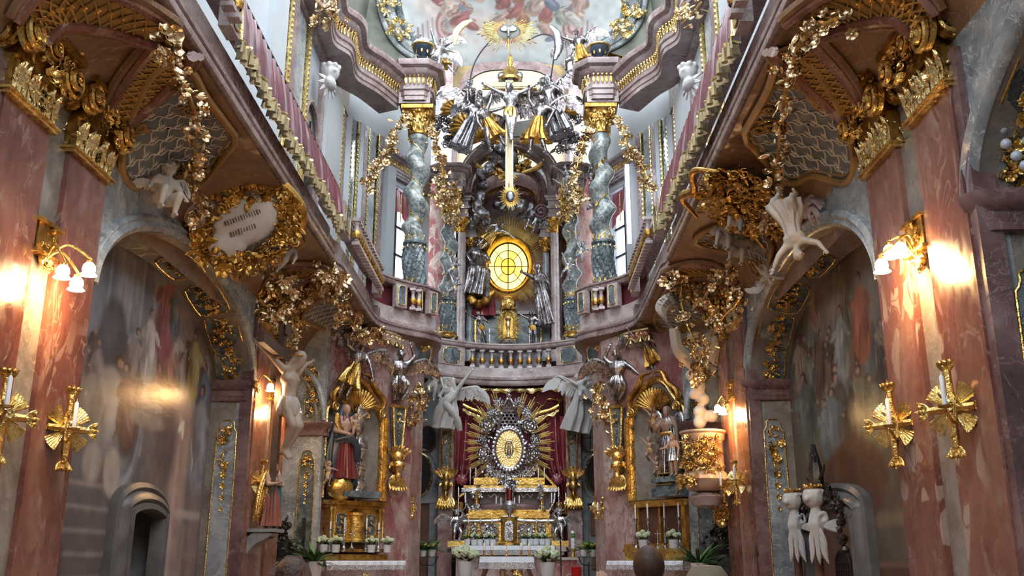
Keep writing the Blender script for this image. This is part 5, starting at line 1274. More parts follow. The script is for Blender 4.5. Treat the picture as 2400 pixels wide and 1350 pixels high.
# ------------------------------------------------------------------ figures
JD = dict(head=(0, -.015, .925), neck=(0, 0, .84), chest=(0, -.005, .74), waist=(0, 0, .62), pelvis=(0, 0, .53),
          lsh=(-.105, 0, .805), lel=(-.165, .01, .65), lha=(-.175, -.05, .51), rsh=(.105, 0, .805), rel=(.165, .01, .65), rha=(.175, -.05, .51),
          lhi=(-.055, 0, .50), lkn=(-.065, -.015, .275), lan=(-.065, .01, .05), rhi=(.055, 0, .50), rkn=(.065, -.015, .275), ran=(.065, .01, .05))
def body(pose=None, fat=1.14, head=1.0, female=False, vox=.0135, hair=None, beard=False, hands=True, skip_legs=False, curls=0):
    """one continuous body in unit height, facing -y; pose overrides joints; returns a mesh"""
    J = {k: A(v) for k, v in JD.items()}
    for k, v in (pose or {}).items(): J[k] = A(v)
    m = MB(); C = lambda a, b, ra, rb: m.cap(J[a] if isinstance(a, str) else a, J[b] if isinstance(b, str) else b, ra * fat, rb * fat)
    sx = nrm(J['rsh'] - J['lsh']); hx = nrm(J['rhi'] - J['lhi'])
    C('pelvis', 'waist', .075, .068); C('waist', 'chest', .068, .082); C('chest', 'neck', .070, .040)
    C(J['chest'] - sx * .05, J['chest'] + sx * .05, .068, .068); C('lsh', 'rsh', .042, .042); C(J['pelvis'] - hx * .04, J['pelvis'] + hx * .04, .07, .07)
    m.cap(J['neck'], J['head'], .034 * fat ** .5, .034 * fat ** .5)
    up = nrm(J['head'] - J['neck']); fw = J.get('face', A([0, -1., 0])); fw = nrm(fw - up * (fw @ up)); rt = np.cross(fw, up)
    Rm = np.stack([rt, -fw, up], 1); h = head; hc = J['head'] + up * .01 * h
    m.ell(hc, A([.050, .060, .068]) * h, 12, 9, rot=Rm); m.ell(hc - up * .03 * h + fw * .02 * h, A([.036, .042, .044]) * h, 10, 7, rot=Rm)
    q = lambda a, b, c: hc + rt * a * h + fw * b * h + up * c * h
    m.cap(q(0, .056, .008), q(0, .068, -.016), .007 * h, .011 * h); m.cap(q(-.028, .046, .016), q(.028, .046, .016), .010 * h, .010 * h); m.cap(q(-.012, .054, -.034), q(.012, .054, -.034), .008 * h, .008 * h); m.ell(q(0, .046, -.056), .014 * h, 8, 6)
    for e in (-1, 1): m.ell(q(e * .052, -.004, -.005), A([.008, .014, .018]) * h, 6, 5, rot=Rm); m.ell(q(e * .025, .040, -.022), .018 * h, 6, 5)
    if hair or curls:
        m.ell(hc - fw * .012 * h + up * .014 * h, A([.060, .064, .064]) * h, 12, 8, rot=Rm)
        r = random.Random(curls)
        for i in range(curls or 0):
            a = r.uniform(0, 6.28); b = r.uniform(-.2, 1.3); d = rt * cos(a) * cos(b) + -fw * sin(a) * cos(b) + up * sin(b)
            if d @ fw > .55 and b < .6: continue
            m.ell(hc + d * .062 * h, .018 * h, 6, 5)
        if hair == 'long':
            for e in (-1, 0, 1): m.cap(q(e * .04, -.035, 0), q(e * .045, -.035, -.12), .03 * h, .022 * h)
    if beard: m.cap(q(0, .045, -.05), q(0, .045, -.10), .03 * h, .015 * h)
    for L in 'lr':
        C(L + 'sh', L + 'el', .040, .030); C(L + 'el', L + 'ha', .030, .020); m.ell(J[L + 'sh'], .044 * fat, 8, 6)
        if not skip_legs:
            C(L + 'hi', L + 'kn', .062, .042); C(L + 'kn', L + 'an', .042, .024); mid = J[L + 'kn'] * .68 + J[L + 'an'] * .32
            d = nrm(J[L + 'an'] - J[L + 'kn']); ft = J.get(L + 'to'); ft = J[L + 'an'] + A([0, -.085, -.035]) if ft is None else ft
            m.ell(mid + A([0, .012, 0]), A([.036, .040, .07]) * fat, 8, 6); m.cap(J[L + 'an'], ft, .026 * fat, .018 * fat); m.ell(J[L + 'an'] + A([0, .02, -.02]), .026 * fat, 7, 5)
    if female:
        for e in (-1, 1): m.ell(J['chest'] + sx * e * .045 + A([0, -.06, 0]), .036, 8, 6)
    ex = MB()
    if hands:
        for L in 'lr':
            d = nrm(J[L + 'ha'] - J[L + 'el']); sd = nrm(np.cross(d, [0, 1., .3])); nn = np.cross(sd, d); w = J[L + 'ha']
            pc = w + d * .03; ex.ell(pc, A([.022, .012, .030]), 8, 6, rot=np.stack([sd, nn, d], 1))
            for i, (o, ln) in enumerate(((-.016, .030), (-.0055, .036), (.0055, .034), (.016, .026))):
                b = pc + sd * o + d * .022; c_ = b + d * ln * .6 + nn * .004; ex.tube(A([b, c_, c_ + d * ln * .5 - nn * .012]), [.0065, .006, .0045], 5)
            b = pc - sd * .018 - d * .008; ex.tube(A([b, b - sd * .014 + d * .016, b - sd * .018 + d * .034]), [.0075, .0065, .005], 5)
    return sculpt(m, vox, 2, ex)
def robe(prof, folds=9, amp=.16, tw=.6, seed=0, n=44, cap_=True, hem=.0, M=None):
    """draped garment: loft of (x, y, z, rx, ry) stations with folds that deepen towards the hem"""
    p = curve(A(prof), 26); k = len(p); r = random.Random(seed); th = np.linspace(0, 2 * pi, n * 2, endpoint=False); ph = [r.uniform(0, 6.3) for _ in range(4)]
    u = np.linspace(0, 1, k)[:, None]; f = 1 + amp * (.25 + .75 * u) * (np.sin(folds * th + ph[0] + tw * u * 3) * .6 + np.sin((folds * 1.7 // 1) * th + ph[1] - tw * u * 2) * .3 + .3 * np.abs(np.sin((folds // 2) * th + ph[2])))
    G = np.stack([p[:, :1] + p[:, 3:4] * f * np.cos(th), p[:, 1:2] + p[:, 4:5] * f * np.sin(th), p[:, 2:3] + hem * u ** 4 * np.sin(3 * th + ph[3])], -1)
    m = MB(); b = m.n; m.grid(G, cv=True, M=M); I = np.arange(k * n * 2).reshape(k, n * 2)
    m.F.append(I[0][None].astype(np.int32)); m.F.append(I[-1][::-1][None].astype(np.int32)); return m
def swag(pts, w, folds=3, depth=.03, n=30, seed=0, M=None):
    """a flying band of cloth: flattened, fluted tube along points"""
    P = curve(pts, n); m = MB(); r = random.Random(seed)
    for i in range(folds):
        o = A([r.uniform(-1, 1), r.uniform(-.5, .5), r.uniform(-1, 1)]) * w * .45
        sw_ = .5 + .5 * np.sin(np.linspace(.3, 2.8, n)); m.tube(P + o * sw_[:, None], list(w * .42 * sw_ ** .5 * r.uniform(.7, 1.2)), 7, M=M, flat=(1, .55))
    return m
def wing(side, L=.5, lift=.9, spread=1.1, seed=0):
    """feathered wing rooted at the origin, reaching out to +-x, feathers hanging down"""
    m = MB(); arm = curve([(0, 0, 0), (side * L * .35, .03, L * .35 * lift), (side * L * .8, .05, L * .55 * lift), (side * L * 1.0, .05, L * .35 * lift)], 16); m.tube(arm, [.03, .035, .025, .012], 7)
    for row, (cnt, ln, off, w) in enumerate(((11, .62, .0, .20), (11, .40, -.015, .20), (10, .22, -.03, .20))):
        for i in range(cnt):
            u = (i + .6) / cnt; p = arm[min(15, int(u * 15))]; a = -pi / 2 + side * (u - .25) * spread * .8
            M = np.eye(4); d = A([cos(a), 0, sin(a)]); d = nrm(d + A([0, .08, 0])); nn = A([0, -1., 0]); xx = d; yy = np.cross(nn, xx); ll = L * ln * (.55 + .6 * u)
            M[:3, 0] = xx * ll; M[:3, 1] = yy * ll * 1.9; M[:3, 2] = nn * ll * .5; M[:3, 3] = p + A([0, off, 0]); m.merge(LEAF2, M)
    return m
def place(root, px, py, Y, hpx, rz=0.0, ry=0.0, rx=0.0, zoff=0.0, p=None):
    """stand a unit-height figure with its foot point at a photo position and depth"""
    from mathutils import Matrix
    q = atY(px, py, Y) if p is None else A(p); sc = hpx * pxm(Y, q[2]); M = TR(q[0], q[1], q[2] + zoff, sc, rz, ry, rx)
    root.matrix_world = Matrix([list(map(float, r)) for r in M]); return sc
BODY_CACHE = {}
def mesh_mat(me, mat):
    me = me.copy(); me.materials.clear(); me.materials.append(M_[mat]); return me
def statue(name, label, cat, mat, pose=None, robe_prof=None, robe_mat=None, folds=9, amp=.16, wings=None, wing_mat=None, swags=(), swag_mat=None, group=None, wingL=.5, robe_kw=None, **kw):
    root = T(name, label, cat, group)
    O('body', mesh_mat(body(pose, **kw), mat), None, root)
    if robe_prof is not None: O('robe', robe(robe_prof, folds, amp, **(robe_kw or {})), robe_mat or mat, root)
    for i, sg in enumerate(swags): O('drapery', swag(*sg, seed=i), swag_mat or robe_mat or mat, root)
    if wings:
        for side, (x, y, z, lift) in zip((-1, 1), wings):
            w = MB(); w.merge(wing(side, wingL, lift), TR(x, y, z)); O('wing', w, wing_mat or mat, root)
    return root
ROBE_LONG = [(0, 0, .84, .07, .05), (0, 0, .76, .105, .075), (0, 0, .62, .085, .07), (0, 0, .48, .115, .10), (0, 0, .25, .135, .12), (0, .0, .03, .165, .14)]
SKIRT = [(0, 0, .64, .08, .07), (0, 0, .50, .115, .10), (0, 0, .36, .14, .12), (.02, 0, .24, .17, .14)]
LOIN = [(0, 0, .575, .088, .078), (0, -.005, .52, .105, .092), (0, 0, .45, .11, .095), (.01, 0, .40, .09, .09)]
PUT = dict(fat=1.45, head=1.55, curls=14)
putto_pose = lambda **k: dict(dict(head=(0, -.01, .86), neck=(0, 0, .75), chest=(0, 0, .66), waist=(0, 0, .55), pelvis=(0, 0, .45), lsh=(-.12, 0, .70), rsh=(.12, 0, .70), lhi=(-.07, 0, .42), rhi=(.07, 0, .42), lkn=(-.09, -.04, .23), rkn=(.09, -.04, .23), lan=(-.09, .02, .05), ran=(.09, .02, .05), lel=(-.21, -.02, .58), lha=(-.25, -.10, .50), rel=(.21, -.02, .58), rha=(.25, -.10, .50)), **k)
fly1 = dict(lel=(-.24, -.02, .86), lha=(-.36, -.08, .98), rel=(.22, -.04, .70), rha=(.34, -.12, .66), lkn=(-.12, -.08, .30), lan=(-.14, .10, .13), rkn=(.10, .02, .26), ran=(.16, .10, .06))
reach_r = dict(rel=(.24, -.05, .88), rha=(.38, -.10, 1.0), lel=(-.2, -.02, .66), lha=(-.22, -.14, .58))
reach_l = dict(lel=(-.24, -.05, .88), lha=(-.38, -.10, 1.0), rel=(.2, -.02, .66), rha=(.22, -.14, .58))
seat = dict(lkn=(-.10, -.22, .50), lan=(-.10, -.20, .25), rkn=(.12, -.20, .47), ran=(.13, -.14, .22))
wings_std = ((-.06, .06, .76, .9), (.06, .06, .76, .9))

# --- the great crucifix high above the altar
YX = 22.7
root = T('altar_crucifix', 'silver crucified figure on a tall gilded cross high above the altar', 'crucifix')
top, bot, la, ra = atY(1194, 188, YX), atY(1196, 462, YX), atY(1130, 200, YX), atY(1258, 202, YX); sc = 145 * pxm(YX, 13)
k = MB(); k.bbox((top[0] - .10, YX, bot[2]), (top[0] + .10, YX + .10, top[2])); O('upright', k, 'gold_pale', root, False)
k = MB(); k.bbox((la[0], YX - .0, la[2] - .09), (ra[0], YX + .10, la[2] + .09)); O('crossbar', k, 'gold_pale', root, False)
k = MB(); k.bbox((top[0] - .07, YX - .02, bot[2] + .1), (top[0] + .07, YX, top[2] - .03)); k.bbox((la[0] + .04, YX - .02, la[2] - .055), (ra[0] - .04, YX, la[2] + .055)); O('inlay', k, 'vault_cream', root, False)
cp = dict(lsh=(-.11, 0, .83), rsh=(.11, 0, .83), lel=(-.25, .0, .90), lha=(-.40, .02, 1.0), rel=(.25, 0, .90), rha=(.40, .02, 1.0), head=(-.03, -.06, .92), face=(-.4, -1, -.5), lkn=(-.03, -.07, .28), rkn=(.045, -.06, .28), lan=(-.01, .0, .06), ran=(.02, -.01, .07), lto=(-.01, -.05, .0), rto=(.02, -.06, .01))
f0 = atY(1197, 335, YX); 
bme = body(cp, hair='long', beard=True)
b = inst('body', mesh_mat(bme, 'silver'), TR(f0[0], YX - .12, f0[2], sc), root); inst('loincloth', mesh_mat(robe(LOIN, 7, .2).mesh('loincloth'), 'gold'), TR(f0[0], YX - .12, f0[2], sc), root)
c = atY(1196, 462, YX); k = MB()
for i in range(26):
    a = i * 2 * pi / 26; L = .26 * (1 + .25 * (i % 2)); k.tube(A([(c[0], YX - .02, c[2]), (c[0] + cos(a) * L, YX - .03, c[2] + sin(a) * L * 1.15)]), [.05, .008], 4)
O('ray_burst', k, 'gold_pale', root); k = MB(); k.ell((c[0], YX - .06, c[2]), (.11, .05, .16), 14, 9); O('oval_stone', k, 'lead', root)

# --- angels crowding round the cross
def angel_at(px, py, hpx, Y, mat, pose, rz=0, ry=0, label='', robe_=SKIRT, wings=wings_std, rmat=None, put=False, name='angel_statue', sw=(), group=None, folds=9, wingL=.45, amp=.2, rx=0, **kw):
    if put: kw = dict(PUT, **kw); pose = putto_pose(**(pose or {}))
    o = statue(name, label, 'statue', mat, pose, robe_, rmat, folds, amp, wings, None, sw, group=group, wingL=wingL, **kw); place(o, px, py, Y, hpx, rz, ry, rx); return o
SB = 'silver_brown'
angel_at(1100, 268, 92, 22.9, SB, dict(seat, lel=(-.18, -.08, .62), lha=(-.05, -.16, .55)), .3, 0, 'dark silver putto perched left of the crossbar', None, None, put=True, curls=14)
angel_at(1078, 352, 150, 22.6, SB, dict(reach_r), .35, .35, 'dark silver angel in gilded drapery leaning towards the cross from the left', ROBE_LONG, ((-.06, .06, .76, 1.1), (.06, .06, .76, .7)), 'lead', hair='long', curls=8)
angel_at(1152, 318, 120, 23.1, 'lead', dict(lel=(-.2, 0, .93), lha=(-.2, -.04, 1.08), rel=(.2, 0, .9), rha=(.3, 0, .98)), 0, -.25, 'dark angel with raised arms behind the left arm of the cross', SKIRT, wings_std, 'gold_old', curls=8)
angel_at(1178, 348, 130, 22.5, SB, dict(lkn=(-.16, -.06, .30), lan=(-.22, .0, .06), rel=(.22, -.03, .9), rha=(.3, -.06, 1.0)), .2, -.5, 'silver angel striding out below the left arm of the cross', SKIRT, None, 'gold_old', curls=8)
angel_at(1250, 362, 150, 22.5, 'silver_brown', dict(rkn=(.10, -.03, .28), ran=(.2, 0, .04), lel=(-.18, -.05, .9), lha=(-.2, -.08, 1.05), rel=(.24, 0, .75)), -.3, .15, 'silver angel embracing the cross from the right', SKIRT, ((-.06, .06, .76, .6), (.06, .06, .76, 1.2)), 'gold_old', curls=10)
angel_at(1318, 318, 165, 22.7, SB, dict(reach_l), -.35, -.3, 'dark silver draped angel leaning in from the right of the cross', ROBE_LONG, ((-.06, .06, .76, .8), (.06, .06, .76, .9)), 'lead', hair='long', curls=8)
angel_at(1285, 255, 90, 23.0, 'silver', dict(seat), -.3, 0, 'bright silver putto above the right arm of the cross', None, None, put=True)
angel_at(1012, 165, 95, 22.0, 'silver', fly1, .3, .3, 'silver putto tumbling over the left entablature', None, ((-.06, .06, .62, .9), (.06, .06, .62, .9)), put=True, name='putto_statue')
angel_at(1048, 178, 105, 22.3, 'silver', dict(fly1, lan=(-.1, 0, .0)), -.2, -.35, 'silver angel with gilded cloth right above the left entablature', SKIRT, wings_std, 'gold', curls=9)
angel_at(1372, 165, 110, 22.1, SB, reach_l, -.3, -.2, 'silver angel in swirling drapery above the right entablature', SKIRT, wings_std, 'gold_old', curls=9)
angel_at(1330, 170, 85, 22.6, 'silver', fly1, -.4, .4, 'small silver putto with gold cloth left of the right urn', None, None, put=True, name='putto_statue')
angel_at(1400, 205, 95, 21.8, 'silver', dict(seat), -.2, .2, 'silver putto seated on the right entablature block', None, None, put=True, name='putto_statue')

# --- figures round the glowing oval window
angel_at(1122, 580, 88, 26.2, 'silver', dict(rel=(.26, -.06, .84), rha=(.42, -.1, .86), lel=(-.2, 0, .7)), .2, .75, 'silver angel flying in from the left above the oval window', SKIRT, None, 'gold', curls=9)
angel_at(1108, 700, 150, 26.3, SB, dict(seat, lel=(-.2, -.06, .68), lha=(-.16, -.16, .55), rel=(.18, -.1, .62), rha=(.1, -.2, .58)), .45, .1, 'large dark silver seated figure left of the oval window', [(0, 0, .84, .07, .05), (0, 0, .7, .11, .09), (0, -.04, .55, .14, .13), (0, -.14, .42, .17, .16), (0, -.14, .2, .17, .13), (0, -.1, .02, .2, .14)], None, 'silver_brown', hair='long', curls=10, skip_legs=True)
angel_at(1284, 765, 150, 26.2, SB, dict(lel=(-.22, -.08, .80), lha=(-.40, -.12, .86), rel=(.15, -.06, .66), head=(-.03, -.05, .92), face=(-.8, -1, .2)), .7, -.25, 'large dark silver saint reaching up to the oval window from the right', ROBE_LONG, None, 'silver_brown', beard=True, hair='long', folds=8, amp=.28)
angel_at(1237, 495 + 65, 80, 26.4, 'silver', dict(seat), -.3, .4, 'silver putto on the cloud right above the oval window', None, ((-.06, .06, .62, .9), (.06, .06, .62, .9)), put=True, name='putto_statue')
angel_at(1135, 805, 78, 25.9, SB, reach_l, .3, -.2, 'brown silver youth kneeling left of the gilded ray tabernacle', LOIN, None, 'gold_old', curls=8, name='youth_statue')
angel_at(1252, 805, 78, 25.9, SB, dict(reach_l), -.2, -.1, 'brown silver youth with raised hands right of the gilded ray tabernacle', LOIN, None, 'gold_old', curls=8, name='youth_statue')
angel_at(1105, 640, 50, 26.6, 'lead', dict(seat), .2, .2, 'small dark putto holding a book beside the left inner column', None, None, put=True, name='putto_statue')
# putti on the slender columns
for (px, py, lab) in ((1052, 655, 'silver putto clinging to the left slender column, upper one'), (1056, 700, 'silver putto clinging to the left slender column, lower one'), (1353, 618, 'silver putto clinging to the right slender column, upper one'), (1322, 655, 'silver putto clinging to the outside of the right slender column')):
    angel_at(px, py, 58, 25.1, 'silver', fly1, .1, .3, lab, LOIN, None, 'gold', put=True, name='putto_statue')
for (px, py, lab) in ((1342, 440, 'silver putto on the capital of the right slender column'), (1340, 470, 'lower silver putto on the capital of the right slender column')):
    angel_at(px, py, 62, 25.0, 'silver', fly1, -.1, -.3, lab, None, None, 'gold', put=True, name='putto_statue')

# --- silver herm angels carrying the galleries
for s in (-1, 1):
    sw = side_word[s]; q = lambda x: x if s < 0 else 2385 - x
    angel_at(q(935), 985, 168, 19.9, SB, dict(lel=(-.24, -.06, .84), lha=(-.40, -.10, .80), rel=(.20, 0, .92), rha=(.14, -.02, 1.06)) if s < 0 else dict(rel=(.24, -.06, .70), rha=(.34, -.10, .60), lel=(-.18, 0, .90), lha=(-.10, -.02, 1.04)), .35 * (1 if s < 0 else -1), 0,
             'silver winged herm angel under the gallery corner, %s side' % sw, [(0, 0, .62, .085, .075), (0, -.02, .52, .12, .10), (.02, -.01, .42, .10, .09), (-.02, 0, .28, .05, .05)], ((-.05, .06, .74, .75), (.05, .06, .74, .75)), 'silver_brown', skip_legs=True, curls=10, name='herm_angel', wingL=.42, amp=.42)
angel_at(800, 935, 150, 18.6, SB, dict(rel=(.20, -.1, .66), rha=(.30, -.16, .48), lel=(-.24, 0, .84), lha=(-.3, -.05, .95)), .5, .35, 'silver angel in billowing gold drapery left above the left side altar frame', SKIRT, ((-.06, .06, .78, 1.2), (.06, .06, .78, 1.2)), 'gold', curls=10, amp=.35)
angel_at(1545, 880, 120, 19.2, SB, dict(lel=(-.16, -.08, .93), lha=(-.2, -.12, 1.08)), -.4, -.35, 'silver angel with raised arm above the right side altar frame', SKIRT, ((-.06, .06, .78, 1.2), (.06, .06, .78, 1.2)), 'gold_old', curls=10, amp=.35)

# --- white stucco angels holding the altar curtain
W_ = 'stucco'
angel_at(1003, 935, 78, 22.6, W_, dict(fly1, rel=(.2, -.1, .62), rha=(.3, -.14, .48)), .1, .35, 'white stucco putto flying above the left curtain angel', LOIN, ((-.06, .06, .62, 1.0), (.06, .06, .62, 1.0)), put=True, name='putto_statue')
angel_at(1046, 1022, 138, 23.4, W_, dict(rel=(.22, -.04, .96), rha=(.34, -.06, 1.12), lel=(-.2, -.04, .66), lha=(-.1, -.14, .6)), -.25, .1, 'white stucco angel holding up the left end of the altar curtain', [(0, 0, .82, .06, .05), (0, 0, .74, .1, .08), (0, 0, .6, .09, .08), (0, 0, .4, .14, .12), (-.04, 0, .12, .15, .12)], ((-.05, .06, .76, .9), (.05, .06, .76, .5)), curls=12, amp=.42, folds=7, skip_legs=True, sw=(([(-.16, -.1, .56), (0, -.17, .46), (.15, -.1, .3), (.2, 0, .12)], .15), ([(.1, -.08, .7), (.0, -.14, .55), (-.12, -.12, .35), (-.18, -.05, .1)], .13)))
angel_at(1377, 945, 76, 22.6, W_, dict(fly1), -.2, -.35, 'white stucco putto flying above the right curtain angel', LOIN, ((-.06, .06, .62, 1.0), (.06, .06, .62, 1.1)), put=True, name='putto_statue')
angel_at(1342, 1028, 148, 23.4, W_, dict(lel=(-.2, -.04, .96), lha=(-.26, -.06, 1.12), rel=(.2, -.04, .66), head=(-.08, -.05, .86), face=(-1, -.2, -.8)), 2.4, -.25, 'white stucco angel seen from behind holding the right end of the altar curtain', [(0, 0, .82, .06, .05), (0, 0, .74, .11, .08), (0, 0, .6, .10, .09), (0, 0, .4, .15, .12), (.05, 0, .12, .16, .12)], ((-.05, .06, .76, .6), (.05, .06, .76, .7)), curls=12, amp=.42, folds=7, skip_legs=True, sw=(([(-.16, -.1, .56), (0, -.17, .46), (.15, -.1, .3), (.2, 0, .12)], .15), ([(.1, -.08, .7), (.0, -.14, .55), (-.12, -.12, .35), (-.18, -.05, .1)], .13)))

# --- cherubs of the coves
SW_ = 'stucco_warm'
def on_cove(o, px, py, s, hpx, rz, ry, push=.22, rx=0.0):
    Y_, t_ = cove_hit(px, py, s); p = cove(s, Y_, t_, push); place(o, 0, 0, Y_, hpx, rz, ry, rx, p=p)
o = statue('putto_statue', 'stucco putto with one wing sitting on the left arch beside the garland', 'statue', SW_, putto_pose(**seat), None, wings=((-.06, .06, .62, .2), (.06, .06, .62, 1.5)), wingL=.26, **PUT); place(o, 0, 0, 9.8, 175, .8, .1, p=atX(368, 535, -3.6))
o = statue('putto_statue', 'stucco putto leaning out below the gilded cartouche on the left cove', 'statue', SW_, putto_pose(lel=(-.22, -.1, .82), lha=(-.25, -.14, .95), rel=(.2, -.18, .52), rha=(.22, -.26, .36), lan=(-.2, .1, .1)), LOIN, **PUT); on_cove(o, 610, 600, -1, 105, .6, .6, .3)
o = statue('dove_wing_putto', 'stucco cherub torso with folded wing under the left cartouche', 'statue', SW_, putto_pose(**fly1), LOIN, wings=((-.06, .06, .62, .4), (.06, .06, .62, .4)), **PUT); on_cove(o, 578, 640, -1, 80, .5, -.6)
o = statue('angel_statue', 'large stucco angel diving head first across the right cove', 'statue', SW_, dict(lel=(-.24, 0, .88), lha=(-.3, -.06, 1.0), rel=(.2, -.05, .9), rha=(.28, -.06, 1.02), lkn=(-.10, -.16, .36), lan=(-.12, .06, .22), rkn=(.18, -.04, .32), ran=(.05, .05, .14)), [(0, 0, .76, .1, .08), (0, 0, .6, .1, .09), (0, 0, .46, .15, .13), (.04, 0, .3, .18, .14)], None, 8, .26, curls=14); on_cove(o, 1862, 378, 1, 205, -.6, 3.0, .30)
for px, py, hp, lab in ((1772, 470, 90, 'stucco cherub head high on the right gilded trophy'), (1742, 520, 92, 'stucco cherub with curls in the middle of the right gilded trophy'), (1800, 575, 92, 'stucco cherub at the foot of the right gilded trophy')):
    o = statue('cherub_statue', lab, 'statue', SW_ if py != 470 else 'stucco', putto_pose(**seat), LOIN, wings=((-.06, .06, .62, .7), (.06, .06, .62, .7)), wingL=.3, **dict(PUT, head=1.9)); on_cove(o, px, py + 25, 1, hp * 1.3, -.6, .3, .55)
o = statue('cherub_wing', 'spread stucco cherub wings below the right gilded trophy', 'statue', SW_, putto_pose(**fly1), None, wings=((-.06, .06, .62, .9), (.06, .06, .62, .9)), wingL=.6, **PUT); on_cove(o, 1805, 600, 1, 70, -.5, 2.7, .2)
# pulpit angel and clouds
o = statue('pulpit_angel', 'stucco angel gliding down over the pulpit with outspread wing', 'statue', SW_, dict(fly1), ROBE_LONG, wings=wings_std, curls=12); place(o, 1620, 855, 16.6, 150, -.5, .55, p=atY(1648, 845, 16.4))
k = MB(); r = random.Random(6)
for i, (px, py, rad) in enumerate(((1622, 790, .16), (1640, 840, .2), (1620, 880, .18), (1636, 905, .24), (1648, 935, .2), (1640, 965, .2), (1662, 820, .14), (1625, 925, .15), (1668, 975, .2), (1640, 990, .2))): k.ell(atY(px, py, 16.9), (rad * .62, rad * .62, rad * .6), 10, 8)
o = tag(O('stucco_cloud', sculpt(k, .025, 2), 'stucco'), 'knotted stucco cloud trailing down behind the pulpit', 'ornament')
# ------------------------------------------------------------------ upper altar around the glowing window
def PXY(px, py, Y): return atY(px, py, Y)
YB = 26.9
wallbox('wall_aedicule', [(-1.62, 26.2), (-1.5, 27.25), (1.5, 27.25), (1.62, 26.2)], 6.4, 13.2, 'marble_plum', 'dark plum back wall of the upper altar niche')
# flanking pale pier strips between the column pairs
for s in (-1, 1):
    sw = side_word[s]
    k = MB(); k.bbox((s * 1.9, 26.0, 6.5), (s * 2.5, 26.4, 13.0)); struct(tname(), k, 'marble_rose', label='rose marble pier behind the slender %s column' % sw)
    q = lambda x: x if s < 0 else 2382 - x
    for (px, ytop, Yd, w, lab) in ((1079, 545, 26.1, .13, 'outer'), (1101, 592, 26.6, .12, 'inner')):
        c = T('altar_column', '%s straight marble column %s of the oval window' % (lab, sw), 'column', 'straight columns of the upper altar'); p = atY(q(px), 800, Yd); tpt = atY(q(px), ytop, Yd)
        k = MB(); k.lathe([(w * 1.3, -.6), (w * 1.3, 0), (w * 1.1, .08), (w, .12), (w * .9, tpt[2] - p[2])], 20, TR(*p)); O('shaft', k, 'marble_pink' if lab == 'outer' else 'marble_grey', c)
        g = MB(); H = tpt[2]; Mx = TR(p[0], p[1], 0)
        g.lathe([(w * .95, H - .03), (w * 1.1, H), (w * 1.0, H + .05), (w * 1.1, H + .25), (w * 1.6, H + .36), (w * 1.6, H + .42)], 16, Mx)
        spray(g, frame((p[0], p[1] - w * 1.2, H + .18), (0, -1, 0)), w * 2.6, .36, 20, int(px), .09, shape='rect')
        for e in (-1, 1): volute(g, frame((p[0] + e * w * 1.2, p[1] - w * 1.3, H + .30), (0, -1, 0)), .08)
        O('gilt_capital', g, 'gold_old', c)
        k = MB(); zz = H + .42
        for i, (ww, hh) in enumerate(((1.5, .12), (1.3, .14), (1.7, .08), (1.4, .16), (1.9, .07), (2.2, .06))): k.box((p[0], p[1], zz + hh / 2), (w * ww * 2, w * ww * 2, hh)); zz += hh
        O('entablature', k, 'marble_cornice', c, False)
# segmental arches over the niche
def arch_mould(pts, Y, prof, mat, label, name=None, parent=None):
    P = curve([atY(x, y, Y) for x, y in pts], 40); k = MB(); k.sweep(P, prof, up=(0, -1, 0)); 
    return O(name, k, mat, parent)
root = trim(tname(), 'curved red marble pediment over the upper altar niche')
pr = A([(.16, 0), (.16, .25), (.10, .32), (.05, .28), (.0, .36), (-.08, .40), (-.12, .34), (-.16, .34), (-.16, 0)])
arch_mould([(1086, 445), (1098, 405), (1130, 368), (1195, 345), (1258, 366), (1290, 402), (1302, 445)], 26.2, pr * 1.25, 'marble_cornice', '', 'outer_arch', root)
arch_mould([(1112, 470), (1122, 430), (1150, 405), (1195, 395), (1240, 404), (1266, 428), (1276, 470)], 26.5, pr * .7, 'marble_plum', '', 'inner_arch', root)
P = [curve([atY(x, y, Yd) for x, y in pts], 30) for pts, Yd in (([(1128, 475), (1145, 448), (1195, 432), (1245, 446), (1262, 478)], 26.4), ([(1120, 486), (1142, 458), (1195, 444), (1248, 456), (1270, 488)], 27.2))]
k = MB(); k.grid(np.stack(P, 1)); O('gilt_soffit', k, 'ochre', root)
k = MB()
for i in range(0, 30, 2): k.merge(SCROLL, frame(P[0][i] * .5 + P[1][i] * .5 + A([0, 0, -.03]), (0, -.4, -1), (0, 1, 0)) @ TR(s=.10, rz=i)); k.merge(LEAF, frame(P[0][i] * .5 + P[1][i] * .5 + A([0, 0, -.03]), (0, -.4, -1), (0, 1, 0)) @ TR(s=.16, rz=i * 2))
O('soffit_scrolls', k, 'gold', root)
for px, py in ((1100, 470), (1268, 498)):
    k = MB(); volute(k, frame(atY(px, py, 26.2), (0, -1, 0)), .24, .8); O('scroll_end', k, 'marble_plum', root)
# slate cartouche in gold at the crown
o = T('crown_cartouche', 'slate cartouche in gilded rocaille crowning the upper altar arch', 'ornament'); p = atY(1192, 372, 26.0); F = frame(p, (0, -1, 0))
k = MB(); k.ell((0, 0, 0), (.30, .46, .10), 16, 9, M=F); O('slate_boss', k, 'marble_slate', o); k = MB()
for a in np.linspace(0, 2 * pi, 18, endpoint=False): spray(k, F @ TR(.46 * cos(a), .62 * sin(a), .05), .3, .3, 5, int(a * 20), .16, shape='oval', mix=(4, 3, 1, 1))
for e in (-1, 1): k.tube(curve([F[:3, 3] + A(v) for v in ((e * .4, -.1, -.5), (e * .9, -.1, -.3), (e * 1.1, -.1, .1), (e * .8, -.1, .3))], 20), [.04, .09, .07, .03], 7)
O('gilt_rocaille', k, 'gold', o)
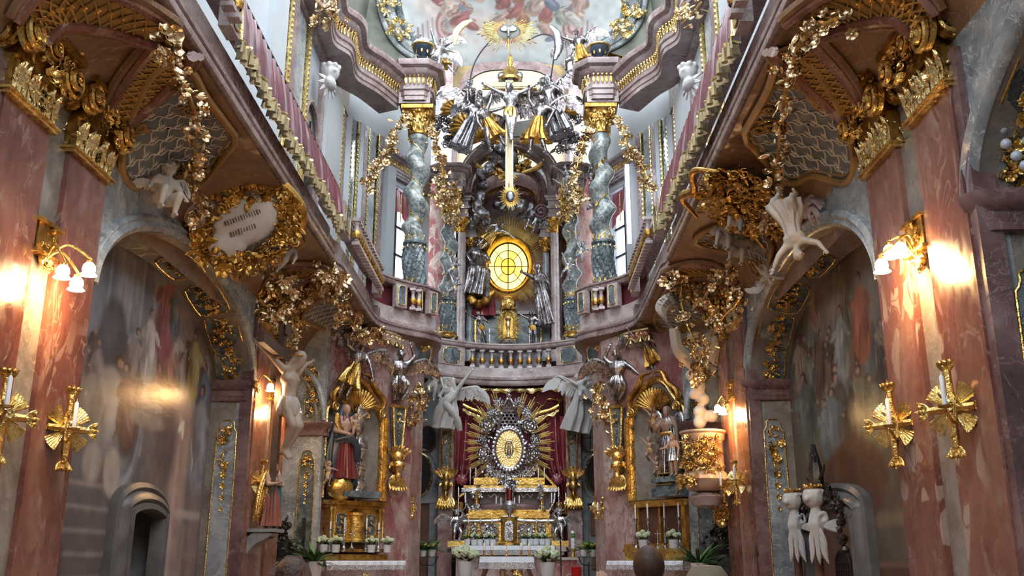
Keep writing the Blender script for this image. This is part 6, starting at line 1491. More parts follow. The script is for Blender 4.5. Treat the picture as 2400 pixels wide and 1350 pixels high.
# gilded shell ground behind the angels of the crucifix
o = T('shell_backdrop', 'gilded shells and dark scrolls massed behind the crucifix angels', 'ornament'); k = MB(); k2 = MB(); r = random.Random(3)
for e in (-1, 1):
    for (dx, py, rad) in ((95, 300, .55), (62, 330, .45), (120, 262, .5)):
        c = atY(1195 + e * dx, py, 24.2); F = frame(c, (0, -1, -.2))
        for a in np.linspace(-.2, pi + .2, 11): k.tube(A([(cos(a) * q, sin(a) * q * .8, .12 * sin(q / rad * 2.6)) for q in np.linspace(.08, rad, 6)]), [.03, .07, .085, .05], 6, M=F)
    for i in range(14): spray(k2, frame(atY(1195 + e * r.uniform(60, 175), r.uniform(245, 345), 24.4), (0, -1, 0)), .5, .5, 7, i, .2, shape='oval', mix=(4, 5, 1, 0))
O('gilt_shell', k, 'gold_old', o); O('dark_scrolls', k2, 'lead', o)
k = MB(); g0, g1 = atY(1035, 355, 24.9), atY(1360, 225, 24.9); k.prism(smooth2([(g0[0] + .5, g0[2] + .2), (g0[0] + .1, g0[2] + .7), (g0[0] + .6, g1[2] - .5), ((g0[0] + g1[0]) / 2, g1[2] - .9), (g1[0] - .6, g1[2] - .5), (g1[0] - .1, g0[2] + .7), (g1[0] - .5, g0[2] + .2), ((g0[0] + g1[0]) / 2, g0[2] + .55)], 2), 0, .1, frame((0, 25.0, 0), (0, -1, 0))); O('slate_ground', k, 'vault_olive', o, False)
# urns
def urn(px, py, Y, sc, label):
    o = T('urn', label, 'urn', 'dark blue urns with gilded rims'); p = atY(px, py, Y)
    k = MB(); k.lathe([(.0, 0), (.45, 0), (.5, .1), (.25, .25), (.4, .45), (.85, .8), (1.0, 1.15), (.9, 1.3), (.0, 1.3)], 20, TR(*p, s=sc)); O('bowl', k, 'robe_blue', o)
    k = MB(); k.lathe([(.92, 1.25), (1.12, 1.32), (1.12, 1.42), (.8, 1.5), (.3, 1.75), (.12, 2.1), (0, 2.15)], 20, TR(*p, s=sc)); [k.merge(LEAF, TR(*p, s=sc) @ TR(.75 * cos(a), .75 * sin(a), .45, .5) @ TR(rz=a + pi / 2) @ TR(rx=pi / 2) @ TR(rz=pi / 2)) for a in np.linspace(0, 6.28, 9)]; O('gilt_rim', k, 'gold', o)
urn(990, 140, 21.7, .27, 'blue urn on the left entablature at the end of the vault ring'); urn(1405, 142, 21.7, .27, 'blue urn on the right entablature at the end of the vault ring')
urn(1057, 345, 24.6, .2, 'dark urn above the left slender column'); urn(1336, 335, 24.6, .2, 'dark urn above the right slender column')
# dark silver clouds
def cloud(pts, Y, label, mat='lead', vox=.045, seed=0):
    r = random.Random(seed); k = MB()
    for px, py, rad in pts:
        c = atY(px, py, Y + r.uniform(-.15, .15)); rd = rad * pxm(Y, c[2]); k.ell(c, (rd, rd * .8, rd), 10, 8)
        for _ in range(3): k.ell(c + A([r.uniform(-1, 1), r.uniform(-.6, 0), r.uniform(-1, 1)]) * rd * .9, rd * .55, 8, 6)
    return tag(O('silver_cloud', sculpt(k, vox, 2), mat), label, 'ornament')
cloud([(1170, 345, 16), (1160, 368, 17), (1148, 392, 15), (1128, 410, 14), (1130, 435, 15), (1125, 460, 14), (1118, 480, 14), (1128, 500, 16), (1112, 515, 13), (1140, 520, 12)], 25.9, 'dark silver cloud cascading down left of the crown cartouche', seed=1)
cloud([(1165, 480, 13), (1180, 488, 12), (1200, 484, 12), (1222, 485, 14), (1238, 492, 13), (1246, 505, 11)], 26.2, 'dark silver cloud curling along the top of the ray fan', seed=2)
cloud([(1105, 700, 13), (1120, 712, 14), (1140, 705, 12), (1150, 690, 10)], 26.2, 'gilded cloud under the seated figure left of the window', 'gold_old', seed=3)
cloud([(1262, 755, 13), (1280, 758, 13), (1248, 750, 10), (1290, 748, 9)], 26.1, 'dark silver cloud under the saint right of the window', seed=4)
cloud([(1388, 395, 9), (1386, 412, 9), (1388, 430, 9), (1390, 448, 10), (1386, 465, 9), (1385, 482, 9)], 24.6, 'string of silver cloud balls beside the large right column', 'silver_brown', .035, 5)
cloud([(1088, 345, 10), (1096, 320, 11), (1076, 330, 9), (1080, 300, 9)], 24.2, 'silver cloud balls beside the left crucifix angels', 'silver_brown', .035, 6)
# the oval window
WC = atY(1191, 625, 26.85); RX, RZ = .60, .735; FW = frame(WC, (0, -1, 0))
win = trim('window_7', 'glowing amber oval window with dark leading')
def ringseg(a0, a1, f0, f1, mat):
    a = np.linspace(a0, a1, 8); k = MB(); g = [np.c_[np.cos(a) * RX * f, np.sin(a) * RZ * f, np.zeros(8)] for f in (f0, f1)]; k.grid(np.stack(g, 1), M=FW, flip=True); k.grid(np.stack([q - A([0, 0, .02]) for q in g], 1), M=FW); O('pane', k, mat, win)
for i in range(4): ringseg(i * pi / 2, (i + 1) * pi / 2, .02, .35, 'amber_1')
for i in range(8): ringseg(i * pi / 4, (i + 1) * pi / 4, .35, .68, 'amber_2' if i % 2 else 'amber_0')
for i in range(12): ringseg(i * pi / 6, (i + 1) * pi / 6, .68, 1.0, 'amber_0')
k = MB()
for f in (.35, .68, 1.0): k.tube(np.c_[np.cos(np.linspace(0, 2 * pi, 48, endpoint=False)) * RX * f, np.sin(np.linspace(0, 2 * pi, 48, endpoint=False)) * RZ * f, np.full(48, .01)], .013 if f < 1 else .03, 5, M=FW, closed=True)
for i in range(8):
    a = i * pi / 4; big = i % 2 == 0; k.tube(A([(cos(a) * RX * (.0 if big else .35), sin(a) * RZ * (.0 if big else .35), .01), (cos(a) * RX, sin(a) * RZ, .01)]), .014 if big else .009, 4, M=FW)
O('leading', k, 'lead_came', win)
k = MB(); a = np.linspace(0, 2 * pi, 60); k.grid(np.stack([np.c_[np.cos(a) * RX * f, np.sin(a) * RZ * f, np.full(60, z)] for f, z in ((1.0, -.02), (1.06, .22), (1.16, .30), (1.24, .26))], 1), M=FW); O('gilt_reveal', k, 'gold_plate', win)
# rays
def rays(label, FR, seq, mat='gold_ray', r0=.04, name='sunburst'):
    o = T(name, label, 'sunburst')
    for a, ri, ro, w in seq:
        k = MB(); d = A([cos(a), sin(a), 0]); q = A([-sin(a), cos(a), 0])
        k.add(np.vstack([A([d * ri - q * w * .5, d * ri + q * w * .5, d * ro + q * w * .32, d * ro - q * w * .32]) + A([0, 0, .0]), A([d * ri * 1.0, d * ro]) + A([0, 0, w * .6])]), [A([[0, 3, 5, 4], [4, 5, 2, 1], [1, 2, 3, 0]]), A([[0, 4, 1], [3, 2, 5]])], FR); O('ray', k, mat, o, False)
    return o
r = random.Random(2); seq = []
for i in range(30): a = R_(42 + 96 * i / 29); seq.append((a, .88, (1.42 + .22 * sin(a) ** 4) * r.uniform(.86, 1.06), .075))
for i in range(30): a = R_(-62 + 100 * i / 29); seq.append((a, .85, r.uniform(1.08, 1.25), .032))
for i in range(16): a = R_(208 + 34 * i / 15); seq.append((a, .9, r.uniform(1.2, 1.5), .04))
for i in range(10): a = R_(288 + 24 * i / 9); seq.append((a, .9, r.uniform(1.1, 1.3), .035))
for i in range(12): a = R_(142 + 60 * i / 11); seq.append((a, .85, r.uniform(1.0, 1.12), .03))
rays('gilded sunburst of rays fanning out behind the oval window', frame(WC + A([0, -.12, 0]), (0, -1, 0)), seq)
# ray tabernacle with domed crown
o = T('ray_tabernacle', 'gilded tabernacle niche ringed with spikes below the oval window', 'tabernacle'); c = atY(1191, 765, 25.9); F = frame(c, (0, -1, 0))
out = np.r_[[(-.16, -.36), (.16, -.36)], np.c_[.16 * np.cos(np.linspace(0, pi, 12)), .26 + .16 * np.sin(np.linspace(0, pi, 12))]]
k = MB(); k.prism(out * 1.25, -.2, -.06, F); O('niche_body', k, 'gold_old', o, False); k = MB(); k.border(out, .05, .0, .06, F); O('niche_frame', k, 'gold', o)
k = MB(); k.ell((0, .24, 0), .09, 10, 8, M=F); k.lathe([(.10, -.34), (.05, -.28), (.03, -.1), (.05, -.05), (.07, .1), (.04, .16)], 12, F @ A([[1, 0, 0, 0], [0, 0, 1, 0], [0, 1, 0, 0], [0, 0, 0, 1.]])); O('chalice', k, 'gold_pale', o)
k = MB()
for i in range(46):
    a = 2 * pi * i / 46 + .05; L = 1 + .28 * (i % 2); k.tube(A([(cos(a) * .19, sin(a) * .36, -.03), (cos(a) * .36 * L, sin(a) * .50 * L, -.02)]), [.028, .006], 4, M=F)
O('spikes', k, 'gold_pale', o)
d = atY(1191, 728, 26.0); k = MB(); k.lathe([(.23, 0), (.25, .05), (.2, .1), (.22, .15), (.21, .26), (.15, .36), (.06, .42), (0, .44)], 18, TR(*d)); spray(k, frame(d + A([0, -.22, .2]), (0, -1, 0)), .3, .3, 14, 3, .08, shape='oval'); O('domed_crown', k, 'gold', o)
k = MB(); k.lathe([(0, 0), (.22, 0), (.26, .04), (.2, .12), (.12, .16), (0, .17)], 20, TR(*atY(1191, 812, 25.8), s=1.2)); O('silver_foot', k, 'silver', o)
for s in (-1, 1):
    o = T('green_panel', 'dark green marble panel with gilded edge flanking the ray tabernacle, %s' % side_word[s], 'panel'); p = atY(1191 + s * 48, 775, 26.8); F = frame(p, (0, -1, 0))
    k = MB(); k.box((0, 0, -.03), (.75, .95, .06), F); O('slab', k, 'marble_slate', o, False); k = MB(); k.box((-s * -.36, 0, .02), (.05, .95, .05), F); O('gilt_edge', k, 'gold', o, False)
    k = MB(); k.box((0, .52, .0), (.85, .10, .2), F); O('ledge', k, 'marble_cornice', o, False)
k = MB(); p = atY(1132, 720, 26.6); k.grid(np.stack([np.c_[np.linspace(p[0] - .35, p[0] + .35, 14), np.full(14, p[1]) + .04 * np.sin(np.arange(14) * 1.7), np.full(14, p[2] + .3)], np.c_[np.linspace(p[0] - .42, p[0] + .38, 14), np.full(14, p[1] - .15) + .05 * np.sin(np.arange(14) * 1.7), np.full(14, p[2] - .28)]], 1)); tag(O('red_cloth', k, 'red_cloth'), 'red cloth hanging below the window on the left', 'cloth')
for px in (1147, 1241):
    c = T('silver_candlestick', 'small silver candlestick %s of the ray tabernacle behind the balcony rail' % ('left' if px < 1190 else 'right'), 'candlestick'); p = atY(px, 808, 25.4); k = MB(); k.lathe([(.05, 0), (.05, .02), (.018, .05), (.025, .12), (.015, .16), (.015, .30), (.04, .32)], 10, TR(*p)); O('stem', k, 'silver', c); k = MB(); k.lathe([(.014, .32), (.014, .46), (0, .465)], 8, TR(*p)); O('candle', k, 'white_wax', c)

# ------------------------------------------------------------------ dove in glory under the vault
dv = T('dove_glory', 'silver dove in an oval burst of gilded rays hanging under the vault', 'sunburst'); YD = 21.2; c = atY(1192, 75, YD); FD = frame(c, (0, -1, -.1)); r = random.Random(9)
for i in range(52):
    a = 2 * pi * i / 52; top_ = .35 < a < 2.8; L = r.uniform(.75, 1.15); k = MB(); ex, ez = .30, .20; fx, fz = .78 * L, (.36 if top_ else .52) * L
    k.tube(A([(cos(a) * ex, sin(a) * ez, 0), (cos(a) * fx, sin(a) * fz, .02)]), [.012, .022], 4, M=FD, flat=(1, .5)); O('ray', k, 'gold_pale', dv)
k = MB(); k.ell((0, 0, -.02), (.27, .19, .03), 20, 7, M=FD); O('cloud_field', k, 'vault_olive', dv)
k = MB(); k.cap((0, -.10, .08), (0, .05, .08), .035, .05, M=FD); k.ell((0, -.15, .10), .035, 8, 6, M=FD)
for e in (-1, 1):
    for i in range(6): k.merge(LEAF2, FD @ TR(e * .03, -.0, .06, .22, (R_(18 + i * 9) if e > 0 else pi - R_(18 + i * 9))))
O('dove', k, 'silver', dv); k = MB(); k.tube(A([c + A([0, 0, -.2]), atY(1196, 150, YD)]), .012, 5); O('rod', k, 'gold_old', dv)
o = T('orb_finial', 'gilded and silver mitre shaped finial above the crucifix', 'ornament'); p = atY(1196, 195, 22.95); k = MB(); k.lathe([(.34, 0), (.36, .08), (.24, .2), (.22, .35), (.12, .45), (.06, .5), (.09, .58), (.06, .66), (.08, .74), (.03, .84), (0, .86)], 16, TR(*p)); O('gilt_cap', k, 'gold', o)
k = MB(); [k.ell(p + A([e * .24, -.12, .12]), (.12, .1, .16), 8, 6) for e in (-1, 0, 1)]; O('silver_lobe', k, 'silver', o)
for e, pts in ((-1, [(1150, 95), (1125, 125), (1108, 160), (1098, 215)]), (1, [(1235, 95), (1275, 80), (1300, 100), (1290, 190)])):
    k = MB(); k.tube(curve([atY(x, y, 21.9) for x, y in pts], 20), .02, 5); tag(O('curved_rod', k, 'dark_metal'), 'thin dark curved rod %s of the dove' % ('left' if e < 0 else 'right'), 'rod')
for e, pts in ((-1, [(1065, 105), (1070, 75), (1090, 55), (1105, 48)]), (1, [(1300, 140), (1312, 110), (1305, 75), (1290, 60)])):
    k = MB(); P = curve([atY(x, y, 21.9) for x, y in pts], 14); k.tube(P, [.05, .10, .09, .04], 7, flat=(1, .5)); tag(O('palm_frond', k, 'gold_pale' if e < 0 else 'silver_brown'), 'gilded frond curling up %s of the dove' % ('left' if e < 0 else 'right'), 'ornament')
# ------------------------------------------------------------------ small furnishings
def Lz(prof, seg, p, s=1.0, k=None):
    k = k or MB(); return k.lathe(prof, seg, TR(*p, s=s))
def candle(parent, p, h, r=.014, mat='wax'):
    k = Lz([(0, 0), (r, 0), (r, h), (r * .4, h + r), (.002, h + r), (.002, h + r * 2.4), (0, h + r * 2.4)], 8, p); return O('candle', k, mat, parent)
def candlestick(p, h, ch, label, mat='silver', cmat='wax', r=.03, group=None, cr=.016):
    c = T('candlestick', label, 'candlestick', group)
    k = Lz([(0, 0), (r * 1.7, 0), (r * 1.7, h * .03), (r * .7, h * .10), (r * 1.1, h * .18), (r * .5, h * .26), (r * .95, h * .40), (r * .5, h * .52), (r * .8, h * .62), (r * .45, h * .72), (r * .7, h * .84), (r * .5, h * .9), (r * 1.4, h * .97), (r * 1.4, h), (0, h)], 12, p); O('stem', k, mat, c)
    candle(c, A(p) + A([0, 0, h]), ch, cr, cmat); return c
BLOOM = MB(); _r = random.Random(1)
for i in range(26):
    a = _r.uniform(0, 6.28); b = _r.uniform(-.2, 1.5); d = A([cos(a) * cos(b), sin(a) * cos(b), sin(b)]); BLOOM.ell(d * .85, .26, 6, 4)
BLOOM.ell((0, 0, 0), .8, 8, 6); BLOOM_ME = BLOOM.mesh('flower_head')
def me_of(mb, name, mat): me = mb.mesh(name); me.materials.append(M_[mat]); return me
BLOOM_W = me_of(BLOOM, 'flower_head', 'bloom'); BLOOM_Y = me_of(BLOOM, 'flower_head', 'yellow_bloom'); LEAF_G = me_of(LEAF2, 'plant_leaf', 'leaf'); FROND = MB().merge(t_leaf(1, .12, -.55, False)); FROND_G = me_of(FROND, 'frond', 'leaf'); FROND_L = me_of(FROND, 'frond', 'leaf_light')
def potted(p, s, label, kind='hydrangea', pot='ceramic', seed=0, group=None, blooms=6):
    o = T('potted_' + kind, label, 'potted plant', group); r = random.Random(seed); p = A(p)
    k = Lz([(0, 0), (.30, 0), (.34, .04), (.42, .68), (.44, .72), (.38, .72), (.36, .6), (0, .6)], 16, p, s); O('pot', k, pot, o)
    for i in range(26 if kind != 'fern' else 34):
        a = r.uniform(0, 6.28); b = r.uniform(.1, 1.2)
        if kind == 'fern': inst('frond', r.choice([FROND_G, FROND_L]), TR(*(p + A([0, 0, .65 * s])), s=s * r.uniform(.9, 1.6), rz=a, ry=-b), o)
        else: inst('plant_leaf', LEAF_G, TR(*(p + A([cos(a) * .2 * s, sin(a) * .2 * s, (.7 + .3 * r.random()) * s])), s=s * r.uniform(.4, .65), rz=a, ry=-b * .7), o)
    if kind == 'hydrangea':
        for i in range(blooms):
            a = 2 * pi * i / max(1, blooms - 1); rr_ = 0 if i == blooms - 1 else .46; inst('flower_head', BLOOM_W, TR(*(p + A([cos(a) * rr_ * s, sin(a) * rr_ * s, (1.12 + (.22 if rr_ == 0 else r.uniform(-.08, .1))) * s])), s=s * .24, rz=r.random() * 6), o)
    if kind in ('primrose', 'fern'):
        for i in range(blooms):
            a = r.uniform(0, 6.28); q = r.uniform(.1, .5); inst('flower_head', BLOOM_Y, TR(*(p + A([cos(a) * q * s, sin(a) * q * s, (1.0 + r.uniform(0, .35)) * s])), s=s * .09), o)
    return o

# ------------------------------------------------------------------ red canopy and curtains behind the high altar
YR = 25.2
cn = T('altar_canopy', 'dark red canopy with gold scalloped edge under the balcony', 'canopy')
x = np.linspace(-1, 1, 60); tp = np.c_[x * 1.32, 24.75 + .35 * (1 - x ** 2), np.full(60, 6.05)]; bt = np.c_[x * 1.42, np.full(60, 25.3), 5.28 - .22 * (1 - np.abs(x)) ** 1 + .45 * np.exp(-(x / .45) ** 2)]
k = MB(); k.grid(np.stack([tp, tp * .5 + bt * .5 + A([0, .12, -.05]), bt], 1)); O('red_cloth', k, 'red_matt', cn)
k = MB(); e0 = tp + A([0, -.03, .06]); e1 = tp + A([0, -.05, -.05]); e1[:, 2] += .03 * np.sin(x * 26) + .02 * np.sin(x * 11); k.grid(np.stack([e0, (e0 + e1) / 2 + A([0, -.03, 0]), e1], 1)); O('gold_valance', k, 'gold_pale', cn)
for s in (-1, 1):
    pts = [(1085, 948), (1105, 958), (1125, 966), (1145, 980), (1158, 985)] if s < 0 else [(1310, 950), (1290, 960), (1262, 968), (1240, 980), (1228, 985)]
    P = curve([atY(a, b, 24.9) for a, b in pts], 24); k = MB(); k.tube(P, .045, 7); O('gold_roll', k, 'gold', cn)
    P2 = P + A([0, -.03, -.16]); P2[:, 2] += .03 * np.sin(np.arange(24) * 1.1); k = MB(); k.grid(np.stack([P + A([0, -.01, -.10]), P2], 1)); k.tube(P2, .05, 6); O('gold_fringe', k, 'gold_pale', cn)
    g = MB(); F = frame(atY(1090 if s < 0 else 1312, 930, 25.0), (0, -1, -.4)); [g.tube(np.c_[np.cos(t_) * .10 * q * s + .05 * q, np.sin(t_ * 1.3) * .10 * q, np.full(14, .04)], .008, 4, M=F) for q in (1, 1.5, 2) for t_ in [np.linspace(q, q + 4.6, 14)]]; g.tube(curve(np.c_[A([(s * -.0, -.1), (-s * .3, -.05), (-s * .45, -.22), (-s * .6, -.15), (-s * .62, -.4)]), np.full(5, .05)], 24), .012, 4, M=F); O('gold_embroidery', g, 'gold_old', cn)
for s in (-1, 1):
    cu = T('altar_curtain', 'deep red gathered curtain on the %s of the silver reliquary' % side_word[s], 'curtain'); v = np.linspace(0, 1, 40); u = np.linspace(0, 1, 60); U, V = np.meshgrid(u, v, indexing='ij')
    z = 5.35 - V * 3.55; gather = np.exp(-((V - .62) / .22) ** 2); inner = .62 - .10 * V - .38 * gather + .12 * (V > .75) * (V - .75)
    xx = 1.40 - U * inner * (1 + .1 * np.sin(V * 5)); fold = .11 * np.sin(U * 17 + V * 5.5) * (1 - .25 * gather) + .05 * np.sin(U * 41 + V * 9 + 1) + .10 * np.sin(V * 7 + U * 6) * U
    k = MB(); k.grid(np.stack([s * xx, 25.0 - fold - .1 * gather, z], -1), flip=(s > 0)); O('cloth', k, 'red_cloth', cu)
    kn = atY(1083 if s < 0 else 1305, 1125, 24.75); k = MB(); k.ell(kn, (.15, .12, .15), 12, 9); [k.tube(A([kn + A([cos(a) * .03, -.1, sin(a) * .03]), kn + A([cos(a) * .15, -.06, sin(a) * .15])]), [.03, .05], 5) for a in np.linspace(0, 6.28, 9)]; O('knot', sculpt(k, .02, 2), 'red_cloth', cu)
    a, b = (atY(1148, 1112, 24.6), atY(1075, 1165, 24.6)) if s < 0 else (atY(1255, 1085, 24.6), atY(1310, 1150, 24.6)); k = MB(); P = curve([a, a * .6 + b * .4 + A([0, 0, -.03]), b], 16); k.tube(P, .05, 6); O('gold_border', k, 'gold', cu)
    h = atY(1072 if s < 0 else 1318, 1195, 24.6); k = MB(); k.grid(np.stack([np.c_[np.linspace(-.16, .16, 12) + h[0], np.full(12, 24.6) + .03 * np.sin(np.arange(12)), h[2] + .22 + s * np.linspace(-.04, .04, 12)], np.c_[np.linspace(-.18, .14, 12) + h[0], np.full(12, 24.58) + .03 * np.sin(np.arange(12)), h[2] - .08 - s * np.linspace(-.06, .06, 12)]], 1)); O('gold_hem', k, 'gold', cu)

# ------------------------------------------------------------------ silver reliquary with the golden oval
YS = 24.1; rq = T('silver_reliquary', 'silver pierced pyramid reliquary with golden oval and silver roses above the altar', 'reliquary')
def S2(px, py): p = atY(px, py, YS); return (p[0], p[2])
FS = frame((0, YS, 0), (0, -1, 0)); tri = smooth2([S2(1193, 928), S2(1178, 960), S2(1168, 1000), S2(1158, 1050), S2(1146, 1095), S2(1134, 1118), S2(1252, 1118), S2(1242, 1095), S2(1229, 1050), S2(1218, 1000), S2(1208, 960)], 1)
k = MB(); k.border(tri, .07, 0, .06, FS); [k.ell(ap(FS, (*q, .05)), .04, 6, 5) for q in tri[::2]]; O('frame', k, 'silver', rq)
oc = A(S2(1193, 1052)); orx = 33 * pxm(YS, 4.6); orz = 46 * pxm(YS, 4.6)
poly = list(map(tuple, tri)); k = MB(); st = .105; n_ = 0
for i in range(-14, 15):                                          # pierced lattice: rings in a diagonal net
    for j in range(0, 30):
        q = A([oc[0] + (i + .5 * (j % 2)) * st, oc[1] - .75 + j * st * .8]); e = ((q - oc) / A([orx * 1.12, orz * 1.1]))
        if inside(poly, *q) and e @ e > 1: k.tube(np.c_[circ(7, .050) + q, np.zeros(7)], .013, 4, M=FS, closed=True)
O('pierced_net', k, 'silver', rq, kind='stuff')
k = MB(); k.border(circ(44, orz, orx) + oc, .085, 0, .08, FS); [k.ell(ap(FS, (*(A([cos(a) * orx * 1.12, sin(a) * orz * 1.1]) + oc), .05)), .045, 6, 5) for a in np.linspace(0, 6.28, 34)]; O('oval_rim', k, 'silver', rq)
k = MB(); k.prism(circ(40, orz, orx) + oc, -.06, .0, FS); ob = O('gold_ground', k, 'gold_plate', rq)
k = MB()
for i in range(36):
    a = 2 * pi * i / 36; d = A([cos(a) * orx, sin(a) * orz]); w = A([-sin(a) * orx, cos(a) * orz]) * .055; P = [oc + d * .32 - w * .4, oc + d * .94 - w, oc + d * .94 + w, oc + d * .32 + w * .4]; k.prism(P, .0, .02 + .02 * (i % 2), FS)
for i in range(22): a = 2 * pi * i / 22; q = oc + A([cos(a) * orx, sin(a) * orz]) * .33; k.merge(LEAF, FS @ TR(*q, .02, .09, a))
O('gold_rays', k, 'gold_pale', ob); k = MB(); F1 = FS @ TR(*oc, .05); k.cap((0, -.12, 0), (0, .08, 0), .055, .035, M=F1); k.ell((0, .13, 0), .03, 8, 6, M=F1); k.border(circ(20, .20, .10), .025, 0, .03, F1); O('figurine', k, 'silver', ob)
ROSE = MB()
for ring, (n, rad, sc_, tilt) in enumerate(((7, .72, .62, .2), (6, .45, .55, .7), (4, .2, .42, 1.1))):
    for i in range(n): a = 2 * pi * (i + .5 * ring) / n; ROSE.ell((cos(a) * rad, sin(a) * rad, .12 + ring * .17), A([.42, .16, .36]) * sc_ * 1.1, 8, 6, rot=TR(rz=a + pi / 2, rx=tilt)[:3, :3])
ROSE.ell((0, 0, .5), .2, 8, 6); ROSE_ME = me_of(ROSE, 'silver_rose', 'silver')
for px, py, sz in ((1143, 1000, 24), (1135, 1065, 21), (1130, 1032, 15), (1168, 945, 15), (1155, 966, 14), (1242, 1000, 24), (1252, 1066, 21), (1256, 1032, 16), (1216, 945, 15), (1232, 964, 14), (1150, 972, 12), (1238, 972, 12), (1150, 1108, 14), (1168, 1115, 13), (1193, 1122, 16), (1218, 1115, 13), (1240, 1108, 14), (1180, 1128, 11), (1206, 1128, 11)):
    inst('silver_rose', ROSE_ME, FS @ TR(*S2(px, py), .10, sz * pxm(YS, 4.6), px), rq)
for i, (px, py) in enumerate(((1140, 1034), (1248, 1036), (1160, 980), (1226, 980), (1138, 1090), (1250, 1092), (1193, 1136), (1160, 1126), (1226, 1126))):
    k = MB(); spray(k, FS @ TR(*S2(px, py), .06), .3, .28, 12, i, .11, shape='oval', mix=(6, 1, 1, 1)); O('silver_leaves', k, 'silver', rq)
k = MB(); q = S2(1193, 928); k.lathe([(.05, -.1), (.07, .0), (.03, .04), (.05, .1), (.02, .16), (0, .2)], 10, FS @ TR(*q, .03) @ A([[1, 0, 0, 0], [0, 0, 1, 0], [0, 1, 0, 0], [0, 0, 0, 1.]])); O('finial', k, 'silver', rq)
seq = []; r = random.Random(4)
for i in range(24):
    a = R_(-42 + 264 * i / 23)
    if abs(i - 11.5) < .6: continue
    for d in (-.045, 0, .045): seq.append((a + d, .62, 1.06 + .18 * sin(a) ** 2 + (.10 if d == 0 else 0) + .18 * max(0, sin(a)) ** 6, .05))
rays('gilded bundled rays bursting from behind the silver reliquary', frame((oc[0], YS + .12, oc[1] + .12), (0, -1, 0)), seq)

# glass casket
YK = 24.0; ck = T('glass_casket', 'gilded glass casket with gold columns below the silver reliquary', 'reliquary')
def K(px, py, Y=YK): return atY(px, py, Y)
def bar(parent, name, x0, y0, x1, y1, Y, depth, mat, sm=False):
    a, b = K(x0, y0, Y), K(x1, y1, Y); k = MB(); k.bbox((a[0], Y - depth, min(a[2], b[2])), (b[0], Y, max(a[2], b[2]))); return O(name, k, mat, parent, sm)
bar(ck, 'lid_rim', 1112, 1122, 1168, 1138, YK, .3, 'gold_plate'); bar(ck, 'lid_rim', 1200, 1122, 1276, 1138, YK, .3, 'gold_plate'); bar(ck, 'silver_cornice', 1084, 1146, 1304, 1155, YK, .36, 'silver'); bar(ck, 'gold_cornice', 1088, 1140, 1300, 1147, YK, .32, 'gold_plate')
a, b, c, d = K(1090, 1154), K(1300, 1154), K(1283, 1197), K(1106, 1197); k = MB(); k.add(A([a, b, c, d]) + A([0, -.22, 0]), [A([[0, 1, 2, 3]])]); O('glass', k, 'glass_clear', ck, False)
a, b, c, d = K(1100, 1140), K(1290, 1140), K(1300, 1197), K(1090, 1197); k = MB(); k.add(A([a, b, c, d]) + A([0, .12, 0]), [A([[0, 1, 2, 3]])]); O('casket_back', k, 'walnut', ck, False)
k = MB(); p = K(1193, 1190); k.ell((p[0], YK - .05, p[2] + .02), (.8, .12, .14), 14, 8); O('violet_cushion', k, 'plum_cloth', ck)
for px in (1117, 1270):
    p0, p1 = K(px, 1200, YK - .28), K(px, 1150, YK - .28); k = MB(); H = p1[2] - p0[2]; k.lathe([(.09, 0), (.09, .04), (.06, .08), (.055, H - .12), (.09, H - .08), (.10, H)], 12, TR(*p0)); O('gold_column', k, 'gold_plate', ck); k = MB(); spray(k, frame(p1 + A([0, -.1, -.05]), (0, -1, 0)), .28, .3, 14, px, .09, shape='oval'); spray(k, frame(p0 + A([0, -.1, .06]), (0, -1, 0)), .2, .2, 8, px + 1, .08, shape='oval'); O('silver_capital', k, 'silver', ck)
for e in (-1, 1):
    k = MB(); k.tube(curve([K(1195 + e * 105, 1155, YK - .3), K(1195 + e * 103, 1175, YK - .3), K(1195 + e * 90, 1200, YK - .3)], 12), .03, 6); O('corner_scroll', k, 'silver', ck)
ln = T('sanctuary_lamp', 'silver lamp with deep red glass hanging before the glass casket', 'lamp'); p = K(1194, 1160, YK - .55); k = MB(); k.lathe([(.06, -.15), (.07, -.15), (.07, .16), (.06, .16)], 14, TR(*p)); O('red_glass', k, 'ruby', ln)
k = MB(); q = p + A([0, 0, -.30]); k.lathe([(.02, -.35), (.09, -.33), (.04, -.2), (.06, -.1), (.16, .0), (.18, .06), (.12, .14), (.10, .16)], 16, TR(*q)); spray(k, frame(p + A([0, -.02, .25]), (0, -1, 0)), .42, .26, 22, 5, .09, shape='oval', mix=(5, 3, 2, 1)); [k.tube(A([p + A([e * .08, 0, -.15]), p + A([e * .09, 0, .2])]), .012, 5) for e in (-1, 1)]; O('silver_mount', k, 'silver', ln)
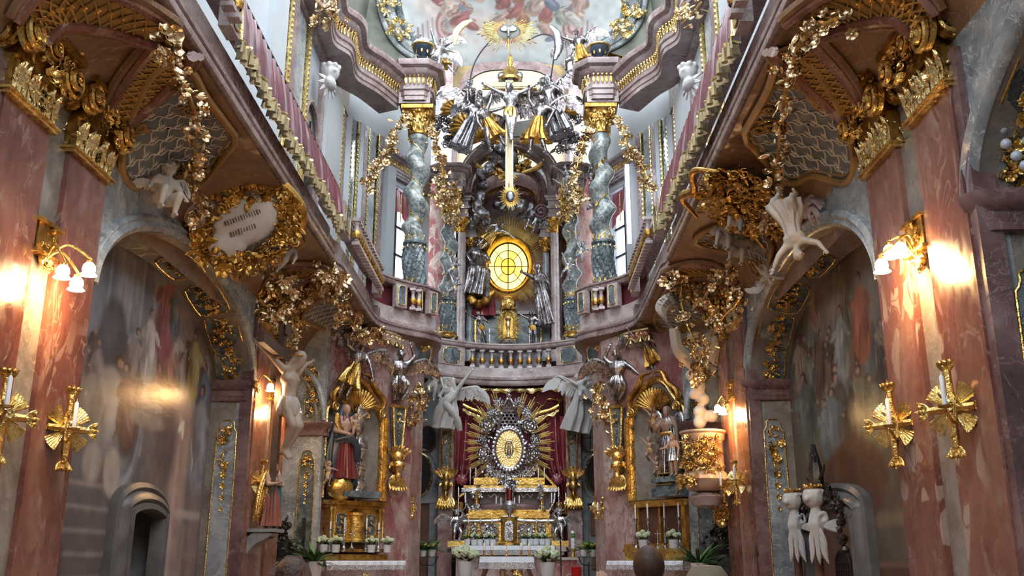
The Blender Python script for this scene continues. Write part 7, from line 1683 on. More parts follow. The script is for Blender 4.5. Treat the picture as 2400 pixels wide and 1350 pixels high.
# gilded shrine base with silver reliefs
bs = T('altar_shrine', 'gilded altar shrine with silver relief panels and round central tabernacle', 'tabernacle')
bar(bs, 'gold_ledge', 1100, 1197, 1286, 1206, YK, .42, 'gold_plate'); bar(bs, 'gold_step', 1096, 1206, 1288, 1217, YK, .5, 'gold_plate'); bar(bs, 'gold_body', 1092, 1220, 1296, 1278, YK, .46, 'gold_plate')
k = MB(); P = curve([K(x_, y_, YK - .52) for x_, y_ in ((1085, 1221), (1130, 1221), (1168, 1219), (1180, 1212), (1193, 1210), (1206, 1212), (1218, 1219), (1255, 1221), (1298, 1220))], 40); k.tube(P, .035, 7); O('silver_cornice', k, 'silver', bs)
for i, (x0, x1) in enumerate(((1102, 1118), (1127, 1168), (1214, 1253), (1260, 1278))):
    a, b = K(x0, 1272, YK - .47), K(x1, 1228, YK - .47); w, h = b[0] - a[0], b[2] - a[2]; F = frame(((a[0] + b[0]) / 2, a[1], (a[2] + b[2]) / 2), (0, -1, 0)); k = MB(); k.box((0, 0, 0), (w, h, .03), F); po = O('relief_ground', k, 'silver_brown', bs, False); k = MB(); spray(k, F @ TR(z=.02), w * .9, h * .85, 40 if w > .3 else 18, 70 + i, .08, shape='rect', mix=(3, 3, 4, 1)); O('silver_relief', k, 'silver', po)
    k = MB(); k.border([(-w / 2, -h / 2), (w / 2, -h / 2), (w / 2, h / 2), (-w / 2, h / 2)], .025, .0, .04, F); O('gold_frame', k, 'gold', po)
p = K(1193, 1278, YK - .42); k = MB(); H = K(1193, 1212, YK - .42)[2] - p[2]; k.lathe([(.26, 0), (.26, .05), (.20, .09), (.20, H - .12), (.24, H - .08), (.25, H), (0, H + .02)], 24, TR(*p)); O('drum', k, 'gold_plate', bs); F = frame(p + A([0, -.21, H * .5]), (0, -1, 0)); k = MB(); out = np.r_[[(-.10, -.22), (.10, -.22)], np.c_[.10 * np.cos(np.linspace(0, pi, 10)), .14 + .10 * np.sin(np.linspace(0, pi, 10))]]; k.prism(out, -.02, .01, F); spray(k, F @ TR(z=.02), .14, .34, 16, 3, .05, shape='oval', mix=(2, 2, 4, 1)); O('silver_door', k, 'silver', bs)
for e in (-1, 1):
    k = MB(); k.tube(curve([K(1195 + e * 100, 1222, YK - .4), K(1195 + e * 103, 1245, YK - .45), K(1195 + e * 112, 1268, YK - .5), K(1195 + e * 128, 1277, YK - .5)], 14), [.05, .07, .08, .06], 8); O('side_scroll', k, 'silver', bs)
for px in (1098, 1126, 1153, 1228, 1258, 1284):
    c = T('shrine_candle', 'short cream candle on the gilded shrine ledge, %s' % {1098: 'first from the left', 1126: 'second from the left', 1153: 'third from the left', 1228: 'third from the right', 1258: 'second from the right', 1284: 'first from the right'}[px], 'candle', 'candles on the shrine ledge'); p = K(px, 1226, YK - .6); k = MB(); k.lathe([(0, -.03), (.03, -.03), (.03, 0), (.012, .01), (.02, .03)], 8, TR(*p)); O('holder', k, 'silver', c); candle(c, p, .09, .016)
for px, top in ((1102, 1105), (1115, 1108), (1262, 1105), (1276, 1102)):
    candlestick(K(px, 1138, YK - .2), .12, .30, 'slim pale candle on the casket lid, %s' % {1102: 'far left', 1115: 'inner left', 1262: 'inner right', 1276: 'far right'}[px], 'silver', 'wax', .02, 'candles on the casket lid', .014)
for px, py in ((1163, 1186), (1174, 1188), (1206, 1188), (1217, 1184)):
    candlestick(K(px, py, YK - .62), .05, .16, 'white candle in front of the glass casket, %s' % {1163: 'far left', 1174: 'inner left', 1206: 'inner right', 1217: 'far right'}[px], 'silver', 'white_wax', .02, 'white candles before the casket', .014)
for e, x0 in ((-1, 1158), (1, 1235)):
    c = tag(O('candle_branch', MB().tube(curve([K(x0 - 14, 1158, YK - .5), K(x0 - 8, 1166, YK - .5), K(x0, 1158, YK - .5), K(x0 + 8, 1166, YK - .5), K(x0 + 14, 1158, YK - .5)], 24), .012, 5), 'silver'), 'curly silver candle branch in front of the casket glass, %s' % ('left' if e < 0 else 'right'), 'candle holder')
# silver putti with candelabra
for s, px in ((-1, 1070), (1, 1312)):
    o = statue('silver_putto', 'silver putto carrying a candelabrum at the %s end of the high altar' % side_word[s], 'statue', 'silver', putto_pose(**(dict(lel=(-.2, -.05, .84), lha=(-.06, -.08, .98), lkn=(-.1, -.12, .26)) if s > 0 else dict(rel=(.2, -.05, .84), rha=(.06, -.08, .98), rkn=(.1, -.12, .26)))), LOIN, None, wings=((-.06, .06, .62, .7), (.06, .06, .62, .7)), **PUT); place(o, px, 1268, 23.3, 74, -s * .5)
    k = MB(); k.ell((0, 0, -.10), (.20, .18, .16), 12, 8); k.box((0, 0, -.28), (.5, .4, .10)); O('orb_base', k, 'silver', o)
    c = T('candelabrum', 'three armed silver candelabrum raised by the %s silver putto' % side_word[s], 'candelabrum'); p = atY(px - s * 4 + (0 if s < 0 else 2), 1196, 23.2); k = MB(); k.tube(A([p + A([0, 0, -.1]), p + A([0, 0, .32])]), .016, 6)
    for e in (-1, 1): k.tube(curve([p + A([0, 0, .05]), p + A([e * .10, 0, .0]), p + A([e * .17, 0, .08]), p + A([e * .17, 0, .16])], 12), .012, 5)
    for dx, dz in ((-.17, .16), (.17, .16), (0, .30)): k.lathe([(0, 0), (.035, .02), (.02, .05), (0, .05)], 8, TR(*(p + A([dx, 0, dz]))))
    O('branches', k, 'silver', c)
    for dx, dz in ((-.17, .2), (.17, .2), (0, .34)): candle(c, p + A([dx, 0, dz]), .19, .015, 'white_wax')
    b = atY(px, 1280, 23.3); k = MB(); k.bbox((b[0] - .2, 23.1, b[2] - .02), (b[0] + .2, 23.45, b[2] + .12)); tag(O('gilt_plinth', k, 'gold_plate', None, False), 'gilded plinth under the %s silver putto' % side_word[s], 'plinth')

# ------------------------------------------------------------------ altar tables
ta = T('high_altar_table', 'pale carved marble high altar table', 'altar'); a, b = atY(1058, 1290, 23.0), atY(1327, 1290, 23.0); top = atY(1190, 1280, 23.0)[2]
k = MB(); k.bbox((a[0], 22.95, top - .12), (b[0], 24.4, top)); k.bbox((a[0] + .05, 23.0, top - .2), (b[0] - .05, 24.4, top - .12)); O('slab', k, 'altar_stone', ta, False)
k = MB(); k.bbox((a[0] + .1, 23.1, .45), (b[0] - .1, 24.4, top - .2)); O('block', k, 'altar_stone', ta, False)
for i, (x0, x1) in enumerate(((.12, .55), (.62, 2.18), (2.25, 2.68))):
    k = MB(); F = frame((a[0] + (x0 + x1) / 2, 23.1, (top + .25) / 2), (0, -1, 0)); k.box((0, 0, .01), (x1 - x0 - .06, top - .8, .03), F); O('front_panel', k, 'marble_rose' if i == 1 else 'altar_stone', ta, False)
k = MB(); spray(k, frame((a[0] + 1.4, 23.06, 1.42), (0, -1, 0)), .5, .4, 26, 4, .09, shape='oval'); k.border(circ(26, .2, .26) + A([a[0] + 1.4, 1.42]), .03, 0, .03, frame((0, 23.05, 0), (0, -1, 0))); O('gilt_emblem', k, 'gold', ta)
def cloth(name, label, x0, x1, y0, y1, z, drop, seed=0):
    o = T(name, label, 'cloth', 'altar cloths'); x = np.linspace(x0, x1, 70); w = .012 * np.sin(x * 24)
    k = MB(); k.grid(np.stack([np.c_[x, np.full(70, y1), np.full(70, z)], np.c_[x, np.full(70, y0), np.full(70, z)], np.c_[x * 1.0, y0 - .03 + w, np.full(70, z - drop * .45)]], 1)); 
    for e, xx in ((-1, x0), (1, x1)): k.grid(np.stack([np.c_[np.full(8, xx), np.linspace(y0, y1, 8), np.full(8, z)], np.c_[np.full(8, xx + e * .05), np.linspace(y0 - .03, y1, 8), np.full(8, z - drop * .6)]], 1))
    O('linen', k, 'linen', o)
    k = MB(); k.grid(np.stack([np.c_[x, y0 - .03 + w, np.full(70, z - drop * .45)], np.c_[x + .02 * (x - (x0 + x1) / 2), y0 - .05 + w * 1.6, z - drop + .012 * np.abs(np.sin(x * 40))]], 1))
    for e, xx in ((-1, x0), (1, x1)): k.grid(np.stack([np.c_[np.full(8, xx + e * .05), np.linspace(y0 - .03, y1, 8), np.full(8, z - drop * .6)], np.c_[np.full(8, xx + e * .08), np.linspace(y0 - .05, y1, 8), np.full(8, z - drop)]], 1))
    O('lace_edge', k, 'lace', o); return o
a, b = atY(1076, 1280, 22.9), atY(1300, 1280, 22.9); cloth('altar_cloth', 'long white lace edged cloth on the high altar', a[0], b[0], 22.9, 23.6, top + .012, .22)
YT = 21.0; ft = T('celebration_table', 'small wooden celebration table with curved legs before the high altar', 'table'); a, b = atY(1124, 1306, YT), atY(1252, 1306, YT); tz = a[2]
k = MB(); k.bbox((a[0], YT, tz - .06), (b[0], YT + .7, tz)); O('tabletop', k, 'oak', ft, False)
for e, x_ in ((-1, a[0] + .12), (1, b[0] - .12)):
    for y_ in (YT + .06, YT + .62): k = MB(); k.tube(curve([(x_, y_, tz - .05), (x_ - e * .0, y_, tz - .25), (x_ + e * .10, y_, tz - .6), (x_ + e * .02, y_, .47)], 16), [.05, .045, .035, .03], 8); O('leg', k, 'oak', ft)
cloth('altar_cloth', 'short white lace edged cloth on the small table before the high altar', a[0], b[0], YT - .02, YT + .72, tz + .012, .26)
for px, w in ((1135, 'far left'), (1153, 'inner left'), (1222, 'inner right'), (1240, 'far right')): candlestick(atY(px, 1303, YT + .25), .12, .13, 'brass candlestick with thick candle on the small table, %s' % w, 'gold_plate', 'wax', .034, 'brass candlesticks on the small table', .03)
cr = T('standing_cross', 'small brass altar cross between the brass candlesticks', 'cross'); p = atY(1187, 1303, YT + .25); k = MB(); k.lathe([(0, 0), (.05, 0), (.05, .02), (.015, .05), (.012, .1)], 12, TR(*p)); k.box(p + A([0, 0, .18]), (.014, .014, .26)); k.box(p + A([0, 0, .24]), (.10, .014, .014)); O('brass', k, 'gold_plate', cr, False)
for i, (px, py) in enumerate(((1095, 1278), (1111, 1278), (1125, 1278), (1141, 1278), (1155, 1278), (1228, 1277), (1244, 1277), (1256, 1277), (1271, 1277), (1284, 1277))):
    kd = 'hydrangea' if i in (1, 3, 6, 8) else 'primrose'; potted(atY(px, py, 23.15), .19, '%s in a white pot, %s of the %s row on the high altar' % ({'hydrangea': 'hydrangea', 'primrose': 'yellow primrose'}[kd], ['first', 'second', 'third', 'fourth', 'fifth'][i % 5], 'left' if i < 5 else 'right'), kd, seed=i, group='potted flowers on the high altar', blooms=4 if kd == 'hydrangea' else 9)
potted(atY(1090, 1350, 20.4), .40, 'large white hydrangea in a white pot left of the small table', 'hydrangea', seed=21, blooms=9); potted(atY(1283, 1352, 20.4), .40, 'large white hydrangea in a white pot right of the small table', 'hydrangea', seed=22, blooms=8)
for s, px in ((-1, 1002), (1, 1379)):
    st = T('plant_stand', 'thin iron plant stand in front of the %s passage' % side_word[s], 'plant stand'); p = atY(px, 1305, 21.6); k = MB(); k.tube(A([(p[0], p[1], .45), (p[0], p[1], p[2] - .12)]), .014, 6); [k.tube(curve([(p[0] + e * .22, p[1], p[2]), (p[0] + e * .14, p[1], p[2] - .16), (p[0], p[1], p[2] - .18)], 8), .012, 5) for e in (-1, 1)]; k.bbox((p[0] - .24, p[1] - .08, p[2] - .01), (p[0] + .24, p[1] + .08, p[2])); O('iron_frame', k, 'dark_metal', st)
    for e in (-1, 1): potted(p + A([e * .10, 0, .0]), .21, '%s fern with yellow flowers on the %s plant stand' % ('left' if e < 0 else 'right', side_word[s]), 'fern', seed=31 + e + s, blooms=10)
pc = T('paschal_candle', 'tall white paschal candle on a brass stand right of the high altar', 'candle'); p = atY(1343, 1285, 22.4); k = MB(); k.lathe([(0, 0), (.045, 0), (.045, .38), (0, .39)], 14, TR(*p)); O('candle', k, 'white_wax', pc); k = MB(); k.lathe([(.16, -1.2), (.16, -1.15), (.03, -1.1), (.03, -.6), (.06, -.5), (.025, -.4), (.05, -.2), (.03, -.1), (.08, -.02), (.08, 0)], 12, TR(*p)); O('stand', k, 'gold_plate', pc); k = MB(); k.lathe([(.047, .22), (.047, .33)], 14, TR(*p)); O('wax_motif', k, 'leaf_light', pc)
lc = T('lectern_block', 'pale marble credence block right of the small table', 'lectern'); a, b = atY(1275, 1306, 22.0), atY(1352, 1306, 22.0); k = MB(); k.bbox((a[0], 22.0, .45), (b[0], 22.6, a[2] - .06)); O('block', k, 'marble_rose', lc, False); k = MB(); k.bbox((a[0] - .05, 21.95, a[2] - .06), (b[0] + .05, 22.65, a[2])); O('slab', k, 'altar_stone', lc, False)
vl = T('votive_lamp', 'red glass votive lamp low at the right of the altar', 'lamp'); p = atY(1351, 1350, 21.2); k = MB(); k.lathe([(0, -.05), (.10, -.05), (.11, .18), (.10, .19), (0, .17)], 16, TR(*p)); O('glass', k, 'red_glass', vl)
k = MB(); a = atY(1314, 1272, 20.0); k.tube(A([(a[0], 20.0, .45), (a[0], 20.0, a[2])]), .012, 6); k.tube(A([(a[0], 20.0, a[2]), (a[0], 20.0, a[2]) + A([.0, .10, .03])]), .02, 6); k.lathe([(.14, 0), (.14, .02), (.02, .03)], 12, TR(a[0], 20.0, .45)); tag(O('microphone_stand', k, 'black'), 'thin black microphone stand right of the small table', 'microphone')
for s, px in ((-1, 963), (1, 1416)):
    g = T('cross_appliqué'.replace('é', 'e'), 'small gilded cross ornament on the choir pier, %s' % side_word[s], 'ornament'); p = atY(px, 1190, 20.6); F = frame(p, nrm((-s * .9, -.5, 0))); k = MB()
    for a in range(4): spray(k, F @ TR(rz=a * pi / 2) @ TR(0, .10, .02), .12, .22, 8, a, .07)
    O('gilt_cross', k, 'gold', g)
# ------------------------------------------------------------------ lamps and candle crosses on the walls
def tulip(): return [(.0, .0), (.022, .0), (.05, -.035), (.058, -.075), (.05, -.10), (.075, -.125), (.07, -.128), (.045, -.10), (.05, -.075), (.042, -.04), (0, -.01)]
TUL = MB().lathe(tulip(), 14); TUL_ME = me_of(TUL, 'glass_shade', 'lamp_glass')
def sconce(label, root_p, lamps, Y, power, sc=1.0):
    o = T('wall_lamp', label, 'wall lamp', 'electric tulip lamps'); rp = atY(*root_p, Y); k = MB(); s = 1 if root_p[0] > 1200 else -1
    k.lathe([(0, .0), (.06, .0), (.07, .03), (.03, .06), (0, .06)], 12, frame(rp, (-s, 0, 0))); spray(k, frame(rp + A([-s * .03, 0, 0]), (-s, 0, 0)), .2, .24, 10, 3, .06, shape='oval'); O('back_plate', k, 'gold', o)
    for i, (px, py, dy) in enumerate(lamps):
        p = atY(px, py, Y + dy); top = p + A([0, 0, .05 * sc]); k = MB(); mid = (rp + top) / 2 + A([0, 0, .14 * sc]); k.tube(curve([rp + A([-s * .04, 0, 0]), mid, top + A([0, 0, .03]), top], 16), .011 * sc, 6); k.lathe([(0, .02), (.03, .01), (.032, -.02), (0, -.02)], 10, TR(*top, s=sc)); O('arm', k, 'gold_plate', o)
        inst('glass_shade', TUL_ME, TR(*top, s=sc), o)
        L = bpy.data.lights.new('lamp_light', 'POINT'); L.energy = power; L.color = (1.0, .56, .22); L.shadow_soft_size = .06; lo = bpy.data.objects.new('lamp_light', L); lo.location = top + A([-s * .02, 0, -.16 * sc]); lo.parent = o; COL.link(lo)
    return o
sconce('three armed brass lamp with lit tulip shades between the near left pilasters', (98, 605), ((148, 632, 0), (180, 660, .1), (209, 626, .2)), 7.8, 22)
sconce('three armed brass lamp with lit tulip shades between the near right pilasters', (2165, 610), ((2066, 618, .1), (2085, 585, .2), (2110, 580, 0)), 7.8, 22)
sconce('brass arm with one lit tulip shade beside the far left impost', (596, 902), ((634, 905, .3),), 14.45, 36); sconce('brass arm with one lit tulip shade beside the crucifix in the far left bay', (664, 948), ((697, 955, .5),), 15.6, 36)
sconce('two armed brass lamp with lit shades between the far right pilasters', (1708, 945), ((1682, 955, .3), (1694, 960, .1), (1735, 960, -.3)), 15.4, 36)
def candle_cross(label, px, py, Xs, cpx, cpy, sc=1.0):
    p = atX(px, py, Xs); s = 1 if Xs > 0 else -1; o = T('candle_cross', label, 'candle holder', 'gilded cross shaped candle holders'); F = frame(p + A([-s * .10, 0, 0]), nrm((-s, -.75, 0))) @ TR(s=sc); k = MB()
    for a, L in ((0, .19), (pi / 2, .30), (pi, .19), (-pi / 2, .30)):
        d = A([cos(a), sin(a)]); k.tube(A([(0, 0, .02), (*d * L, .02)]), [.04, .028, .03], 7, M=F); 
        for e in (-.7, 0, .7): k.merge(LEAF, F @ TR(*(d * L * .93), .02, .12, a + e)); k.ell((*(d * (L + .06) + A([-d[1], d[0]]) * e * .06), .03), .024, 6, 5, M=F)
    O('cross', k, 'gold', o); k = MB()
    for q in range(4):
        for i in range(6): a = q * pi / 2 + pi / 4 + (i - 2.5) * .13; k.tube(A([(cos(a) * .04, sin(a) * .04, .01), (cos(a) * .22, sin(a) * .22, .01)]), [.008, .016], 4, M=F)
    spray(k, F @ TR(z=.04), .14, .14, 10, 5, .05, shape='oval'); O('ray_fans', k, 'gold_pale', o)
    c = atX(cpx, cpy, s * (abs(Xs) - .26)); e = c + A([0, 0, -.0]); k = MB(); k.tube(curve([p + A([-s * .05, 0, 0]), (p + e) / 2 + A([0, 0, .08]), (p * .35 + e * .65) + A([0, 0, -.10]), e + A([0, 0, -.02])], 18), .013, 6); k.lathe([(0, 0), (.05, .01), (.055, .025), (.02, .03), (0, .03)], 12, TR(*e)); O('arm', k, 'gold', o); candle(o, e + A([0, 0, .02]), .22 * sc, .018, 'white_wax'); return o
candle_cross('gilded candle cross on the second left pilaster', 130, 1005, -PIL, 172, 1010); candle_cross('gilded candle cross on the nearest left pilaster, cut by the picture edge', -28, 975, -PIL, 14, 958)
candle_cross('gilded candle cross on the second right pilaster', 2122, 995, PIL, 2086, 1003); candle_cross('gilded candle cross on the nearest right pilaster', 2264, 958, PIL, 2216, 958)
candle_cross('gilded candle cross on the third left pilaster beside the red robed statue', 597, 1130, -PIL, 652, 1140, .9); candle_cross('gilded candle cross on the third right pilaster', 1742, 1130, PIL, 1722, 1128, .9); candle_cross('gilded candle cross on the farthest right pilaster beside the pulpit', 1712, 1138, PIL - .02, 1690, 1142, .9)
candle_cross('small gilded candle cross on the right choir pier', 1408, 1190, 1.97, 1401, 1200, .6)

# ------------------------------------------------------------------ gilded flower garlands
BLO_ME = me_of(BLOSSOM, 'blossom', 'gold_flower'); LEA_ME = me_of(LEAF, 'gilt_leaf', 'gold_flower'); LE2_ME = me_of(LEAF2, 'gilt_leaf', 'gold_pale')
def garland(label, P, n, sz, seed=0, wid=.09, smat='gold_old', nrmv=(0, -1, 0)):
    o = T('flower_garland', label, 'garland', 'gilded flower garlands'); P = curve(P, max(20, n)); k = MB(); k.tube(P, .02, 5); O('stem', k, smat, o); r = random.Random(seed)
    for i in range(n):
        p = P[int(i * (len(P) - 1) / max(1, n - 1))] + A([r.gauss(0, 1), r.gauss(0, .7), r.gauss(0, 1)]) * wid * (.8 + .7 * sin(i * .35 + seed) ** 4)
        M = frame(p, nrm(A(nrmv) + A([r.gauss(0, .5), 0, r.gauss(0, .5)]))) @ TR(s=sz * r.uniform(.55, 1.25), rz=r.uniform(0, 6.3)); q = r.random()
        inst('blossom' if q < .5 else 'gilt_leaf', BLO_ME if q < .5 else LEA_ME if q < .75 else LE2_ME, M if q < .5 else M @ TR(s=1.7), o)
    return o
def CV(s, pts, off=.22):
    out = []
    for x, y in pts: Y_, t_ = cove_hit(x, y, s); out.append(cove(s, Y_, t_, off))
    return out
garland('thick gilded garland hanging down the near left cove over the star trellis', CV(-1, [(385, -10), (400, 60), (405, 120), (440, 190), (450, 250), (440, 320), (425, 400), (440, 460), (430, 490)]), 90, .075, 1, .07, nrmv=(.6, -.7, -.3))
garland('gilded garland trailing below the cartouche along the left arch', CV(-1, [(470, 540), (455, 590), (500, 610), (520, 560)], .16), 26, .07, 2, .05, nrmv=(.6, -.7, -.3))
garland('gilded garland looping from the putto across the far left cove', CV(-1, [(620, 570), (635, 620), (660, 655), (700, 670), (735, 650), (760, 615), (775, 605)]), 80, .085, 3, .09, nrmv=(.5, -.8, -.2))
garland('gilded garland dangling from the left gallery towards the herm angel', CV(-1, [(775, 610), (785, 660), (790, 690), (815, 720), (830, 760)], .2) + [atY(855, 785, 18.4), atY(890, 790, 19.0)], 90, .085, 4, .10, nrmv=(.5, -.8, -.2))
garland('gilded bunch of flowers over the far left capitals', [atX(x, y, -3.5) for x, y in ((608, 700), (630, 725), (655, 745), (685, 775), (690, 800))], 60, .075, 5, .10, nrmv=(.6, -.7, 0))
garland('thick gilded garland hanging down the near right cove over the star trellis', CV(1, [(1985, -10), (1930, 15), (1880, 45), (1862, 110), (1850, 155), (1845, 230), (1843, 300), (1840, 380), (1835, 440), (1830, 490)]), 90, .07, 6, .06, nrmv=(-.6, -.7, -.3))
garland('gilded garland looping under the right gallery above the scroll banner', CV(1, [(1585, 620), (1600, 650), (1640, 662), (1690, 650), (1735, 620)]), 80, .085, 7, .09, nrmv=(-.5, -.8, -.2))
garland('gilded garland dangling past the scroll banner towards the pulpit', [atY(x, y, 15.6) for x, y in ((1590, 650), (1597, 710), (1610, 760), (1630, 810), (1640, 850), (1632, 880))], 70, .085, 8, .09)
garland('gilded bunch of flowers over the far right capitals', [atX(x, y, 3.5) for x, y in ((1738, 690), (1722, 715), (1700, 735), (1680, 765), (1665, 790))], 42, .07, 9, .10, nrmv=(-.6, -.7, 0))
for s in (-1, 1):
    q = lambda x: x if s < 0 else 2388 - x; sw = side_word[s]
    garland('gilded garland falling from the capital of the large %s column' % sw, [atY(q(x), y, 21.5) for x, y in ((1008, 300), (1022, 340), (1035, 390), (1042, 440), (1030, 470))], 75, .09, 10 + s, .065)
    garland('gilded garland hanging from the %s cornice beside the upper wall' % sw, [atY(q(x), y, 20.6) for x, y in ((945, 270), (925, 310), (915, 350), (890, 380), (872, 410), (868, 450))], 75, .09, 13 + s, .065)
    garland('gilded flower cluster over the capital of the slender %s column' % sw, [atY(q(x), y, 24.9) for x, y in ((1030, 430), (1040, 460), (1050, 490), (1062, 520), (1075, 480), (1070, 430))], 60, .10, 16 + s, .10)
    garland('gilded fruit drop beside the %s herm angel' % sw, [atY(q(x), y, 20.2) for x, y in ((978, 905), (985, 935), (978, 965), (970, 1000))], 40, .085, 19 + s, .09)
    garland('gilded flower tuft on the %s upper wall by the white bust' % sw, [atX(q(x), y, s * 3.6) for x, y in ((745, 5), (765, 30), (790, 55))], 26, .10, 22 + s, .10)
    # lambrequin canopy under the gallery corner
    c = T('lambrequin', 'small pink and red lambrequin with gold tassels under the %s gallery corner' % sw, 'canopy'); pts = [atY(q(x), y, Yq) for x, y, Yq in ((868, 770, 19.0), (895, 775, 19.2), (925, 783, 19.7), (945, 792, 20.2))]; P = curve(pts, 25); k = MB(); low = P + A([0, -.05, -.26]); low[:, 2] += .11 * np.abs(np.cos(np.arange(25) * pi / 6)); k.grid(np.stack([P, low], 1)); O('cloth', k, 'red_matt' if s > 0 else 'marble_rose', c)
    k = MB(); k.tube(low, .022, 5); k.tube(P, .03, 6); [k.merge(SCROLL, frame(P[i] + A([-s * .0, -.05, -.10]), (0, -1, 0)) @ TR(s=.05)) for i in range(2, 25, 3)]; O('gold_braid', k, 'gold_pale', c)
    for i in (0, 6, 12, 18, 24): k = MB(); k.lathe([(0, 0), (.03, -.01), (.02, -.04), (.04, -.11), (0, -.115)], 8, TR(*low[i])); O('tassel', k, 'gold_pale', c)
    # white portrait head on the upper wall
    b = T('wall_bust', 'white stucco cherub bust on the %s upper wall' % sw, 'statue'); p = atX(q(775), 170, s * 3.85); k = MB(); k.ell(p, .20, 12, 9); k.ell(p + A([-s * .12, -.14, -.02]), .05, 8, 6); [k.ell(p + A([cos(a) * .17, sin(a) * .17, .12]), .07, 7, 5) for a in np.linspace(0, 6.28, 9)]; k.ell(p + A([0, 0, -.28]), (.14, .24, .14), 10, 7); O('head', sculpt(k, .022, 2), 'stucco', b)
    k = MB(); [k.merge(LEAF2, frame(p + A([0, 0, -.2]), (-s, -.4, 0)) @ TR(s=.4, rz=a)) for a in np.linspace(pi, 2 * pi, 8)]; O('wings', k, 'stucco', b)
k = MB(); p0, p1 = atY(1476, 570, 23.0), atY(1476, 385, 23.0); k.bbox((p0[0] - .05, 23.0, p0[2]), (p0[0] + .05, 23.05, p1[2])); o = O('window_8', k, 'pane_violet', None, False, 'structure'); o['label'] = 'narrow bright slit of window right of the large right column'

# ------------------------------------------------------------------ cartouche, trophy, scroll banner
Y_, t_ = cove_hit(555, 470, -1); FC = frame(cove(-1, Y_, t_, .34), nrm((.55, -.75, -.42))) @ TR(rz=.45); ct = T('shell_cartouche', 'smooth stucco shell cartouche with incised lines in gilded rocaille on the left cove', 'cartouche')
k = MB(); k.ell((0, 0, 0), (.50, .33, .09), 26, 9, M=FC @ TR(rz=.15)); k.ell((-.34, -.26, .0), (.28, .22, .09), 16, 8, M=FC); O('shell', sculpt(k, .03, 4), 'stucco_warm', ct); k = MB()
for a in np.linspace(0, 2 * pi, 30, endpoint=False): spray(k, FC @ TR(.60 * cos(a) - .05, .46 * sin(a) - .05, .02), .30, .30, 9, int(a * 30), .12, shape='oval', mix=(5, 3, 1, 1))
for e in (-1, 1): k.tube(curve(np.c_[A([(e * .6, -.4), (e * .74, -.1), (e * .6, .28), (e * .35, .5), (e * .1, .52)]), np.full(5, .0)], 22), [.03, .08, .07, .03], 8, M=FC)
O('gilt_rocaille', k, 'gold_old', ct); k = MB(); r = random.Random(1)
for row, (y0, n) in enumerate(((.10, 14), (-.10, 10))):
    for i in range(n): k.box((-.30 + i * .036 + row * .02, y0 * .8, .085), (.009 if i % 3 else .018, .075 * r.uniform(.7, 1), .012), FC @ TR(rz=.1))
O('incised_lines', k, 'lettering', ct)
Y_, t_ = cove_hit(1770, 450, 1); FT = cove_frame(1, Y_, t_, .22); tr = T('gilded_trophy', 'mass of gilded shells, wings and scrolls on the right cove', 'ornament'); k = MB(); k2 = MB()
for i in range(64): a = i * 2.4; q = .05 + .8 * (i / 64) ** .6; spray(k if i % 3 else k2, FT @ TR(cos(a) * q * 1.0, sin(a) * q * .75, .02), .34, .3, 8, i, .115, shape='oval', mix=(5, 3, 1, 1))
for e in (-.3, .2, .7): k.tube(curve(np.c_[A([(-1.0, e - .2), (-.6, e + .1), (-.2, e), (.3, e + .1), (.6, e - .2)]), np.full(5, .03)], 22), [.02, .06, .05, .02], 8, M=FT)
O('gilt_rocaille', k, 'gold_old', tr); O('dark_gilt_leaves', k2, 'gold', tr)
for s in (-1, 1):                                                     # pink volutes where the coves meet the arches
    o = T('volute_bracket', 'pink stucco volutes between arch and cove, %s side' % side_word[s], 'ornament'); q = lambda x: x if s < 0 else 2388 - x
    for px, py, rad in ((455, 500, .20), (502, 555, .16)):
        Y_, t_ = cove_hit(q(px), py, s); F = cove_frame(s, Y_, t_, .08); k = MB(); volute(k, F, rad, .8); k.tube(curve(np.c_[A([(0, rad * .9), (s * -.15, .2), (s * -.32, .12), (s * -.5, .2)]), np.full(4, -.02)], 14), [.08, .08, .06, .03], 8, M=F); O('volute', k, 'marble_pink', o)
def text_mesh(txt, size):
    c = bpy.data.curves.new('t', 'FONT'); c.body = txt; c.size = size; c.extrude = .004; ob = bpy.data.objects.new('t', c); SC.collection.objects.link(ob); dg = bpy.context.evaluated_depsgraph_get(); dg.update(); me = bpy.data.meshes.new_from_object(ob.evaluated_get(dg)); bpy.data.objects.remove(ob); return me
bn = T('scroll_banner', 'large stucco scroll with painted capitals curling above the pulpit', 'banner'); YB_ = 15.5
up_ = curve([atY(x, y, YB_ + d) for x, y, d in ((1580, 770, .1), (1552, 745, 0), (1536, 722, 0), (1545, 700, 0), (1570, 685, .1), (1600, 678, .3), (1635, 672, .5), (1660, 690, .4), (1690, 690, .6), (1700, 705, .7))], 50); lo_ = curve([atY(x, y, YB_ + d) for x, y, d in ((1590, 800, .1), (1568, 760, 0), (1562, 735, 0), (1570, 720, 0), (1585, 712, .1), (1605, 706, .3), (1640, 704, .5), (1662, 712, .4), (1680, 725, .6), (1690, 730, .7))], 50)
k = MB(); k.grid(np.stack([up_, (up_ + lo_) / 2 + A([0, -.05, 0]), lo_], 1)); k.grid(np.stack([up_, (up_ + lo_) / 2 + A([0, -.02, 0]), lo_], 1) + A([0, .03, 0]), flip=True); O('ribbon', k, 'stucco_warm', bn)
P1 = curve([atY(1592, 775, YB_), atY(1605, 815, YB_ + .1), atY(1660, 850, YB_ + .3), atY(1682, 865, YB_ + .4)], 20); P2 = curve([atY(1568, 770, YB_), atY(1580, 830, YB_ + .1), atY(1625, 870, YB_ + .3), atY(1650, 880, YB_ + .4)], 20); k = MB(); k.grid(np.stack([P1, (P1 + P2) / 2 + A([0, -.08, 0]), P2], 1)); k.grid(np.stack([P1, P2], 1) + A([0, .05, 0])); O('ribbon_tail', k, 'stucco_warm', bn)
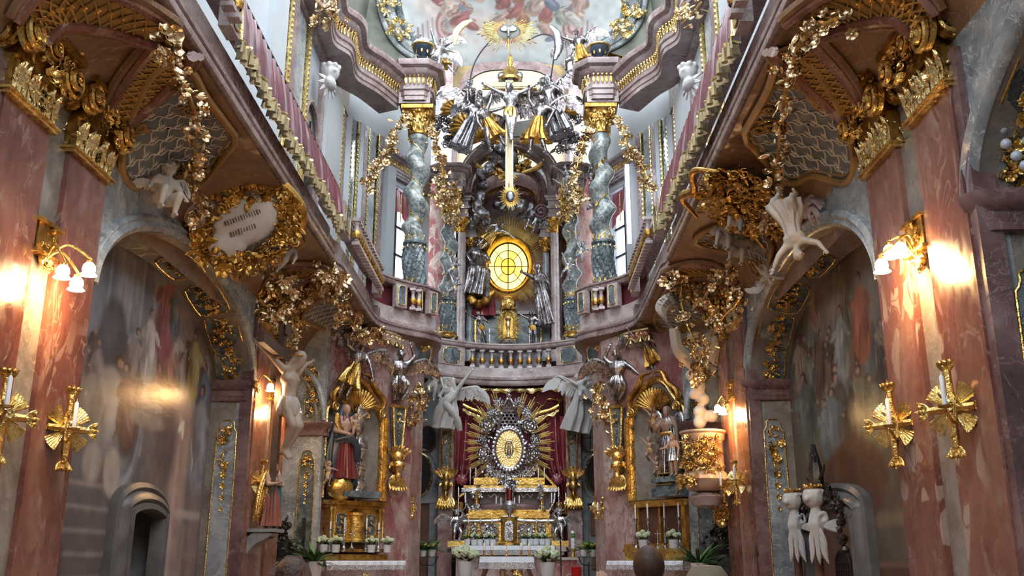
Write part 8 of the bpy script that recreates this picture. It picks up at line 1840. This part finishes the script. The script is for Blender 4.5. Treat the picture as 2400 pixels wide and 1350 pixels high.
for txt, f, i0 in (('IN CO', .72, 13), ('IDE E', .30, 14)):
    for j, chx in enumerate(txt):
        if chx == ' ': continue
        i = i0 + j * 2; pp = lo_ * (1 - f) + up_ * f; p = pp[i] + A([0, -.06, 0]); tg = nrm(pp[i + 1] - pp[i]); nn = A([0, -1., 0]); M = np.eye(4); yy = nrm(np.cross(nn, tg)); M[:3, 0] = tg; M[:3, 1] = yy; M[:3, 2] = nn; M[:3, 3] = p - yy * .03; me = text_mesh(chx, .11); me.materials.append(M_['lettering']); inst('letter', me, M, bn)
# pulpit
pu = T('pulpit', 'rounded peach marble pulpit with gilded relief on the far right pilasters', 'pulpit'); pb, pt = atY(1652, 1140, 15.9), atY(1652, 1008, 15.9); Hh = pt[2] - pb[2]; X0, Y0 = pb[0] + .05, 16.1; M0 = TR(X0, Y0, pb[2])
k = MB(); k.lathe([(.05, -.10), (.24, -.06), (.36, .02), (.40, .12), (.36, .22), (.325, .26), (.325, Hh - .18), (.36, Hh - .14), (.36, Hh - .06), (.39, Hh - .03), (.39, Hh), (.33, Hh), (.33, Hh - .1), (0, Hh - .1)], 36, M0); t = NT('peach_marble'); pz = t.pos(); t.P(Base_Color=t.ramp(t.noise(t.mapping(pz, (1, 1, 4)), 3, 5), [(.3, (.50, .30, .19)), (.6, (.68, .48, .35)), (.8, (.74, .60, .48))]), Roughness=.25); O('drum', k, 'peach_marble', pu)
k = MB()
for a in np.linspace(-2.75, -1.15, 9):
    for z in (.35, .5, .65, .8): spray(k, frame((X0 + cos(a) * .34, Y0 + sin(a) * .34, pb[2] + z * Hh * .98), (cos(a), sin(a), 0)), .16, .2, 5, int(a * 20 + z * 50), .09, shape='oval', mix=(4, 4, 1, 1))
for a in np.linspace(-3.4, -2.2, 6): spray(k, frame((X0 + cos(a) * .4, Y0 + sin(a) * .4, pb[2] + .1), (cos(a), sin(a), 0)), .18, .2, 6, int(a * 20), .10, shape='oval')
O('gilt_relief', k, 'gold', pu); k = MB(); k.lathe([(.05, -.34), (.22, -.30), (.28, -.2), (.30, -.16), (.2, -.10)], 24, M0); O('foot_moulding', k, 'marble_pink', pu); k = MB(); p = atY(1690, 1195, 16.4); spray(k, frame(p, (-.4, -1, 0)), .34, .5, 30, 3, .12, shape='drop'); O('gilt_pendant', k, 'gold', pu)

# ------------------------------------------------------------------ crucifix and statue on the far left pilasters
cx = T('wall_crucifix', 'painted wooden crucifix with pale figure on the far left pilasters', 'crucifix'); XC = -3.5; a, b = atX(612, 782, XC), atX(706, 868, XC); c0 = atX(662, 832, XC); zc_ = (a[2] + b[2]) / 2
k = MB(); k.bbox((XC - .05, a[1], c0[2] - .08), (XC + .05, b[1], c0[2] + .08)); O('crossbar', k, 'cross_wood', cx, False); k = MB(); k.bbox((XC - .06, c0[1] - .08, 2.0), (XC + .04, c0[1] + .08, c0[2] + .62)); O('upright', k, 'cross_wood', cx, False); k = MB(); k.box((XC + .07, c0[1], c0[2] + .42), (.02, .34, .2)); O('title_board', k, 'cross_wood', cx, False)
hf = 235 * pxm(15.8, 4); fz = c0[2] - .99 * hf; Mf = TR(XC + .16, c0[1] - .05, fz, hf, rz=pi / 2 - .45); crp = dict(cp, lel=(-.22, .05, .93), lha=(-.38, .08, 1.02), rel=(.24, .05, .92), rha=(.42, .10, 1.0), head=(.05, -.06, .945), face=(.6, -1, -.4), lkn=(-.04, -.10, .30), rkn=(.04, -.12, .30), lan=(-.01, .02, .08), ran=(.03, .0, .09))
inst('body', mesh_mat(body(crp, fat=1.0, hair='long', beard=True), 'skin_pale'), Mf, cx); inst('loincloth', mesh_mat(robe(LOIN, 7, .22).mesh('loincloth'), 'stucco_warm'), Mf, cx); k = MB(); hp = ap(Mf, [(.02, -.06, .97)])[0]; [k.tube(A([hp, hp + A([.05, d, .06 * e])]), [.012, .004], 4) for d in (-.22, .22) for e in (0, 1)]; k.tube(np.c_[circ(14, .09), np.zeros(14)] + hp, .014, 4, closed=True); O('thorn_crown', k, 'gold', cx)
ms = T('mourning_statue', 'carved statue in gold mantle and brick red robe on a bracket under the crucifix', 'statue'); hS = 150; place(ms, 0, 0, 15.0, hS, rz=.9, p=atX(632, 1238, -3.52)); sp = dict(lel=(-.14, -.06, .66), lha=(-.02, -.13, .68), rel=(.14, -.06, .66), rha=(.03, -.13, .66), head=(.0, -.03, .925), face=(.3, -1, -.2))
O('body', mesh_mat(body(sp), 'skin'), None, ms); O('robe', robe(ROBE_LONG, 8, .2), 'robe_brick', ms); O('mantle', robe([(0, .03, 1.0, .055, .055), (0, .035, .92, .085, .07), (0, .05, .8, .15, .08), (-.04, .06, .6, .17, .09), (-.06, .07, .3, .18, .09), (-.06, .07, .1, .17, .08)], 7, .2), 'gold', ms); O('lining', robe([(.07, -.02, .72, .05, .04), (.10, -.01, .55, .06, .05), (.11, 0, .35, .05, .05)], 5, .25), 'robe_teal', ms)
k = MB(); p = atX(632, 1240, -3.52); k.bbox((-3.85, p[1] - .25, p[2] - .05), (-3.35, p[1] + .22, p[2])); k.prism(smooth2([(0, 0), (.42, 0), (.34, -.08), (.12, -.18), (.0, -.36)], 1), -.2, .2, A([[1, 0, 0, -3.82], [0, 0, 1, p[1]], [0, 1, 0, p[2] - .05], [0, 0, 0, 1.]])); tag(O('stone_bracket', k, 'stone_grey', None, False), 'grey stone bracket under the gold mantled statue', 'bracket')

# ------------------------------------------------------------------ statues of the side altars
def altar_place(o, s, px, py, hpx, off, rz=0, ry=0):
    F = AL[s]; x, z = ALx(s, px, py, off); p = F[:3, 3] + F[:3, 0] * x + F[:3, 2] * off; p[2] = z; base = atan2(F[1, 2], F[0, 2]) + pi / 2; place(o, 0, 0, p[1], hpx, base + rz, ry, p=p)
md = T('madonna_statue', 'veiled mother in crimson robe and dark blue mantle holding a child, left side altar', 'statue'); altar_place(md, -1, 802, 1128, 182, .34, -.25); O('body', mesh_mat(body(dict(rel=(.15, -.08, .66), rha=(.09, -.16, .66), lel=(-.16, -.05, .64), lha=(-.04, -.14, .60), face=(.4, -1, -.15))), 'skin'), None, md)
O('robe', robe(ROBE_LONG, 8, .22), 'robe_red', md); O('mantle', robe([(0, .03, 1.0, .055, .055), (0, .035, .93, .08, .065), (0, .03, .8, .12, .075), (-.02, .03, .62, .16, .09), (-.06, .03, .4, .15, .09), (-.07, .03, .12, .14, .07)], 7, .2, seed=3), 'robe_blue', md); O('sash', swag([(-.15, -.05, .5), (0, -.14, .52), (.12, -.12, .42), (.15, -.08, .25)], .12), 'robe_blue', md); O('shoulder_cloth', swag([(-.12, -.03, .84), (-.14, -.07, .72), (-.10, -.09, .62)], .10), 'gold_old', md)
ch = statue('child_statue', 'small pale child with cross staff carried by the crimson robed mother', 'statue', 'skin_pale', putto_pose(**dict(reach_r)), LOIN, 'gold', **PUT); altar_place(ch, -1, 832, 1030, 62, .48, -.3)
k = MB(); F = AL[-1]; a, b = ALx(-1, 826, 1115, .5), ALx(-1, 846, 945, .5); k.tube(ap(F, [(*a, .5), (*b, .5)]), .012, 6); k.tube(ap(F, [(b[0] - .06, b[1] - .1, .5), (b[0] + .06, b[1] - .1, .5)]), .010, 6); tag(O('cross_staff', k, 'gold_pale'), 'thin gilded cross staff held by the child on the left side altar', 'staff')
gl = T('gilded_globe', 'gilded globe on cloud under the crimson robed mother', 'globe'); q = ALx(-1, 797, 1140, .34); k = MB(); k.ell((q[0], q[1] - .03, .34), (.27, .25, .22), 18, 12, M=F); O('globe', k, 'gold_plate', gl); k = MB(); r = random.Random(2); [k.ell((q[0] + r.uniform(-.26, .28), q[1] + .20 + r.uniform(-.05, .05), .36 + r.uniform(-.1, .1)), r.uniform(.06, .11), 8, 6, M=F) for _ in range(14)]; O('cloud', sculpt(k, .022, 2), 'robe_blue', gl); k = MB(); k.bbox((-.6, 2.86, .1), (.35, 2.98, .55), F); O('plinth', k, 'marble_slate', gl, False)
for px, py, h, mt, lab in ((768, 1140, 60, 'skin_pale', 'pale putto climbing beside the gilded globe'), (846, 1090, 52, 'skin_dark', 'brown putto on the silvery clouds right of the crimson robe'), (842, 1128, 44, 'skin_dark', 'crouching brown putto beside the gilded globe')):
    o = statue('putto_statue', lab, 'statue', mt, putto_pose(**fly1), LOIN, 'gold_old', **PUT); altar_place(o, -1, px, py, h, .42, .2)
for s, pts in ((-1, ((846, 1000), (852, 1040), (846, 1100), (850, 1140), (842, 1165), (780, 1010), (850, 970))), (1, ((1545, 1020), (1548, 1060), (1552, 1095), (1540, 985), (1590, 985), (1545, 1120)))):
    k = MB(); [k.ell((*ALx(s, x, y, .15), .12), (.16, .22, .06), 10, 7, M=AL[s]) for x, y in pts]; o = tag(O('silver_cloud', sculpt(k, .03, 3), 'silver'), 'smooth silvery cloud behind the figures of the %s side altar' % side_word[s], 'ornament')
jo = T('saint_statue', 'bearded saint in dark silver drapery with staff on the right side altar', 'statue'); altar_place(jo, 1, 1570, 1118, 165, .34, .25); O('body', mesh_mat(body(dict(lel=(-.17, -.06, .68), lha=(-.20, -.14, .76), rel=(.16, -.04, .66)), hair='long', beard=True), 'skin_dark'), None, jo); O('robe', robe(ROBE_LONG, 9, .22, seed=4), 'silver_brown', jo); O('mantle', robe([(0, .03, .86, .09, .06), (.02, .03, .75, .13, .08), (.04, .03, .5, .17, .1), (.05, .04, .1, .19, .09)], 8, .22, seed=6), 'lead', jo); O('belt', swag([(-.1, -.07, .6), (0, -.09, .6), (.1, -.07, .61)], .04), 'gold', jo); k = MB(); k.tube(A([(-.24, -.16, .62), (-.14, -.14, 1.02)]), .012, 6); O('staff', k, 'oak', jo)
o = statue('child_statue', 'boy in a short silver tunic in front of the bearded saint', 'statue', 'skin', dict(head=(0, -.01, .9), lel=(-.16, -.06, .68), lha=(-.2, -.14, .66)), [(0, 0, .8, .08, .06), (0, 0, .66, .09, .08), (0, 0, .5, .13, .11), (0, 0, .36, .15, .13)], 'silver', head=1.25, curls=12); altar_place(o, 1, 1580, 1116, 98, .56, .1)
for px, py, h, lab in ((1533, 1020, 66, 'putto pointing up at the top left of the right side altar'), (1524, 1085, 62, 'putto floating at the middle left of the right side altar'), (1541, 1125, 56, 'putto with gold sash sitting by the slate pedestal')): o = statue('putto_statue', lab, 'statue', 'skin_dark', putto_pose(**fly1), LOIN, 'gold', **PUT); altar_place(o, 1, px, py, h, .40, .1)
pd = T('slate_pedestal', 'stepped slate pedestal with gold framed plaque under the bearded saint', 'pedestal'); F = AL[1]; q = ALx(1, 1575, 1118, .4); k = MB(); [k.bbox((q[0] - w, z0, .1), (q[0] + w, z1, .1 + d), F) for w, z0, z1, d in ((.36, 2.85, 3.0, .5), (.30, 3.0, q[1] - .1, .42), (.36, q[1] - .1, q[1], .5))]; O('blocks', k, 'marble_slate', pd, False); k = MB(); k.border([(-.2, -.1), (.2, -.1), (.16, .1), (-.16, .1)], .03, 0, .03, F @ TR(q[0] - .05, 3.18, .53)); O('gold_plaque_frame', k, 'gold', pd)
# candles, flowers and palms by the side altars
def ap_alt(s, px, py, off): x, z = ALx(s, px, py, off); return ap(AL[s], [(x, z, off)])[0]
for i, (px, t_) in enumerate(((772, 1225), (805, 1210), (857, 1212), (886, 1225))): p = ap_alt(-1, px, 1293, .38); candlestick(p, .42, .20 if i in (1, 2) else .12, 'silver candlestick with white candle on the left side altar, %s from the left' % ['first', 'second', 'third', 'fourth'][i], 'silver', 'white_wax', .034, 'silver candlesticks of the left side altar')
for i, px in enumerate((757, 786, 870, 907)): potted(ap_alt(-1, px, 1295, .48), .20, 'pale green hydrangea in a white pot on the left side altar, %s from the left' % ['first', 'second', 'third', 'fourth'][i], 'hydrangea', seed=50 + i, group='hydrangeas of the left side altar', blooms=6)
for i, px in enumerate((1492, 1521, 1560, 1594)): p = ap_alt(1, px, 1285, .42); candlestick(p, .56, .26, 'silver candlestick with cream candle, %s from the left on the right side altar' % ['first', 'second', 'third', 'fourth'][i], 'silver_brown', 'wax', .036, 'silver candlesticks of the right side altar')
for i, px in enumerate((1508, 1579)): potted(ap_alt(1, px, 1285, .52), .22, 'white hydrangea in a white pot on the right side altar, %s one' % ['left', 'right'][i], 'hydrangea', seed=60 + i, blooms=6)
for s, px in ((-1, 824), (1, 1542)):
    c = T('altar_cross', 'small silver cross standing on the %s side altar' % side_word[s], 'cross'); p = ap_alt(s, px, 1285, .45); k = MB(); k.lathe([(0, 0), (.05, 0), (.02, .04), (.012, .08)], 10, TR(*p)); k.box(p + A([0, 0, .2]), (.016, .016, .3)); k.box(p + A([0, 0, .27]), (.12, .016, .016)); O('metal', k, 'silver', c, False)
potted(atY(735, 1352, 17.2), .36, 'bushy green palm at the foot of the left side altar', 'fern', seed=71, blooms=0); potted(atY(1640, 1356, 17.0), .36, 'bushy green palm at the foot of the right side altar', 'fern', seed=72, blooms=0)
k = MB(); a = atY(706, 1330, 17.95); b = atY(712, 1214, 17.95); k.bbox((a[0] - .03, 17.93, a[2] - .6), (a[0] + .03, 17.98, b[2])); tag(O('dark_strip', k, 'iron', None, False), 'dark upright pole against the panel of the far left bay', 'pole')  # plain dark strip along the panel of the bay
# white cherub brackets of the right confessional and pearl ornament of the nearest coffer
for px, w in ((1866, 'farther'), (1916, 'nearer')):
    o = T('cherub_bracket', '%s white cherub herm with gilded crown on the right confessional' % w, 'statue'); p = atX(px, 1270, 4.12); k = MB(); h = p + A([0, 0, .40]); k.ell(h, .105, 12, 9); k.ell(h + A([-.08, -.06, -.02]), .032, 8, 6); k.ell(h + A([-.045, -.03, -.055]), .035, 8, 6); [k.ell(h + A([cos(a) * .06 + .02, sin(a) * .07, .04]), .035, 7, 5) for a in np.linspace(0, 6.28, 9)]; k.cap(h + A([.01, 0, -.08]), p + A([0, 0, .16]), .04, .075); k.cap(p + A([0, 0, .16]), p + A([.02, 0, -.12]), .075, .03); k.tube(curve([p + A([.0, -.05, .22]), p + A([.07, -.05, .26]), p + A([.09, -.05, .19]), p + A([.05, -.05, .18])], 12), .02, 6); O('torso', sculpt(k, .010, 2), 'stucco', o)
    k = MB(); [k.merge(LEAF2, frame(p + A([-.02, -.05, .12 - .07 * j]), (-.8, -1, 0)) @ TR((i - 1) * .035, 0, 0, .18, -pi / 2 + (i - 1) * .25)) for j in range(3) for i in range(3)]; [k.merge(LEAF2, frame(p + A([.04, -.03, .14]), (-.8, -1, 0)) @ TR(s=.28 + .08 * (w == 'nearer'), rz=.1 * i - .15)) for i in range(4)]; O('wing_feathers', k, 'stucco', o)
    k = MB(); k.tube(np.c_[circ(14, .075), np.zeros(14)] + h + A([0, 0, .085]), .014, 5, closed=True); [k.ell(h + A([cos(a) * .075, sin(a) * .075, .105]), .018, 5, 4) for a in np.linspace(0, 6.28, 7)]; O('gilt_crown', k, 'gold', o)
    from mathutils import Matrix; Sm = TR(*p) @ TR(s=1.4) @ TR(*(-p)); o.matrix_world = Matrix([list(map(float, r_)) for r_ in Sm])
pl = T('pearl_ornament', 'gilded ornament set with large pearls on the nearest right coffer', 'ornament'); F = frame(atX(2378, 320, 4.12), nrm((-.25, -1, -.1))); k = MB(); spray(k, F, .22, .55, 40, 3, .07, shape='oval'); O('gilt_mount', k, 'gold', pl)
for x, y in ((-.05, .16), (-.09, .05), (-.08, -.07), (-.02, -.17), (.06, .1), (.07, -.06), (.05, .22), (.03, -.25)): k = MB(); k.ell((x, y, .06), .042, 12, 8, M=F); O('pearl', k, 'pearl', pl)

# ------------------------------------------------------------------ visitors in the foreground
def visitor(px, top, wpx, label, hair, coat, hat=False, arms=None, long=False):
    Y = FPX * (.185 if hat else .165) / wpx; q = atY(px, top, Y); h = q[2] - (.04 if hat else 0); o = T('person', label, 'person', None); from mathutils import Matrix
    o.matrix_world = Matrix([list(map(float, r)) for r in TR(q[0], Y, 0, h, rz=pi)]); pose = dict(head=(0, -.01, .925)); pose.update(arms or {}); O('body', mesh_mat(body(pose, fat=1.12), 'skin'), None, o)
    O('coat', robe([(0, 0, .845, .05, .045), (0, 0, .81, .115, .065), (0, 0, .74, .14, .085), (0, 0, .6, .125, .085), (0, 0, .45, .13, .09)], 5, .05), coat, o); O('trousers', robe([(0, 0, .47, .10, .08), (0, 0, .3, .11, .08), (0, 0, .04, .10, .07)], 4, .08), 'coat_dark', o)
    k = MB(); k.ell((0, .008, .948), (.066, .074, .072), 16, 12); 
    if long: k.ell((0, .022, .90), (.072, .066, .10), 14, 10); [k.tube(curve([(x * .4, .0, 1.02), (x * 1.25, .05, .95), (x * 1.3, .075, .86), (x * 1.2, .06, .79)], 10), [.008, .016, .016, .008], 5) for x in np.linspace(-.05, .05, 9)]
    if hair == 'hair_stubble': k = MB(); k.ell((0, .006, .948), (.0585, .072, .073), 20, 14)
    O('hair', k, hair, o)
    if hat: k = MB(); k.lathe([(0, 1.035), (.05, 1.03), (.072, 1.0), (.078, .955), (.11, .945), (.112, .938), (.07, .945)], 24, TR(0, .0, 0)); O('hat', k, 'hat', o)
    return o
visitor(1519, 1291, 58, 'man with close cropped brown hair raising his hands, seen from behind', 'hair_stubble', 'coat_plum', arms=dict(lel=(-.17, -.10, .74), lha=(-.06, -.17, .87), rel=(.17, -.08, .72), rha=(.16, -.2, .86)))
visitor(1656, 1330, 74, 'person in a beige felt hat seen from behind at the lower right', 'hair_dark', 'coat_dark', hat=True); visitor(688, 1319, 66, 'person with long auburn hair seen from behind at the lower left', 'hair_auburn', 'coat_dark', long=True)

for o in COL.q: SC.collection.objects.link(o)
